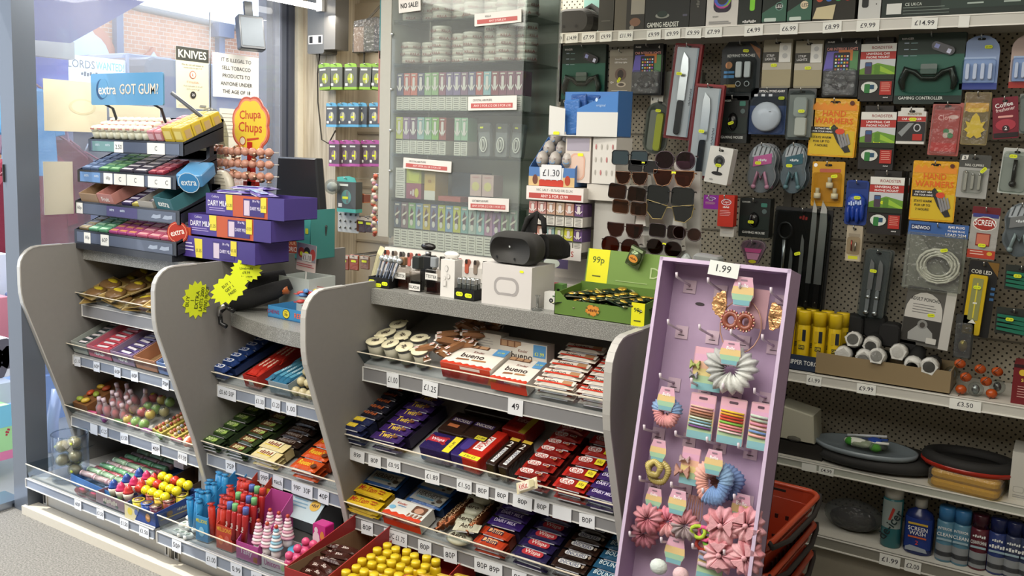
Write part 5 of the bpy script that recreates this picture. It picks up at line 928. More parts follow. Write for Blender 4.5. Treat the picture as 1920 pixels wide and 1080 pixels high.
# earbud box and glass holder
x=WX(1034,2.27,ZW+.03); MB().box(-.022,-.015,0,.022,.015,.052,'#d8d8d4','card').front(-.015).el(.002,.028,.007,.007,'#1c1c24').el(.002,.028,.003,.003,'#999').pl(rr(.008,.004,.002,2,.010,.042),'#3c6a3c').build('earbud_box',M=Tr(x,2.28,ZW),label='small white box with a round black logo beside the green seed carton',cat='box')
x=WX(1014,2.25,ZW+.01); t=thing('glass_holder','tiny clear glass holder between the headset box and green carton','holder',M=Tr(x,2.23,ZW)); MB().lathe([(.016,0),(.016,.006),(.004,.008),(.004,.04),(.009,.045)],12,'#e8eaea','clear').build('glass',t)
# green seed carton
gx0,gx1=-1.25,-.968; gw=gx1-gx0
t=thing('snack_carton','green display carton of sunflower seeds with yellow 99p corners','carton',M=Tr((gx0+gx1)/2,2.215,ZW))
GC='#5c7a34'
m=MB().prism([(-gw/2,0),(gw/2,0),(gw/2,.06),(gw*.30,.046),(-gw*.36,.046),(-gw*.44,.066),(-gw/2,.068)],0,.002,'xz',GC,'card').box(-gw/2,0,0,gw/2,.16,.002,'#3c4c28','card')
for xx in(-gw/2,gw/2-.002): m.prism([(0,0),(.16,0),(.16,.075),(0,.062)],xx,xx+.002,'yz',GC,'card')
m.box(-gw/2,.158,0,gw/2,.16,.08,GC,'card')
m.front(0).q(gw*.36,0,gw*.5,.064,'#dcd81e').t('99p',gw*.43,.042,.016,'#3c4c1c',gw*.12).lines(gw*.39,gw*.47,.012,.01,1,.004,'#555a1c').el(-gw*.06,.026,.022,.015,'#d08a34')
for i in range(9): a=i*.698; m.n=.0014; m.el(-gw*.06+.02*math.cos(a),.026+.014*math.sin(a),.004,.003,'#c87a2c' if i%2 else '#5a5a24',n=6)
m.t('*5',-gw*.06,.026,.008,'#6a3c18',.03); m.build('carton_tray',t)
m=MB().at(Tr(0,.160,.075)@Rt(-10,'X')).box(-gw/2+.01,0,0,gw/2+.01,.002,.105,'#6d8c40','card').at(Tr(0,.160,.075)@Rt(-10,'X')@FRM).q(-gw*.45,-.0,-gw*.20,.105,'#dcd81e').t('99p',-gw*.325,.07,.026,'#4c5c1c',gw*.2).lines(-gw*.38,-gw*.27,.022,.01,1,.004,'#555a1c').t('D',gw*.33,.05,.032,'#a8bc84',.03,bold=0).lines(-gw*.1,gw*.3,.016,.01,1,.002,'#9ab074'); m.build('lid',t)
def seed(m,L=.085,Wd=.055,c='#1d2a18'):
    m.prism(rr(L,Wd,.004,2),0,.002,'xy',c,'foil').ball((0,0,.004),(L*.38,Wd*.42,.010),c,'foil',12,6).ball((L*.1,0,.010),(L*.2,Wd*.28,.006),'#c09a3c','foil',8,5)
    for s in(-1,1): m.box(s*L*.46-.003,-Wd/2,.0015,s*L*.46+.003,Wd/2,.004,'#c8c4a0','foil')
    return m
sp=seed(MB()).build('seed_packet'); sp['category']='snack packet'
pl=[];
for i in range(26):
    a=-.115+.23*((i*7)%13)/12; b=.03+.10*((i*5)%9)/8; pl.append(Tr((gx0+gx1)/2+a,2.215+b,ZW+.030+.022*(i/26)+.010*(b*8)) @Rt(random.uniform(-50,50),'Z')@Rt(random.uniform(-18,14),'X')@Rt(random.uniform(-12,12),'Y'))
spread(sp,pl,lambda i:'dark green and gold foil snack packet lying loose in the green 99p carton','foil snack packets in the green carton')
MB().prism(rr(.046,.062,.003,2,0,0),-.003,.0,'xz','#5c6a48','foil').ball((0,-.004,0),(.02,.009,.026),'#6c7c5c','foil').front(-.0135).el(0,-.004,.015,.011,'#d08a34')  .t('*5',0,-.004,.006,'#5a3818',.024).q(-.02,.022,.02,.03,'#8a9a74').build('seed_packet',M=Tr(tx(1192,2.38,ZW+.13),2.375,aY(1192,482,2.375).z)@Rt(22,'Y'),label='single seed packet stuck at a slant on the raised green carton lid',cat='snack packet')
# ================================================================ sunglasses stand
SY=2.50
s0=thing('sunglasses_stand','pale grey sunglasses stand with rows of glasses on the worktop','display stand',M=Tr(tx(1225,SY,1.2),SY,ZW))
MB().prism([(-.085,0),(.14,0),(.12,.42),(-.055,.42)],.03,.045,'xz','#b9b8b2','matte').box(-.11,-.02,0,.15,.09,.012,'#a8a7a2','matte').build('panel',s0)
for i in range(6):
    for s in(-.05,.07):
        MB().prism([(-.018,0),(.018,0),(.014,.035),(-.014,.035)],.0,.03,'xz','#d4d2ca','gloss').build('nose_rest',s0,M=Tr(s,0,.06+.062*i))
for s in(-.05,.065): MB().prism(rr(.05,.028,.012,4),.02,.03,'xz','#dcdad4','gloss').build('header_tab',s0,M=Tr(s,0,.435))
def glasses(px,py,wpx,kind,lc,fc,lab,rot=0,Y=2.47):
    c=aY(px,py,Y); w=wpx/1675*(c-CC).dot(CF)*1.0; lw=w*.46
    t=thing('sunglasses',lab,'sunglasses','sunglasses on the pale stand',M=Tr(c.x,Y,c.z)@Rt(rot,'Y'))
    if kind=='round': P=[(a,b) for a,b in rr(lw,lw*.9,lw*.42,5)]
    elif kind=='square': P=[(a*(1+.0*b),b) for a,b in rr(lw,lw*.78,lw*.16,3)]
    elif kind=='avi': P=[(-lw*.5,lw*.34),(lw*.5,lw*.36),(lw*.5,lw*.05),(lw*.3,-lw*.38),(0,-lw*.46),(-lw*.34,-lw*.34),(-lw*.5,lw*.0)]
    else: P=[(-lw*.46,lw*.25),(lw*.55,lw*.42),(lw*.5,-lw*.1),(lw*.2,-lw*.4),(-lw*.25,-lw*.36)]
    for s in(-1,1):
        Q=[(s*a,b) for a,b in P]; 
        m=MB().prism([(s*w*.26+a,b) for a,b in Q],-.001,.001,'xz',lc,'lens' if lc[1] in '6789abc' else 'gloss'); m.build('lens',t)
    m=MB()
    for s in(-1,1): m.tube([(s*w*.26+s*a,-.001,b) for a,b in P],.0016,fc,'gloss',5,True)
    m.tube([(-w*.06,-.002,lw*.16),(0,-.003,lw*.2),(w*.06,-.002,lw*.16)],.0016,fc,'gloss',5); m.build('frame',t)
    for s in(-1,1): MB().tube([(s*w*.5,0,lw*.25),(s*w*.5,.012,lw*.25),(s*w*.46,.03,lw*.2)],.002,fc,'gloss',5).build('temple',t)
    MB().box(-lw*.1,-.003,lw*.2,lw*.12,-.002,lw*.3,'#dfe62a').build('price_sticker',t) if (px+py)%3==0 else None
GL=[(1181,296,74,'square','#2c3a40','#15181a','dark grey square sunglasses, top pair on the cabinet side',0),(1266,301,80,'round','#8a6a80','#3c2c34','mauve tinted round sunglasses, top pair on the far side',0),
(1206,312,60,'square','#1c1d20','#101010','small black sunglasses tucked under the top pair',2),(1184,333,66,'avi','#8c5c3c','#6a4a34','brown sunglasses in the second row, cabinet side',0),(1263,333,82,'avi','#9a5c3c','#8a6040','brown fading sunglasses in the second row, larger pair',0),
(1176,362,78,'square','#7a5848','#2c2422','brown and grey square sunglasses hanging crooked in the third row',6),(1257,367,94,'square','#15191a','#0c0e0e','large black square sunglasses in the third row',2),(1181,389,72,'square','#a07858','#5a4434','light brown sunglasses with studded rims, fourth row',3),
(1255,397,92,'cat','#191c1d','#8c7c4c','black cat-eye sunglasses with a gold top rim',3),(1172,431,74,'avi','#7c4838','#3c2420','dark brown sunglasses with dotted rims, fifth row',0),(1250,434,70,'square','#684a50','#2c2024','plum square sunglasses, fifth row',2),
(1163,462,78,'round','#8a503c','#2c1a16','brown sunglasses with thick dark rims, lowest pair over the 99p card',3),(1245,465,70,'round','#6a4038','#241816','dark brown round sunglasses, lowest pair behind the seed packet',3),(1288,438,56,'round','#8d6c64','#3a2a28','faded brown sunglasses behind the grey brushes',4)]
for a in GL: glasses(*a[:3],a[3],a[4],a[5],a[6],a[7])
t=thing('shoe_brush','grey rounded brush standing on its handle beside the sunglasses','brush',M=Tr(tx(1285,2.36,1.2),2.36,ZW)); MB().lathe([(.012,0),(.014,.10),(.010,.11)],12,'#8d928e','gloss').build('handle',t); MB().ball((0,0,.15),(.022,.016,.045),'#7f8582','gloss',12,8).build('brush_head',t)
t=thing('clear_box','tall scuffed clear plastic box at the end of the sunglasses','box',M=Tr(tx(1320,2.42,1.2),2.42,ZW)@Rt(3,'Y')); MB().prism(rr(.075,.05,.006,3),0,.19,'xy','#b9bfb9','milky',bev=.006).build('box_shell',t); MB().prism(rr(.05,.02,.004,2),.01,.17,'xy','#8f9690','film').build('inner_sleeve',t)
# ================================================================ sweets: shared builders
def flow(m,L,W,H,col,fin='wrap',ends=None,zz=True):
    """pillow pack lying flat, long side along x"""
    e=.014 if L>.09 else .009
    xs=[-L/2,-L/2+e*.7,-L/2+e*1.5,-L/2+e*2.3,L/2-e*2.3,L/2-e*1.5,L/2-e*.7,L/2]; hk=[.04,.04,.62,1,1,.62,.04,.04]; wk=[1,1,.97,.96,.96,.97,1,1]
    vs=[];fs=[]
    for x,h,w in zip(xs,hk,wk):
        zc=H*.48; a=W/2*w
        for py,pz in((-1,0),(-.72,1),(.72,1),(1,0),(.72,-1),(-.72,-1)): vs.append((x,py*a,zc+pz*H*.48*h))
    for i in range(7):
        for j in range(6): fs.append((i*6+j,i*6+(j+1)%6,(i+1)*6+(j+1)%6,(i+1)*6+j))
    fs+=[tuple(range(5,-1,-1)),tuple(42+j for j in range(6))]
    cs=ends or col; n=len(m.f); m.add([v for v in vs],fs,col,fin,False)
    if ends:
        for i in list(range(0,6))+list(range(36,42)): m.c[n+i]=lin(ends)
    return m
def bar(name,L,W,H,col,txt,tc,th=.5,pill=None,ends=None,fin='wrap',band=None,tw=.7,tu=0,extra=None,sidec=None):
    m=flow(MB(),L,W,H,col,fin,ends); m.top(H*.965)
    if band: m.q(L*band[0],-W*.34,L*band[1],W*.34,band[2],'wrap' if fin=='wrap' else fin)
    if pill: m.pl(rr(L*pill[1],W*pill[2],W*pill[2]*.45,3,L*tu,0),pill[0],'card')
    if txt: m.t(txt,L*tu,0,W*th,tc,L*tw,bold=1)
    if extra: extra(m,L,W)
    # front seam print
    m.at(Tr(0,-W/2*.93,H*.28)@Rt(-20,'X')@FRM); m.q(-L*.36,-.0015,L*.34,.0015,sidec or '#c9c9d0','card')
    o=m.build(name); return o
def pile(o,cat,x,y0,z0,rows,layers,dy,dz,desc,group,rz=0,dx=0,rise=.003,riser=None,w=None,jit=.002,par=('%s row from the lip','%s row from the lip, layer %s')):
    """rows going back from the lip; the first rows are full stacks, those behind show only their top layer on a riser carton"""
    o['category']=cat; pl=[];lb=[]
    for r in range(rows):
        for k in range(layers):
            if r>0 and k<layers-1: continue
            pl.append(Tr(x+dx*r+random.uniform(-jit,jit),y0+dy*r+random.uniform(-jit,jit)/2,z0+dz*k+rise*r)@Rt(rz+random.uniform(-2.5,2.5),'Z')@Rt(random.uniform(-2,2),'X'))
            lb.append('%s, %s'%(desc,('%s row from the lip'%ORD[r]) if k==layers-1 else 'front row, %s up'%(['bottom','second','third','fourth'][k])))
    spread(o,pl,lb,group)
    if rows>1 and riser:
        ww=w or .1; h=dz*(layers-1)+rise*.6
        MB().open(ww,dy*(rows-1)+.0,max(h-.001,.01),riser,.002).cb(ww-.006,dy*(rows-1)-.006,max(h-.004,.006),riser,'card',0,0,.001).build('sweet_carton',M=Tr(x+dx*rows/2,y0+dy*rows/2+dy*.2,z0+.0005)@Rt(rz,'Z'),label='plain display carton under the %s'%desc,cat='carton')
def SX(px,Y,z): return tx(px,Y,z)
# ================================================================ unit 3, shelf A
ZA=.825; YA=2.175
mk0=mark()
tub=thing('snack_tub','t','snack tub')
MB().lathe([(.017,0),(.019,.003),(.026,.052),(.0275,.053),(.0275,.055)],18,'#7f96a6','milky').build('cup',tub)
MB().lathe([(.023,.004),(.0255,.045)],14,'#b8b4a0','card').build('filling',tub)
m=MB().lathe([(.0285,.055),(.030,.057),(.029,.0585),(.001,.0585)],20,'#d6cfae','card').box(.024,-.008,.056,.036,.008,.0575,'#d6cfae'); m.top(.0585)
for i,(u,v,a) in enumerate(((-.008,.004,30),(0,.006,-20),(.008,.003,40),(-.004,-.004,-35),(.005,-.005,15),(0,0,70))): m.t('~o'[i%2],u,v,.007,'#4a4038',.012,rot=a,bold=1)
m.build('foil_lid',tub)
TP=[(682,644),(707,648),(736,653),(762,659),(791,664),(702,629),(730,631),(759,636),(788,643),(721,611)]
spread(tub,[Tr(max(onT(a,b,2.165,.823,.060).x,-1.9),max(onT(a,b,2.165,.823,.060).y+.01,2.195),ZA+.002)@Rt(i*47,'Z')@Rt(random.uniform(-5,5),'X') for i,(a,b) in enumerate(TP)],lambda i:'clear snack tub with a cream foil lid, %s from the grey side panel, %s row'%(ORD[i if i<5 else (i-5 if i<9 else 0)],('front' if i<5 else 'second' if i<9 else 'rear')),'cream-lidded snack tubs')
hz=MB(); flow(hz,.085,.024,.020,'#8a6040','wrap',ends='#dcd4cc'); hz.top(.0195).q(-.036,-.007,-.020,.007,'#d8cfc8').q(.020,-.007,.036,.007,'#d8cfc8').q(-.036,-.001,-.02,.002,'#b8402c').q(.02,-.001,.036,.002,'#b8402c')
o=hz.build('hazelnut_bar'); o['category']='chocolate bar'; random.seed(3)
x0=SX(815,2.25,.88)
spread(o,[Tr(x0+.0+.115*(((i*5)%9)/8)+.02*(i//9),2.225+.028*(i//3)+.01*(i%2),ZA+.026+.014*(i%3)+.004*(i//6))@Rt(random.uniform(-70,70),'Z')@Rt(random.uniform(-14,14),'Y') for i in range(24)],lambda i:'brown and gold twist-ended hazelnut bar, loose in the jumble behind the cream tubs','loose hazelnut bars')
def wafer_box(w,d,h,lab,M,stand=False):
    t=thing('wafer_box',lab,'chocolate box',M=M); m=MB().box(-w/2,0,0,w/2,d,h,'#d8d2c8','card').front(0).q(-w/2,0,w/2,h*.72,'#b83420','gloss').q(-w/2,h*.72,w/2,h,'#c8452c')
    m.q(-w*.1,h*.76,w*.3,h*.94,'#e8d8d0')
    m.top(h).pl([(-w/2,0)]+[(-w/2+w*i/14,.010+(.006 if i%2 else 0)) for i in range(15)]+[(w/2,0)],'#b8341c').t('Kinder',0,d*.70,.010,'#7a2c20',w*.35,bold=.5).t('bueno',-w*.04,d*.5,.024,'#2c1c18',w*.6,bold=.8).pl([(-w*.3,d*.24),(-w*.05,d*.28),(-w*.05,d*.34),(-w*.28,d*.31)],'#8a5a3c').pl([(0,d*.28),(w*.28,d*.30),(w*.28,d*.36),(w*.02,d*.34)],'#a87850').q(w*.26,d*.68,w*.5,d,'#5a96c8').t('£1.99',w*.38,d*.84,.008,'#e0e83c',w*.2).q(-w*.5,d*.86,w*.1,d,'#6a4430')
    for i in range(3): m.q(-w*.48+w*.2*i,d*.87,-w*.48+w*.2*i+w*.16,d*.99,'#b08a68')
    m.build('carton',t); return t
xa=SX(838,2.19,.87);xb=SX(932,2.19,.87)
wafer_box(xb-xa-.004,.12,.052,'open wafer box with a red front edge, beside the hazelnut bars',Tr((xa+xb)/2,2.185,ZA))
xc=SX(1000,2.18,.85); wafer_box(xc-xb-.008,.125,.040,'wafer box with a red front edge and raised lid behind, beside the single wafers',Tr((xb+xc)/2,2.172,ZA))
def lid_box(px0,px1,Y,z0,h,lab,rz=0,plain=False):
    a,b=SX(px0,Y,z0+h/2),SX(px1,Y,z0+h/2); w=b-a
    m=MB().box(-w/2,0,0,w/2,.045,h,'#d6d0c6','card').front(0)
    if plain: m.lines(-w*.4,w*.3,h*.7,.008,4,.002,'#a8a4a0').q(-w*.5,h*.84,-w*.1,h,'#7aa8c8')
    else:
        m.q(-w*.5,h*.72,-w*.05,h,'#7a5238'); 
        for i in range(3): m.q(-w*.47+w*.15*i,h*.74,-w*.47+w*.15*i+w*.12,h*.97,'#b08a68')
        m.pl([(-w*.5,h*.1),(-w*.1,h*.8),(w*.2,h),(w*.5,h),(w*.5,.0),(-w*.5,0)],'#ddd8ce').t('Kinder',0,h*.62,.009,'#7a2c20',w*.3,bold=.5).t('bueno',-w*.02,h*.4,.022,'#2c1c18',w*.5,bold=.8).q(w*.22,h*.45,w*.48,h*.98,'#5a96c8').t('£1.99',w*.35,h*.6,.011,'#e0e83c',w*.22)
    m.build('wafer_box',M=Tr((a+b)/2,Y,z0)@Rt(rz,'Z')@Rt(-18,'X'),label=lab,cat='chocolate box')
lid_box(945,1032,2.315,ZA+.005,.072,'upright wafer box showing a blue price flash, behind the red-edged box')
lid_box(876,948,2.335,ZA+.02,.058,'plain white side of a wafer carton behind the open wafer box',plain=True)
b=bar('wafer_bar',.125,.034,.018,'#d4ccc0','bueno','#2c1c18',.55,tw=.4,tu=-.12,band=(-.5,.5,'#d8d0c4'),extra=lambda m,L,W:m.q(-L*.44,-W*.36,L*.44,-W*.12,'#c03420').q(L*.18,-W*.2,L*.42,W*.3,'#a8805c').q(-L*.44,W*.28,-L*.1,W*.34,'#8a4c34'))
pile(b,'chocolate bar',SX(1052,2.2,.86)+.0,2.195,ZA+.001,5,3,.042,.017,'single white and red wafer bar, near the wafer boxes','single wafer bars, first stack',dx=.004,riser='#8a3c30',w=.12,rise=.006)
b=bar('wafer_bar',.125,.034,.018,'#cfc8be','bueno','#2c1c18',.6,tw=.42,tu=-.05,extra=lambda m,L,W:m.q(-L*.44,-W*.36,L*.44,-W*.14,'#bc301c').q(-L*.44,W*.1,-L*.3,W*.3,'#a82c1c'))
pile(b,'chocolate bar',SX(1122,2.2,.86)+.02,2.195,ZA+.001,5,3,.042,.017,'single wafer bar against the right end panel, top shelf','single wafer bars, second stack',dx=.0,riser='#8a3c30',w=.12,rise=.004)
tilt_since(mk0,2.165,.823)
# ================================================================ unit 3, shelf B
mk0=mark()
ZBb=.563; YB=2.115
b=bar('caramel_bar',.095,.032,.018,'#1c2346','*8','#d8c23c',.5,band=(-.34,.2,'#b89a2c'),tw=.5,tu=-.06,ends='#1a2040')
b2=bar('caramel_bar',.095,.032,.018,'#1a1a26','*6','#a0522c',.5,tw=.6,ends='#16161e')
pile(b,'chocolate bar',SX(676,2.14,.6)+.004,2.135,ZBb,2,4,.036,.0165,'navy and yellow caramel bar by the grey panel','navy caramel bars',riser='#1c2038',w=.09,rise=.0)
pile(b2,'chocolate bar',SX(676,2.14,.6)+.016,2.209,ZBb+.052,5,1,.036,.016,'dark bar with rust lettering behind the navy caramel bars','dark rust-lettered bars',riser='#15151c',w=.09,rise=.002)
MB().cb(.095,.18,.048,'#16161e').build('sweet_carton',M=Tr(SX(676,2.14,.6)+.016,2.29,ZBb),label='black display carton beneath the rust-lettered bars',cat='carton')
b=bar('twirl_bar',.115,.036,.020,'#38205e','Twirl','#d8b83c',.75,tw=.45,tu=.0,ends='#2c1a4c',extra=lambda m,L,W:m.el(L*.28,0,L*.09,W*.2,'#6a4028'))
pile(b,'chocolate bar',SX(735,2.14,.6)+.008,2.14,ZBb,6,3,.040,.019,'purple twisted chocolate bar with yellow lettering','purple twisted bars',dx=.003,riser='#1e1430',w=.11,rise=.004)
def multi(w,d,h,col,txt,tc,M,lab,flash=None,pill=None,rot=0,th=.02,price=None,cnt=None,edge=None,strip=None,name='chocolate_multipack'):
    t=thing(name,lab,'chocolate bar',M=M); m=MB().prism(rr(w,d,.006,2,0,d/2),0,h,'xy',col,'wrap',bev=.003).top(h)
    if pill: m.pl(rr(pill[1],pill[2],min(pill[1:])*.45,4,pill[3] if len(pill)>3 else 0,pill[4] if len(pill)>4 else d*.6),pill[0])
    m.t(txt,pill[3] if pill and len(pill)>3 else 0,pill[4] if pill and len(pill)>4 else d*.6,th,tc,(pill[1] if rot==0 else pill[2])*.86 if pill else w*.7,rot=rot)
    if flash: m.q(*flash[:4],flash[4]).t(flash[5],(flash[0]+flash[2])/2,(flash[1]+flash[3])/2,.010,'#3a3a1c',min(abs(flash[2]-flash[0]),.05)*.8 if not (len(flash)>6) else abs(flash[3]-flash[1])*.8,rot=flash[6] if len(flash)>6 else 0)
    m.build('wrapper',t); return t
xw=SX(829,2.14,.62)
multi(.05,.12,.05,'#2b1e5c','','#ccc',Tr(xw+.078,2.137,ZBb)@Rt(-3,'Z'),'plain shiny purple multipack between the navy box and red multipack',pill=('#3a2a74',.03,.08))
multi(.115,.085,.05,'#251a4c','Wispa','#e4d4d8',Tr(xw-.006,2.135,ZBb),'navy multipack box with red-edged white lettering and a yellow £1.89 flash',flash=(.030,-.0+.002,.056,.083,'#d8c82c','£1.89',90),pill=('#b02c38',.062,.024,-.018,.05),th=.018)
for i in range(2): multi(.10,.11,.05,'#2a1a14','SNICKERS','#d8d0c8',Tr(xw-.01+.086*i,2.225,ZBb+.004)@Rt(-3,'Z'),'brown multipack with white capital lettering, %s, behind the navy box'%('nearer the twisted bars','beside the red multipack')[i],pill=('#3c2a5c',.075,.020,0,.07),th=.014,flash=(.01,.0,.048,.02,'#c8bc34','£1.89') if i else (-.03,.03,.01,.045,'#a8623c',''))
for i in range(2): multi(.10,.08,.05,'#231610','SNICKERS','#a8a098',Tr(xw+.01+.086*i,2.35,ZBb+.008),'dim brown multipack at the back, %s'%('on the twisted bar side','on the red multipack side')[i],pill=('#32264a',.07,.018,0,.05),th=.012)  # same packs as in front, colours lowered to paint the shade behind
xk=SX(889,2.14,.62)
multi(.074,.16,.05,'#b02418','KitKat','#b02418',Tr(xk+.002,2.135,ZBb)@Rt(-4,'Z'),'red wafer multipack lying lengthways with a yellow strip at its front end',pill=('#dcd8d4',.036,.075,0,.085),rot=-90,th=.026,flash=(-.036,.001,.036,.020,'#d8cc2c','2 for £3'))
multi(.09,.11,.05,'#8c1c14','KitKat','#b89890',Tr(xk+.06,2.30,ZBb+.006)@Rt(-4,'Z'),'dark red wafer multipack behind, in shade, with a yellow end strip',pill=('#6a1812',.05,.026,0,.06),th=.018,flash=(.02,.0,.044,.10,'#a8942c',''))  # red, lettering and strip all painted darker, as shaded at the rear
for i in range(2):
    x=SX(926+23*i,2.14,.62)+.010; t=multi(.036,.14,.052,'#24140e','SNICKERS','#26305c',Tr(x,2.135,ZBb)@Rt(-4,'Z'),'double nut bar lying lengthways marked 2, %s'%('beside the red multipack','beside the chunky wafer bars')[i],pill=('#dcdcd8',.013,.075,0,.05),rot=90,th=.0115)
    MB().top(.0526).t('2',0,.108,.024,'#e0dcd4',.02).q(-.016,.125,.016,.139,'#c8a83c').build('numeral',t)
b=bar('wafer_bar',.10,.032,.022,'#7a1410','KitKat','#a01c14',.56,pill=('#d8d4d0',.42,.62),tw=.36,tu=-.16,extra=lambda m,L,W:m.q(L*.12,-W*.12,L*.34,W*.12,'#c8c4c0').q(L*.14,-W*.06,L*.32,W*.06,'#5a1410').el(L*.3,-W*.2,L*.05,W*.12,'#a05c34'),ends='#8c1a12')
pile(b,'chocolate bar',SX(1003,2.14,.62)+.012,2.14,ZBb,7,3,.034,.019,'chunky dark red wafer bar','chunky wafer bars',dx=.004,riser='#4c1410',w=.095,rise=.004)
b=bar('wafer_bar',.10,.040,.020,'#8c1812','KitKat','#a01c14',.52,pill=('#dcd8d4',.42,.56),tw=.36,tu=-.12,extra=lambda m,L,W:m.q(L*.2,-W*.34,L*.46,W*.34,'#d4c42c').t('65p',L*.33,0,W*.4,'#5a4c10',L*.16),ends='#a82018')
pile(b,'chocolate bar',SX(1078,2.14,.62)+.006,2.14,ZBb,5,3,.050,.0185,'four-finger red wafer bar with a yellow price end','four-finger wafer bars',dx=.004,riser='#6a1812',w=.095,rise=.004)
b=bar('milk_chocolate_bar',.095,.030,.018,'#34205c','DAIRY MILK','#d8d0e4',.42,tw=.7)
pile(b,'chocolate bar',SX(1128,2.14,.62)+.022,2.135,ZBb,7,3,.034,.0175,'purple milk chocolate bar against the right end panel','purple bars at the right end panel',dx=.0,riser='#1e1430',w=.09,rise=.003)
t=bar('wafer_bar',.085,.032,.012,'#d4ccb0','KitKat','#a82418',.5,pill=('#e0d8c8',.5,.6),tw=.4,tu=-.1,ends='#c8bc98',extra=lambda m,L,W:m.q(L*.2,-W*.3,L*.42,W*.3,'#b8b088'))
tag(t,'single white chocolate wafer bar hanging out over the clear lip','chocolate bar'); t.matrix_basis=Tr(SX(1000,2.08,.61),2.085,.618)@Rt(-30,'Y')@Rt(50,'X')
tilt_since(mk0,2.11,.562)
# ================================================================ unit 3, shelf C
mk0=mark()
ZCc=.336
b=bar('peanut_bar',.145,.042,.016,'#c9a61e','Mr.Tom','#a82c18',.5,tw=.5,tu=-.08,fin='wrap',extra=lambda m,L,W:m.lines(-L*.36,L*.16,-W*.28,.004,1,.0012,'#8a3018').t('*5',L*.3,W*.12,W*.18,'#a8481c',L*.2).t('*4',L*.3,-W*.14,W*.18,'#a8481c',L*.2),sidec='#d8b83c')
pile(b,'peanut bar',SX(693,2.14,.38)+.004,2.135,ZCc,2,3,.044,.015,'yellow peanut bar with red lettering','yellow peanut bars',rise=.012,riser='#b8961c',w=.14)
def cookie(m,L,W):
    m.q(-L*.42,-W*.4,L*.46,W*.42,'#8f9290').t("HERSHEY'S",-L*.02,W*.12,W*.3,'#26201e',L*.66).q(-L*.3,-W*.2,L*.2,-W*.06,'#7a9aa8').t("COOKIES'N'CREME",-L*.06,-W*.14,W*.10,'#2c5a80',L*.5).el(L*.34,-W*.1,L*.08,W*.12,'#4a4038').el(L*.4,W*.1,L*.06,W*.1,'#c9c4b8').el(L*.24,-W*.3,L*.05,W*.06,'#33302c')
b=bar('cookie_bar',.14,.07,.014,'#1f4a84',None,'#000',fin='wrap',extra=cookie)
pile(b,'chocolate bar',SX(712,2.2,.40)+.022,2.245,ZCc+.045,3,1,.06,.013,'grey and blue cookie bar behind the yellow peanut bars','grey and blue cookie bars',rise=.008,riser='#1c3a6a',w=.13)
MB().cb(.13,.16,.042,'#1b3560').build('sweet_carton',M=Tr(SX(712,2.2,.40)+.022,2.31,ZCc),label='navy display carton under the grey and blue cookie bars',cat='carton')
b=bar('cookie_bar',.14,.07,.014,'#1f4a84',None,'#000',fin='wrap',extra=cookie)
pile(b,'chocolate bar',SX(800,2.2,.40)+.018,2.225,ZCc+.040,3,1,.06,.013,'grey and blue cookie bar behind the child-photo box','cookie bars by the tubes',rise=.008,riser='#1c3a6a',w=.13)
MB().cb(.13,.16,.038,'#1b3560').build('sweet_carton',M=Tr(SX(800,2.2,.40)+.018,2.29,ZCc),label='navy display carton behind the white and red chocolate box',cat='carton')
t=thing('chocolate_box','white and orange-red milk chocolate box with a child photo oval','chocolate box',M=Tr(SX(766,2.13,.37),2.118,ZCc))
m=MB().box(-.075,0,0,.075,.075,.042,'#d8d8d2','card').front(0).q(-.075,0,.075,.042,'#c0381c').q(-.02,.0,.03,.042,'#b8341a'); m.top(.042).pl([(-.075,0)]+[(-.075+.15*i/10,.012+(.008 if i%2 else 0)*(1-i/14)) for i in range(11)]+[(.075,0)],'#c63c1c').t('Kinder',-.035,.058,.010,'#b03020',.05,bold=.6).t('*8',-.030,.047,.006,'#7a9ac0',.05,bold=0).el(-.058,.034,.012,.009,'#7ab4d4').pl(rr(.05,.034,.006,3,.040,.050),'#6a4a38').el(.040,.046,.017,.013,'#c89a80')
for i in range(7): m.n-=.0002 if i else 0; m.pl([(.012+.008*i,.014),(.017+.008*i,.014),(.019+.008*i,.028),(.014+.008*i,.028)],'#d8cfc4' if i%2 else '#8a5a40')
m.build('carton',t)
for i in range(4):
    x=SX(826+20*i,2.14,.38)+.004; m=MB().at(Rt(-90,'X')).tube([(0,0,0),(0,0,.012),(0,0,.02),(0,0,.13),(0,0,.138),(0,0,.15)],[.010,.006,.0155,.0155,.006,.011],'#6a3a20','foil',10); m.at()
    for k in range(5): m.at(Tr(0,.03+.022*k,.0155)@Rt(90,'Z')).t('><',0,0,.010,'#d8b48c',.018); 
    m.build('hazelnut_tube',M=Tr(x,2.135+.0*i,ZCc+.018+ (.03 if i%2 else 0.0))@Rt(-5,'Z'),label='bronze hazelnut chocolate roll with white criss-cross print, %s from the chocolate box'%ORD[i],cat='chocolate roll',group='bronze hazelnut rolls')
for i in range(4):
    x=SX(872+14*i,2.14+.05*i,.38); m=MB().at(Tr(0,0,.012)).ball((0,0,0),(.045,.03,.014),'#b9b9a4','wrap',16,6).at(Tr(0,-.004,.0262)@Rt(-6,'X')).t('Aero',0,0,.020,'#3a2c20',.055).lines(-.02,.02,-.014,.003,1,.001,'#8d9080'); m.build('bubble_chocolate',M=Tr(x,2.135+.05*i,ZCc+.006+.020*(i>0)+.004*i)@Rt(4,'Z'),label='pale rounded bubble chocolate packet, %s back from the lip'%ORD[i],cat='chocolate packet',group='pale bubble chocolate packets')
t=bar('bubble_chocolate',.085,.035,.016,'#c4c0aa','Aero','#3a2c20',.6,tw=.5); tag(t,'cream bubble chocolate bar lying askew across the pale packets','chocolate bar'); t.matrix_basis=Tr(SX(888,2.15,.40),2.15,ZCc+.045)@Rt(12,'Z')
xd=SX(925,2.13,.38)+.004
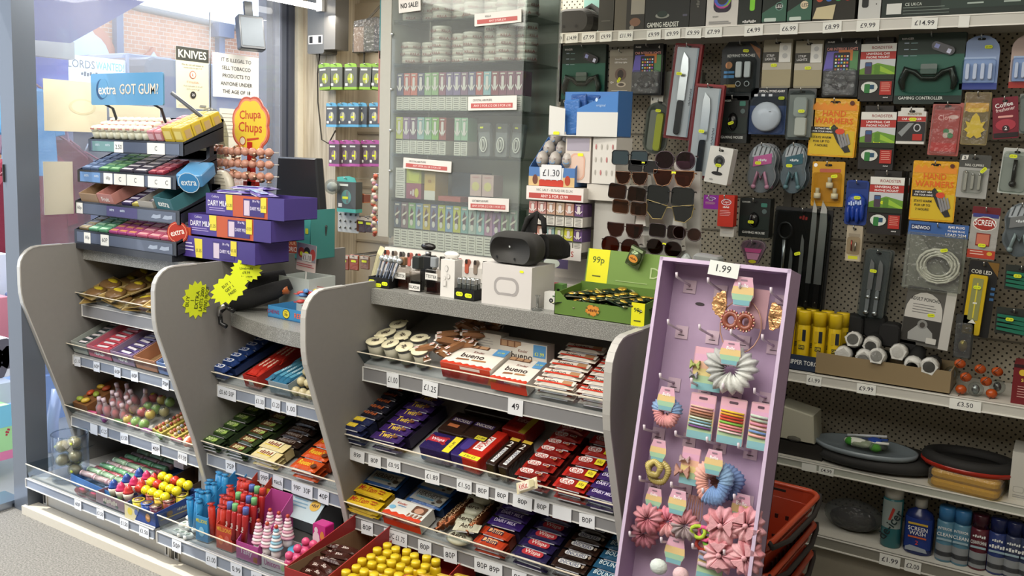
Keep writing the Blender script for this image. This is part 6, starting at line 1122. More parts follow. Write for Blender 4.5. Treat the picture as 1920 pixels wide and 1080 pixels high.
b=bar('toffee_bar',.105,.034,.015,'#b03a1a','Daim','#241a40',.7,tw=.5,pill=('#d8a878',.5,.5),ends='#8a2a14')
pile(b,'toffee bar',xd,2.135,ZCc,2,3,.036,.015,'red-orange toffee bar','red-orange toffee bars',riser='#7a2c18',w=.1,rise=.006)
b=bar('milk_chocolate_bar',.115,.034,.016,'#352067','DAIRY MILK','#d8cfe8',.42,tw=.66)
pile(b,'chocolate bar',xd+.012,2.21,ZCc+.044,4,1,.037,.016,'purple milk chocolate bar behind the toffee bars','purple bars behind the toffee bars',riser='#1e1430',w=.1,rise=.003,dx=.003)
MB().cb(.1,.16,.041,'#1e1430').build('sweet_carton',M=Tr(xd+.012,2.28,ZCc),label='dark purple display carton behind the toffee bars',cat='carton')
b=bar('bubbly_chocolate_bar',.115,.034,.017,'#231a46','Wispa','#d8c8c0',.55,pill=('#a82c34',.6,.66),tw=.5,tu=.05,ends='#1c1638')
pile(b,'chocolate bar',SX(1000,2.13,.38)+.006,2.135,ZCc,6,3,.038,.0165,'navy bar with red-ringed lettering','navy red-ringed bars',riser='#17122c',w=.1,rise=.003,dx=.003)
b=bar('nut_bar',.105,.032,.019,'#24150f','SNICKERS','#26305c',.4,pill=('#c9c8c4',.66,.5),tw=.56,ends='#2c1a12',extra=lambda m,L,W:m.el(L*.4,0,L*.04,W*.2,'#8a7a6a'))
pile(b,'chocolate bar',SX(1072,2.13,.38)+.006,2.135,ZCc,6,3,.036,.018,'brown nut bar with a white lettered lozenge','brown nut bars',riser='#1c120e',w=.1,rise=.003,dx=.003)
b=bar('coconut_bar',.10,.034,.018,'#22506e','BOUNTY','#c9d8dc',.5,tw=.7)
pile(b,'chocolate bar',SX(1132,2.13,.38)+.018,2.135,ZCc,5,3,.038,.0175,'teal blue coconut bar against the right end panel','teal coconut bars',riser='#183444',w=.1,rise=.003)
tilt_since(mk0,2.11,.335)
# ================================================================ unit 3, bottom deck
ZD3=.162
t=thing('carton','large brown carton with a red front edge, at the foot of the third counter','carton',M=Tr(SX(650,2.0,.25)+.015,1.99,ZD3)@Rt(3,'Z')); MB().open(.15,.40,.16,'#9c3030',.003,hb=.19,hf=.13,inn='#8d7357').box(-.0725,-.197,.004,-.0705,.197,.128,'#8d7357').box(-.0725,.194,.004,.0725,.1965,.185,'#8d7357').at(Tr(0,.2,0)).build('carton_body',t)
for i in range(10): 
    m=flow(MB(),.085,.03,.016,'#3a1a14','wrap'); m.top(.0155).t('Skn',0,0,.012,'#d8c8c0',.03); m.build('sweet_bag',M=Tr(SX(650,2.0,.25)-.02+.035*(i%2),1.86+.03*(i//2),ZD3+.085+.004*i)@Rt(random.uniform(-40,40),'Z')@Rt(random.uniform(-20,20),'X'),label='small dark red sweet bag in the tall brown carton',cat='sweet bag',group='dark red bags in the brown carton')
x=SX(735,1.98,.25)+.03
t=thing('carton','red carton packed with yellow bottles, under the lowest chocolate shelf','carton',M=Tr(x,2.01,ZD3)@Rt(3,'Z')); MB().open(.27,.36,.13,'#a03028',.003,hb=.15,hf=.08,inn='#7a2a22').build('carton_body',t)
yb=thing('sweet_bottle','b','sweet bottle'); MB().lathe([(.016,0),(.017,.004),(.017,.075),(.012,.085)],14,'#d4b41c','gloss').build('bottle_body',yb); MB().lathe([(.014,.085),(.014,.10),(.013,.104),(.001,.104)],14,'#dcc028','gloss').build('cap',yb)
spread(yb,[Tr(x-.11+.037*(i%6)+.01*((i//6)%2),1.86+.036*(i//6),ZD3+.035+.004*(i//6))@Rt(random.uniform(-5,5),'X') for i in range(36)],lambda i:'small yellow sweet bottle, %s across and %s row of the red carton'%(ORD[i%6],ORD[i//6]),'yellow sweet bottles in the red carton')
x=SX(800,1.98,.3)
for i,(c,dx) in enumerate((('#a8481c',0),('#b8921c',.03),('#c9a81c',.075),('#b89a1c',.115))):
    m=MB().prism(rr(.085,.15,.004,2,0,.075),0,.03,'xz',c,'wrap',bev=.008).front(-.0).q(-.04,.13,.04,.148,'#8a6a1c','foil').el(.0,.06,.028,.04,'#2c6a2c' if i>1 else '#8a2c1c').el(.008,.075,.012,.02,'#8ab43c' if i>1 else '#c8803c'); m.build('sweet_bag',M=Tr(x+dx,1.90+.03*i,ZD3+.002)@Rt(8,'Z')@Rt(-12,'X'),label=['rust coloured sweet bag beside the yellow bottles','gold topped sweet bag, first behind the rust one','yellow bag with a green leaf print, beside the gold one','yellow bag with a green leaf print, rearmost'][i],cat='sweet bag')
# ================================================================ unit 2
def EX(px,Y,z): return tx(px,Y,z)
mk0=mark(); ZU=.640
b=bar('cookie_pack',.085,.036,.028,'#20386e','OREO','#d8dce8',.6,tw=.5,pill=('#e4e8f0',.62,.6),ends='#1a2c58',extra=lambda m,L,W:m.el(0,0,L*.26,W*.22,'#24407c').t('O',0,0,W*.3,'#fff'))
x=EX(430,2.2,.68)
for j in range(1):
    pile(b,'cookie pack',x-.01,2.20,ZU,8,2,.040,.027,'dark blue cookie pack with a white oval','dark blue cookie packs',dx=.0,riser='#1a2c58',w=.08,rise=.002)
m0=MB().open(.075,.30,.05,'#a82a22',.002,inn='#7c1c18').front(-.1505).q(-.012,.012,.012,.035,'#c8c4c0')
x=EX(485,2.2,.68)+.006; t=m0.build('sweet_carton',M=Tr(x,2.335,ZU),label='bright red carton of chocolate sticks beside the dark blue packs',cat='carton')
o=flow(MB(),.16,.026,.016,'#b02a20','wrap').top(.0155).t('*8',0,0,.010,'#e8d8c0',.09).build('sweet_tube'); o['category']='sweet tube'
spread(o,[Tr(x-.022+.022*(i%3),2.28+.09*(i//6),ZU+.022+.014*((i//3)%2))@Rt(90+random.uniform(-8,8),'Z') for i in range(12)],lambda i:'red sweet tube %s in the red carton, %s group back'%(('on the blue pack side','in the middle','on the dipping stick side')[i%3],ORD[i//3]),'red tubes in the red carton')
x=EX(535,2.2,.68)+.012; MB().open(.10,.30,.05,'#8fa0ac',.002,inn='#5d6f7c').build('sweet_carton',M=Tr(x,2.335,ZU),label='pale blue carton of dipping stick packs',cat='carton')
o=flow(MB(),.17,.026,.016,'#2c6a8c','wrap').top(.0155).q(-.05,-.009,.06,.009,'#5a9cb8').t('*7',0,0,.009,'#e0ecf0',.08).q(.06,-.009,.075,.009,'#a85a34').build('sweet_tube'); o['category']='sweet tube'
spread(o,[Tr(x-.038+.026*(i%4),2.27+.10*(i//8),ZU+.024+.015*((i//4)%2))@Rt(84+random.uniform(-10,10),'Z') for i in range(16)],lambda i:'teal blue stick pack, %s from the red carton, %s layer'%(ORD[i%4],ORD[i//4]),'teal blue stick packs')
o=MB().ball((0,0,.016),(.017,.017,.016),'#d4c8a0','wrap',10,6).cyl(.012,0,.006,'#b8a880','gloss',10).build('cream_tub'); o['category']='sweet tub'
spread(o,[Tr(EX(566,2.2,.68)-.01+.034*(i%3),2.205+.034*(i//3),ZU+.001+.02*(i//3)) for i in range(9)],lambda i:'cream domed sweet tub, %s from the teal packs, %s row'%(ORD[i%3],ORD[i//3]),'cream domed tubs')
tilt_since(mk0,2.168,.638); mk0=mark(); ZV=.389
def ck(c1,c2,txt,tc,lab,px,n,x2=0,rows=5,name='mint_bar',L=.1,W=.046,dx=.002):
    b=bar(name,L,W,.014,c1,txt,tc,.4,tw=.5,band=(-.36,.30,c2),extra=lambda m,L,W:m.pl([(L*.1,-W*.3),(L*.3,-W*.1),(L*.24,W*.2),(L*.1,W*.1)],'#9ab45c' if 'mint' in name else c1)); pile(b,'chocolate bar',EX(px,2.15,.43)+x2,2.145,ZV,rows,3,W+.004,.0135,lab,lab+'s',dx=dx,riser=c1,w=L*.95,rise=.002)
ck('#26361c','#3f5a26','aero','#c8d89c','olive and lime mint bar by the grey side panel',408,3,.01)
ck('#2c3a1c','#5a3824','aero','#d8d0a0','green and brown mint bar in the second stack',462,3,.0)
b=bar('dark_bar',.13,.034,.018,'#251812',"HERSHEY'S",'#9a9088',.4,tw=.6,ends='#1a100c',band=(-.2,.3,'#3a2418'))
pile(b,'chocolate bar',EX(540,2.2,.46)+.0,2.235,ZV+.03,8,1,.036,.018,'dark brown foil bar behind the cream packs','dark brown foil bars',rise=.003,riser=None)
MB().cb(.125,.30,.028,'#1a120e').build('sweet_carton',M=Tr(EX(540,2.2,.46)+.01,2.37,ZV),label='near black carton under the dark brown foil bars',cat='carton')
b=bar('cream_bar',.12,.048,.018,'#cfc08c','*6','#7a3c28',.4,tw=.5,band=(-.3,.3,'#dcd4b4'),extra=lambda m,L,W:m.q(-L*.3,-W*.3,L*.3,-W*.18,'#c8b040'))
pile(b,'chocolate bar',EX(510,2.15,.43)+.01,2.148,ZV,2,3,.045,.017,'cream and yellow white chocolate bar','cream white chocolate bars',rise=.006,riser='#b8a878',w=.11)
b=bar('peanut_cup_pack',.115,.055,.020,'#c8501c',"Reese's",'#e0c030',.45,tw=.55,ends='#b04418',extra=lambda m,L,W:m.el(L*.32,-W*.12,L*.10,W*.2,'#5a301c'))
pile(b,'peanut cup pack',EX(580,2.15,.43)+.024,2.150,ZV,4,3,.058,.019,'orange peanut butter cup pack','orange peanut cup packs',rise=.004,riser='#9c3c18',w=.11)
tilt_since(mk0,2.119,.387)
# ---- unit 2 bottom deck
ZK=.163
DXx=lambda px,Y=1.98: EX(px,Y,.25)
for i in range(9): MB().prism(rr(.035,.028,.006,2),0,.014,'xy','#cfd0cc','wrap',bev=.004).top(.0145).el(0,0,.008,.006,'#7a8a80').build('white_sweet',M=Tr(DXx(350,1.95)-.02+.03*(i%3),1.925+.03*((i//3)%3),ZK+.0005+.016*(i//3))@Rt(i*31,'Z'),label='small white wrapped sweet piled beside the blue box, %s up'%ORD[i//3],cat='sweet',group='white wrapped sweets')
def crd(label,px,w,d,hf,hb,col,inn,draw=None,Y=1.94,rz=0,cat='carton',name='display_box'):
    t=thing(name,label,cat,M=Tr(DXx(px,Y),Y,ZK)@Rt(rz,'Z')); m=MB().at(Tr(0,d/2,0)).open(w,d,hf,col,.002,hb=hb,inn=inn); m.front(-.0003)
    if draw: draw(m,w,hf)
    m.build('carton_body',t); return t
crd('sky blue display box of blue sweet tubes, first on the middle deck',378,.058,.20,.09,.20,'#3c8cc0','#c9cdd0',lambda m,w,h:m.t('MILLIONS',0,h*.82,.013,'#e0d83c',w*.9).el(0,h*.4,w*.22,h*.2,'#8ac4e0'),1.935,4)
crd('red and orange display box of red sweet tubes, beside the blue one',420,.075,.20,.085,.22,'#b8402c','#c9c4c0',lambda m,w,h:m.t('MILLIONS',0,h*.85,.015,'#e0a83c',w*.9).el(-w*.2,h*.4,w*.16,h*.2,'#d86a3c').el(w*.2,h*.45,w*.16,h*.2,'#c85c4c'),1.935,2)
def tubes(n,col,px,dx,y0,h,lab,grp,zz=.02,r=.0125,cap=None):
    m=MB().lathe([(r,0),(r,h*.9),(r*.4,h*.94),(r*1.1,h)],10,col,'wrap'); o=m.build('sweet_tube'); o['category']='sweet tube'
    if cap: pass
    spread(o,[Tr(DXx(px)+dx*(i%3)-dx,y0+.035*(i//3),ZK+zz+.02*(i//3))@Rt(random.uniform(-6,6),'X')@Rt(random.uniform(-5,5),'Y') for i in range(n)],lambda i:lab+', %s of its row, %s row'%(ORD[i%3],ORD[i//3]),grp)
tubes(12,'#2f86bc',378,.018,1.955,.115,'bright blue sweet tube in the sky blue box','blue sweet tubes')
tubes(12,'#b83428',420,.023,1.955,.12,'glossy red sweet tube in the orange-red box','red sweet tubes')
def bluebag(i): return MB().prism(rr(.05,.07,.004,2,0,.035),0,.012,'xz','#3c86b4','wrap',bev=.004)
bb=bluebag(0).build('sweet_bag'); bb['category']='sweet bag'
spread(bb,[Tr(DXx(425,2.2)-.08+.03*i,2.18+.012*(i%2),ZK+.17)@Rt(random.uniform(-30,30),'Y')@Rt(-20,'X') for i in range(6)],lambda i:'bright blue bag on top of the rear box, %s from the grey panel'%ORD[i],'blue bags on the rear box')
MB().open(.20,.12,.17,'#cfd2d4',.002,inn='#9aa4ac').build('display_box',M=Tr(DXx(430,2.22),2.22,ZK)@Rt(4,'Z'),label='tall white box holding the blue bags, at the back',cat='carton')
crd('pink magenta display box of push-up sweets with coloured caps',463,.10,.16,.06,.19,'#b0488c','#c9c4c4',lambda m,w,h:m.t('Tasty',-w*.04,h*.5,.024,'#e8d0e0',w*.6).q(w*.3,h*.1,w*.48,h*.4,'#a8642c'),1.925,2)
pp=thing('push_up_sweet','p','push-up sweet'); MB().lathe([(.010,0),(.011,.09),(.009,.10)],12,'#b02a2c','gloss').build('tube_body',pp); cp=MB().lathe([(.0105,.10),(.0105,.122),(.009,.124),(.001,.124)],12,'#5a6cb4','gloss').build('cap',pp)
MB().front(-.0112).t('Push',0,.05,.010,'#e8d8d0',.018,rot=90).build('lettering',pp)
out=spread(pp,[Tr(DXx(457)-.036+.026*(i%4),1.945+.036*(i//4),ZK+.045+.022*(i//4))@Rt(-4,'X') for i in range(12)],lambda i:'red push-up sweet with a coloured cap, %s of four in the %s row'%(ORD[i%4],ORD[i//4]),'red push-up sweets')
for k,o in enumerate(out):
    if k%3==1:
        for c in o.children:
            if c.name.startswith('cap'): c.data=c.data.copy(); [setattr(d,'color',lin('#7ab87a')) for d in c.data.color_attributes['Col'].data]
    if k%3==2:
        for c in o.children:
            if c.name.startswith('cap'): c.data=c.data.copy(); [setattr(d,'color',lin('#c83c34')) for d in c.data.color_attributes['Col'].data]
crd('tall white backing card with a yellow smiling face sticker above the swirl sweets',500,.085,.03,.03,.26,'#c8c4c0','#c9c4c0',None,2.10,2)
MB().front(0).el(0,0,.026,.028,'#c89c2c').el(-.009,.006,.003,.004,'#8a5c1c').el(.009,.006,.003,.004,'#8a5c1c').q(-.010,-.011,.010,-.009,'#8a5c1c').build('sticker_disc',M=Tr(DXx(502,2.09),2.095,ZK+.15),label='round orange-yellow face sticker on the white backing card',cat='sticker')
crd('white and lilac unicorn display box in front of the swirl lollies',515,.115,.12,.045,.05,'#cfc4c8','#a8a0a4',lambda m,w,h:m.t('Unicorn',-w*.1,h*.5,.020,'#b04c8c',w*.6).el(w*.32,h*.45,w*.08,h*.25,'#a8c48c'),1.93,3)
sw=thing('swirl_lolly','s','lolly'); m=MB()
for i in range(7): m.lathe([(.019-.0018*i,.010*i),(.0235-.0022*i,.010*i+.005),(.0185-.0019*i,.010*i+.010)],14,('#d8a0b4','#e4dcdc')[i%2],'gloss')
m.build('swirl',sw); MB().lathe([(.012,-.03),(.016,-.02),(.016,0)],12,'#dcd4d4','gloss').build('pot',sw); MB().ball((0,0,.077),.007,'#b0402c').build('tip',sw)
out=spread(sw,[Tr(DXx(512)-.042+.042*(i%3),1.955+.05*(i//3),ZK+.06+.02*(i//3))@Rt(i*40,'Z') for i in range(6)],lambda i:'pink and white swirl lolly, %s in the %s row of the unicorn box'%(ORD[i%3],ORD[i//3]),'swirl lollies')
for c in out[2].children:
    if c.name.startswith('swirl'):
        c.data=c.data.copy()
        for d in c.data.color_attributes['Col'].data:
            if d.color[1]<.5: d.color=lin('#8ab8cc')
t=crd('open grey-blue display box at the back of the middle deck',575,.15,.10,.10,.13,'#a0b0b8','#8f9ca0',None,2.20,-3)
MB().at(Tr(DXx(568,2.10),2.11,ZK+.150)@Rt(-48,'X')).box(-.075,0,-.05,.075,.002,.05,'#a8b8c0').at(Tr(DXx(568,2.10),2.11,ZK+.150)@Rt(-48,'X')@FRM).q(-.075,.03,.075,.05,'#8a6c94').lines(-.06,.01,.015,.012,3,.004,'#6a90a8').el(.04,.01,.022,.02,'#c8a03c').t('*4',.04,.01,.012,'#5a3c1c',.03).build('header_board',M=None,label='grey-blue header board with an orange badge behind the swirl lollies',cat='card')
MB().prism(rr(.055,.085,.004,2,0,.042),0,.04,'xz','#b8287c','gloss').front(0).pl(circ(.016,12,-.012,.035,.024),'#d8c8d0').el(-.012,.064,.008,.010,'#d8c8d0').el(.015,.05,.009,.016,'#c8803c').build('pink_box',M=Tr(DXx(602,2.03),2.02,ZK+.07),label='hot pink sweet box with a pale figure shape, near the third side panel',cat='box')
MB().cb(.10,.12,.068,'#8d7a60').build('carton',M=Tr(DXx(604,2.05),2.06,ZK),label='plain brown carton under the hot pink sweet box',cat='carton')
t=thing('sweet_jar','clear pot with a sky blue lid beside the swirl lollies','sweet pot',M=Tr(DXx(556,2.0),2.0,ZK)); MB().cyl(.026,0,.045,'#c8b8b4','milky',16).build('pot_body',t); MB().lathe([(.029,.045),(.029,.058),(.027,.06),(.001,.06)],18,'#4c9cc0','gloss').build('lid',t)
pk=thing('sweet_bottle','p','sweet bottle'); MB().lathe([(.014,0),(.015,.004),(.016,.05),(.011,.06)],12,'#b8406c','gloss').build('bottle_body',pk); MB().ball((0,0,.072),(.014,.014,.014),'#d0507c','gloss',12,7).build('cap',pk)
spread(pk,[Tr(DXx(566,1.95)-.036+.034*(i%3),1.93+.036*(i//3),ZK+.001+.010*(i//3)) for i in range(9)],lambda i:'glossy pink bubble bottle with a ball cap, %s in the %s row'%(ORD[i%3],ORD[i//3]),'pink bubble bottles')
# black folded umbrella on the lower worktop with starburst price cards
t=thing('umbrella','black folded umbrella with an orange-brown grip end on the curved worktop','umbrella',M=Tr(0,0,.905))
P=[aY(a,b,y) for a,b,y in ((425,575,2.24),(470,560,2.27),(515,545,2.32),(545,532,2.36))]
MB().tube([(p.x,p.y,p.z-.905) for p in P],[.022,.036,.034,.022],'#1b1b1d','fabric',10).build('canopy',t)
P2=[aY(a,b,y) for a,b,y in ((440,560,2.30),(490,528,2.36),(535,512,2.42))]
MB().tube([(p.x,p.y,p.z-.905) for p in P2],[.02,.034,.016],'#232326','fabric',10).build('canopy_fold',t)
p=P[-1]; q_=aY(528,544,2.33); MB().tube([(q_.x-.01,q_.y,q_.z-.905-.002),(q_.x+.022,q_.y+.015,q_.z-.905+.004)],.018,'#a85a2c','gloss',10).build('grip',t)
c=[aY(a,b,2.17) for a,b in ((438,583),(424,575),(412,586),(414,606),(424,612))]; MB().tube([(p.x,p.y,p.z-.905) for p in c],.009,'#1c1d20','gloss',8).build('hook_handle',t)
c=[aY(a,b,2.165) for a,b in ((422,573),(412,578),(411,592))]; MB().tube([(p.x,p.y,p.z-.905) for p in c],.0105,'#b8b8b8','metal',8).build('hook_trim',t)
def burst(px,py,M,w,h,lines_,rot,lab):
    m=MB(); P=[]; n=15
    for i in range(2*n): a=math.pi*i/n; k=1 if i%2==0 else .80; P.append((w/2*k*math.cos(a),h/2*k*math.sin(a)))
    m.prism(P,0,.001,'xz','#d9e62c','card').front(0)
    for i,l in enumerate(lines_): m.t(l,0 if not rot else (len(lines_)/2-.5-i)*-h*0.0+(i-len(lines_)/2+.5)*w*.16,((len(lines_)/2-.5-i)*h*.17) if not rot else 0,(h*.10 if not rot else w*.12),'#2c3a1c',(w*.66 if not rot else h*.62),rot=rot,bold=.5)
    m.build('price_burst',M=M,label=lab,cat='price card')
p=aX(369,562,DX[1]+.011); burst(0,0,Tr(DX[1]+.011,p.y,p.z)@Rt(90,'Z'),.125,.14,['BUY','1','EXTRA','LASTS 2000','WIND PROOF'],80,'yellow starburst card stuck alone on the grey side panel, writing sideways')
burst(0,0,Tr(aY(430,541,2.13).x,2.13,aY(430,541,2.13).z)@Rt(42,'Z')@Rt(-38,'Y'),.15,.10,['BUY 1','GET 1','FREE!'],0,'yellow starburst card tipped against the umbrella, reading buy one get one free')
burst(0,0,Tr(aY(462,507,2.20).x,2.20,aY(462,507,2.20).z)@Rt(40,'Z'),.115,.09,['Windproof','Umbrella','£9.99','Buy it now'],0,'upper yellow starburst card reading windproof umbrella, above the black umbrella')
MB().tube([(0,0,-.07),(0,0,.03)],.002,'#c8c8c4','metal',6).build('card_pin',M=Tr(aY(456,535,2.30).x,2.30,.905+.075),label='thin steel pin holding a starburst card beside the umbrella',cat='pin')
# blue refreshers box and sweet pots behind it
x0=aZ(505,583,.907)
t=thing('sweet_carton','low bright blue carton with orange lettering on the curved worktop','carton',M=Tr(-2.33,2.25,.906)@Rt(-3,'Z'))
m=MB().at(Tr(0,.09,0)).open(.30,.18,.042,'#3c84b8',.002,inn='#6a8ca4').front(0).el(-.05,.022,.020,.018,'#20201c').el(-.05,.022,.0175,.0155,'#d8c83c').t('ONLY',-.05,.030,.005,'#222',.02).t('20p',-.05,.019,.012,'#222',.026).t('REFRESHERS',.06,.022,.018,'#d8643c',.13).t('CHEWS',-.12,.022,.014,'#8a3c64',.07).q(-.15,.0,.15,.004,'#2c6494'); m.build('carton_body',t)
MB().at(Tr(0,.178,.0)).box(-.15,0,0,.15,.002,.10,'#a8453c').at(Tr(0,.1779,.0)@FRM).q(-.148,.045,.148,.098,'#c9b8b0').build('header_board',t)
def candy(m): return m.ball((0,0,.008),(.016,.010,.008),'#5a7ab4','film',8,5)
for k,(c,n) in enumerate((('#4a78b0',14),('#c8b03c',6),('#b0403c',8),('#8a6aa4',6))):
    o=MB().ball((0,0,.008),(.018,.011,.008),c,'wrap',8,5).box(-.026,-.008,.006,-.015,.008,.008,c,'wrap').box(.015,-.008,.006,.026,.008,.008,c,'wrap').build('chew'); o['category']='sweet'
    spread(o,[Tr(-2.37+.19*random.random(),2.28+.12*random.random(),.935+.075*random.random())@Rt(random.uniform(0,180),'Z') for i in range(n)],lambda i:'small %s wrapped chew heaped in the low blue carton'%('blue','yellow','red','mauve')[k],'%s chews in the blue carton'%('blue','yellow','red','mauve')[k])
p=aY(590,532,2.5)
t=thing('sweet_tub','clear tub piled with blue and green wrapped sweets behind the blue carton','sweet tub',M=Tr(p.x,2.46,.906)); MB().at().open(.16,.14,.13,'#c4ccc8',.003,inn='#9aa8a4').build('tub_body',t)
for i in range(12): MB().ball((0,0,0),(.03,.022,.024),('#3c5c98','#3c8a54','#2c7048','#7a98b8')[i%4],'film',10,6).ball((0,0,0),(.022,.016,.018),('#3c5c98','#3c8a54','#2c7048','#7a98b8')[i%4],'wrap',10,6).build('wrapped_sweet',M=Tr(-2.155+.06*(i%3),2.50+.05*((i//3)%2),.945+.045*(i//6)),label='%s wrapped sweet in the clear tub, %s of three, %s'%(('dark blue','mid green','dark green','pale blue')[i%4],ORD[i%3],('front lower','rear lower','front upper','rear upper')[i//3]),cat='sweet')
p=aY(573,480,2.42)
t=thing('header_card','white pink-edged display card with toy picture and £1.10 price','card',M=Tr(p.x,2.42,aY(573,505,2.42).z)@Rt(4,'Y'))
m=MB().prism(rr(.10,.105,.004,2,0,.045),0,.002,'xz','#d0c0bc','card').front(0).q(-.05,.03,.05,.098,'#8f8c98').el(-.026,.062,.017,.020,'#a8443c').el(.004,.070,.016,.016,'#26262c').el(.034,.06,.014,.022,'#b04844').el(.002,.060,.012,.009,'#d8e03c').el(-.024,.058,.009,.008,'#d8e03c').pl(rr(.05,.030,.002,2,.006,.047),'#d8d6d2').t('£1.10',.006,.046,.019,'#2c2c34',.042,bold=.4).lines(-.045,.045,.018,.008,2,.003,'#b85a64'); m.build('printed_card',t)
MB().tube([(0,.004,-.12),(0,.004,.02)],.003,'#d8d8d4','gloss',6).build('card_stem',t)
# ================================================================ unit 1 shelves
mk0=mark(); Z1=.842
def cookiebag(c2):
    m=MB().prism(rr(.13,.10,.004,2),.004,.006,'xy','#8d7440','wrap').ball((0,0,.010),(.058,.042,.014),'#6e5230','wrap',12,6).at(Tr(0,0,.006)).ball((0,.012,.012),(.036,.018,.008),'#b8a428','wrap',10,5)
    for s in(-1,1): m.at().box(s*.061-.004,-.048,.003,s*.061+.004,.048,.008,c2,'wrap')
    return m
o=cookiebag('#a89468').build('cookie_bag'); o['category']='cookie bag'
pl=[];lb=[]
for r in range(4):
    for c in range(5):
        for k in range(2 if r<2 else 1):
            pl.append(Tr(-3.42+.15*c+random.uniform(-.02,.02),2.21+.075*r,Z1+.002+.018*k+.010*(c%2))@Rt(random.uniform(-35,35),'Z')@Rt(random.uniform(-10,10),'Y')); lb.append('brown and yellow cookie bag, %s from the window side, %s row%s'%(ORD[c],ORD[r],', underneath' if k==0 and r<2 else ''))
spread(o,pl,lb,'brown and yellow cookie bags')
t=thing('cookie_bag','darker round-topped brown bag standing behind the pile of cookie bags','cookie bag',M=Tr(-2.80,2.42,Z1)); MB().prism(rr(.09,.09,.03,4,0,.045),0,.03,'xz','#4c3422','wrap',bev=.010).build('bag_body',t)
tilt_since(mk0,2.16,.84); mk0=mark(); Z2=.634
def gumbox(px,w,col,inn,lab,items,ic,txt=None,tc='#fff',x=None,hf=.05,hb=.065,d=.26):
    X=tx(px,2.13,.66) if x is None else x
    t=thing('sweet_carton',lab,'carton',M=Tr(X,2.125,Z2)); m=MB().at(Tr(0,d/2,0)).open(w,d,hf,col,.002,hb=hb,inn=inn).front(0)
    if txt: m.t(txt,0,.02,.014,tc,w*.85)
    m.build('carton_body',t)
    if items:
        o=flow(MB(),w*.8,.024,.012,ic,'wrap').top(.0118).q(-w*.22,-.006,w*.22,.006,'#d8d0d4').build('sweet_roll'); o['category']='sweet roll'
        spread(o,[Tr(X+random.uniform(-.004,.004),2.15+.029*i,Z2+.030+.001*i)@Rt(random.uniform(-8,8),'Z') for i in range(items)],lambda i:'wrapped sweet roll, %s from the lip of the %s'%(ORD[i],' '.join(lab.split()[:5])),'rolls in the '+' '.join(lab.split()[:5]))
gumbox(146,.10,'#9aa09a','#5f6862','grey and white carton of dark gum packs, nearest the window',7,'#3c464a',x=-3.42)
gumbox(200,.15,'#b8687a','#c8bcbc','pink and red carton full of red packs',8,'#b8404c',x=-3.285,txt='*7')
gumbox(240,.14,'#8d7a94','#c8c0b8','white edged carton full of purple packs',8,'#4c3c6c',x=-3.13,txt='*6')
gumbox(265,.13,'#a8785c','#9a7c58','nearly empty brown carton beside the purple packs',0,'#000',x=-2.985,txt=None)
gumbox(300,.14,'#6c86b8','#8090ac','pale blue mint carton against the second side panel',7,'#c8d0d8',x=-2.84,txt='mentos',tc='#28407c')
gumbox(310,.09,'#8a8490','#7c7884','half hidden dark mint carton beside the second panel',0,'#000',x=-2.72)
tilt_since(mk0,2.115,.632); mk0=mark(); Z3=.374
bt=thing('lolly_bottle','b','sweet bottle'); MB().lathe([(.013,0),(.016,.005),(.017,.035),(.009,.050),(.008,.062)],12,'#e8a0a8','milky').lathe([(.011,.004),(.013,.03),(.006,.042)],10,'#d86870','gloss').build('bottle_body',bt); MB().cyl(.009,.062,.080,'#cdb8c0','gloss',10).build('cap',bt)
spread(bt,[Tr(-3.33+.055*(i%4)+.02*((i//4)%2),2.15+.05*(i//4),Z3+.004+.004*(i//4))@Rt(random.uniform(-15,15),'X')@Rt(random.uniform(-12,12),'Y') for i in range(12)],lambda i:'pink baby-bottle shaped sweet with a pale cap, %s across, %s row'%(ORD[i%4],ORD[i//4]),'pink baby-bottle sweets')
def gball(c1,c2): return MB().ball((0,0,.024),(.023,.023,.023),'#f4f4ee','film',14,8).ball((0,0,.022),(.020,.020,.020),c1,'wrap',12,7).ball((0,0,.034),(.012,.012,.010),c2,'gloss',10,5)
gl=[('#c9b04c','#a83c3c','gold and red'),('#7aa84c','#b8c48c','green and white'),('#b8485c','#c8b83c','red and yellow'),('#8cb45c','#5a8a4c','leaf green'),('#a8a06c','#4c4c3c','gold and grey')]
for i in range(12):
    a,b,n=gl[(i*3)%5]; gball(a,b).build('foil_ball',M=Tr(-3.13+.052*(i%3)-.02*(i//3%2),2.145+.048*(i//3),Z3+.001+.012*(i//3%2)),label='%s foil ball sweet, %s across in the %s row beside the pink bottles'%(n,ORD[i%3],ORD[i//3]),cat='foil ball',group='foil ball sweets')
for k in range(3):
    t=thing('bracelet_card','yellow card of beaded candy strings, %s from the foil balls'%ORD[k],'candy strings',M=Tr(-2.93+.09*k,2.13,Z3+.003)@Rt(-8,'Z'))
    MB().box(-.035,0,0,.035,.26,.02,'#a89a4c').build('card',t)
    m=MB()
    for j in range(2):
        for i in range(16): m.ball((-.016+.032*j,.01+.0155*i,.026),(.0075,.0075,.0075),('#8a3c34','#c88a6a','#b05c50','#c9b09a','#7c7c88')[(i+j*2+k)%5],'gloss',7,5)
    m.build('bead_string',t)
for i in range(5): MB().ball((0,0,.02),(.022,.022,.02),('#d86a4c','#b8c8b8','#c8404c','#8ab0c8','#c84c8c')[i],'gloss',12,7).ball((0,0,.024),(.014,.023,.018),'#dcd4c8','gloss',10,6).build('ball_sweet',M=Tr(-2.74+.0*i,2.13+.045*i,Z3+.02*(i%2)),label='%s striped ball sweet beside the second panel'%('orange','pale green','red','blue','magenta')[i],cat='ball sweet')
MB().box(-.05,0,0,.05,.20,.04,'#7a5230').build('carton',M=Tr(-3.43,2.13,Z3+.001),label='brown carton with yellow-green sweets at the window end, bottle shelf',cat='carton')
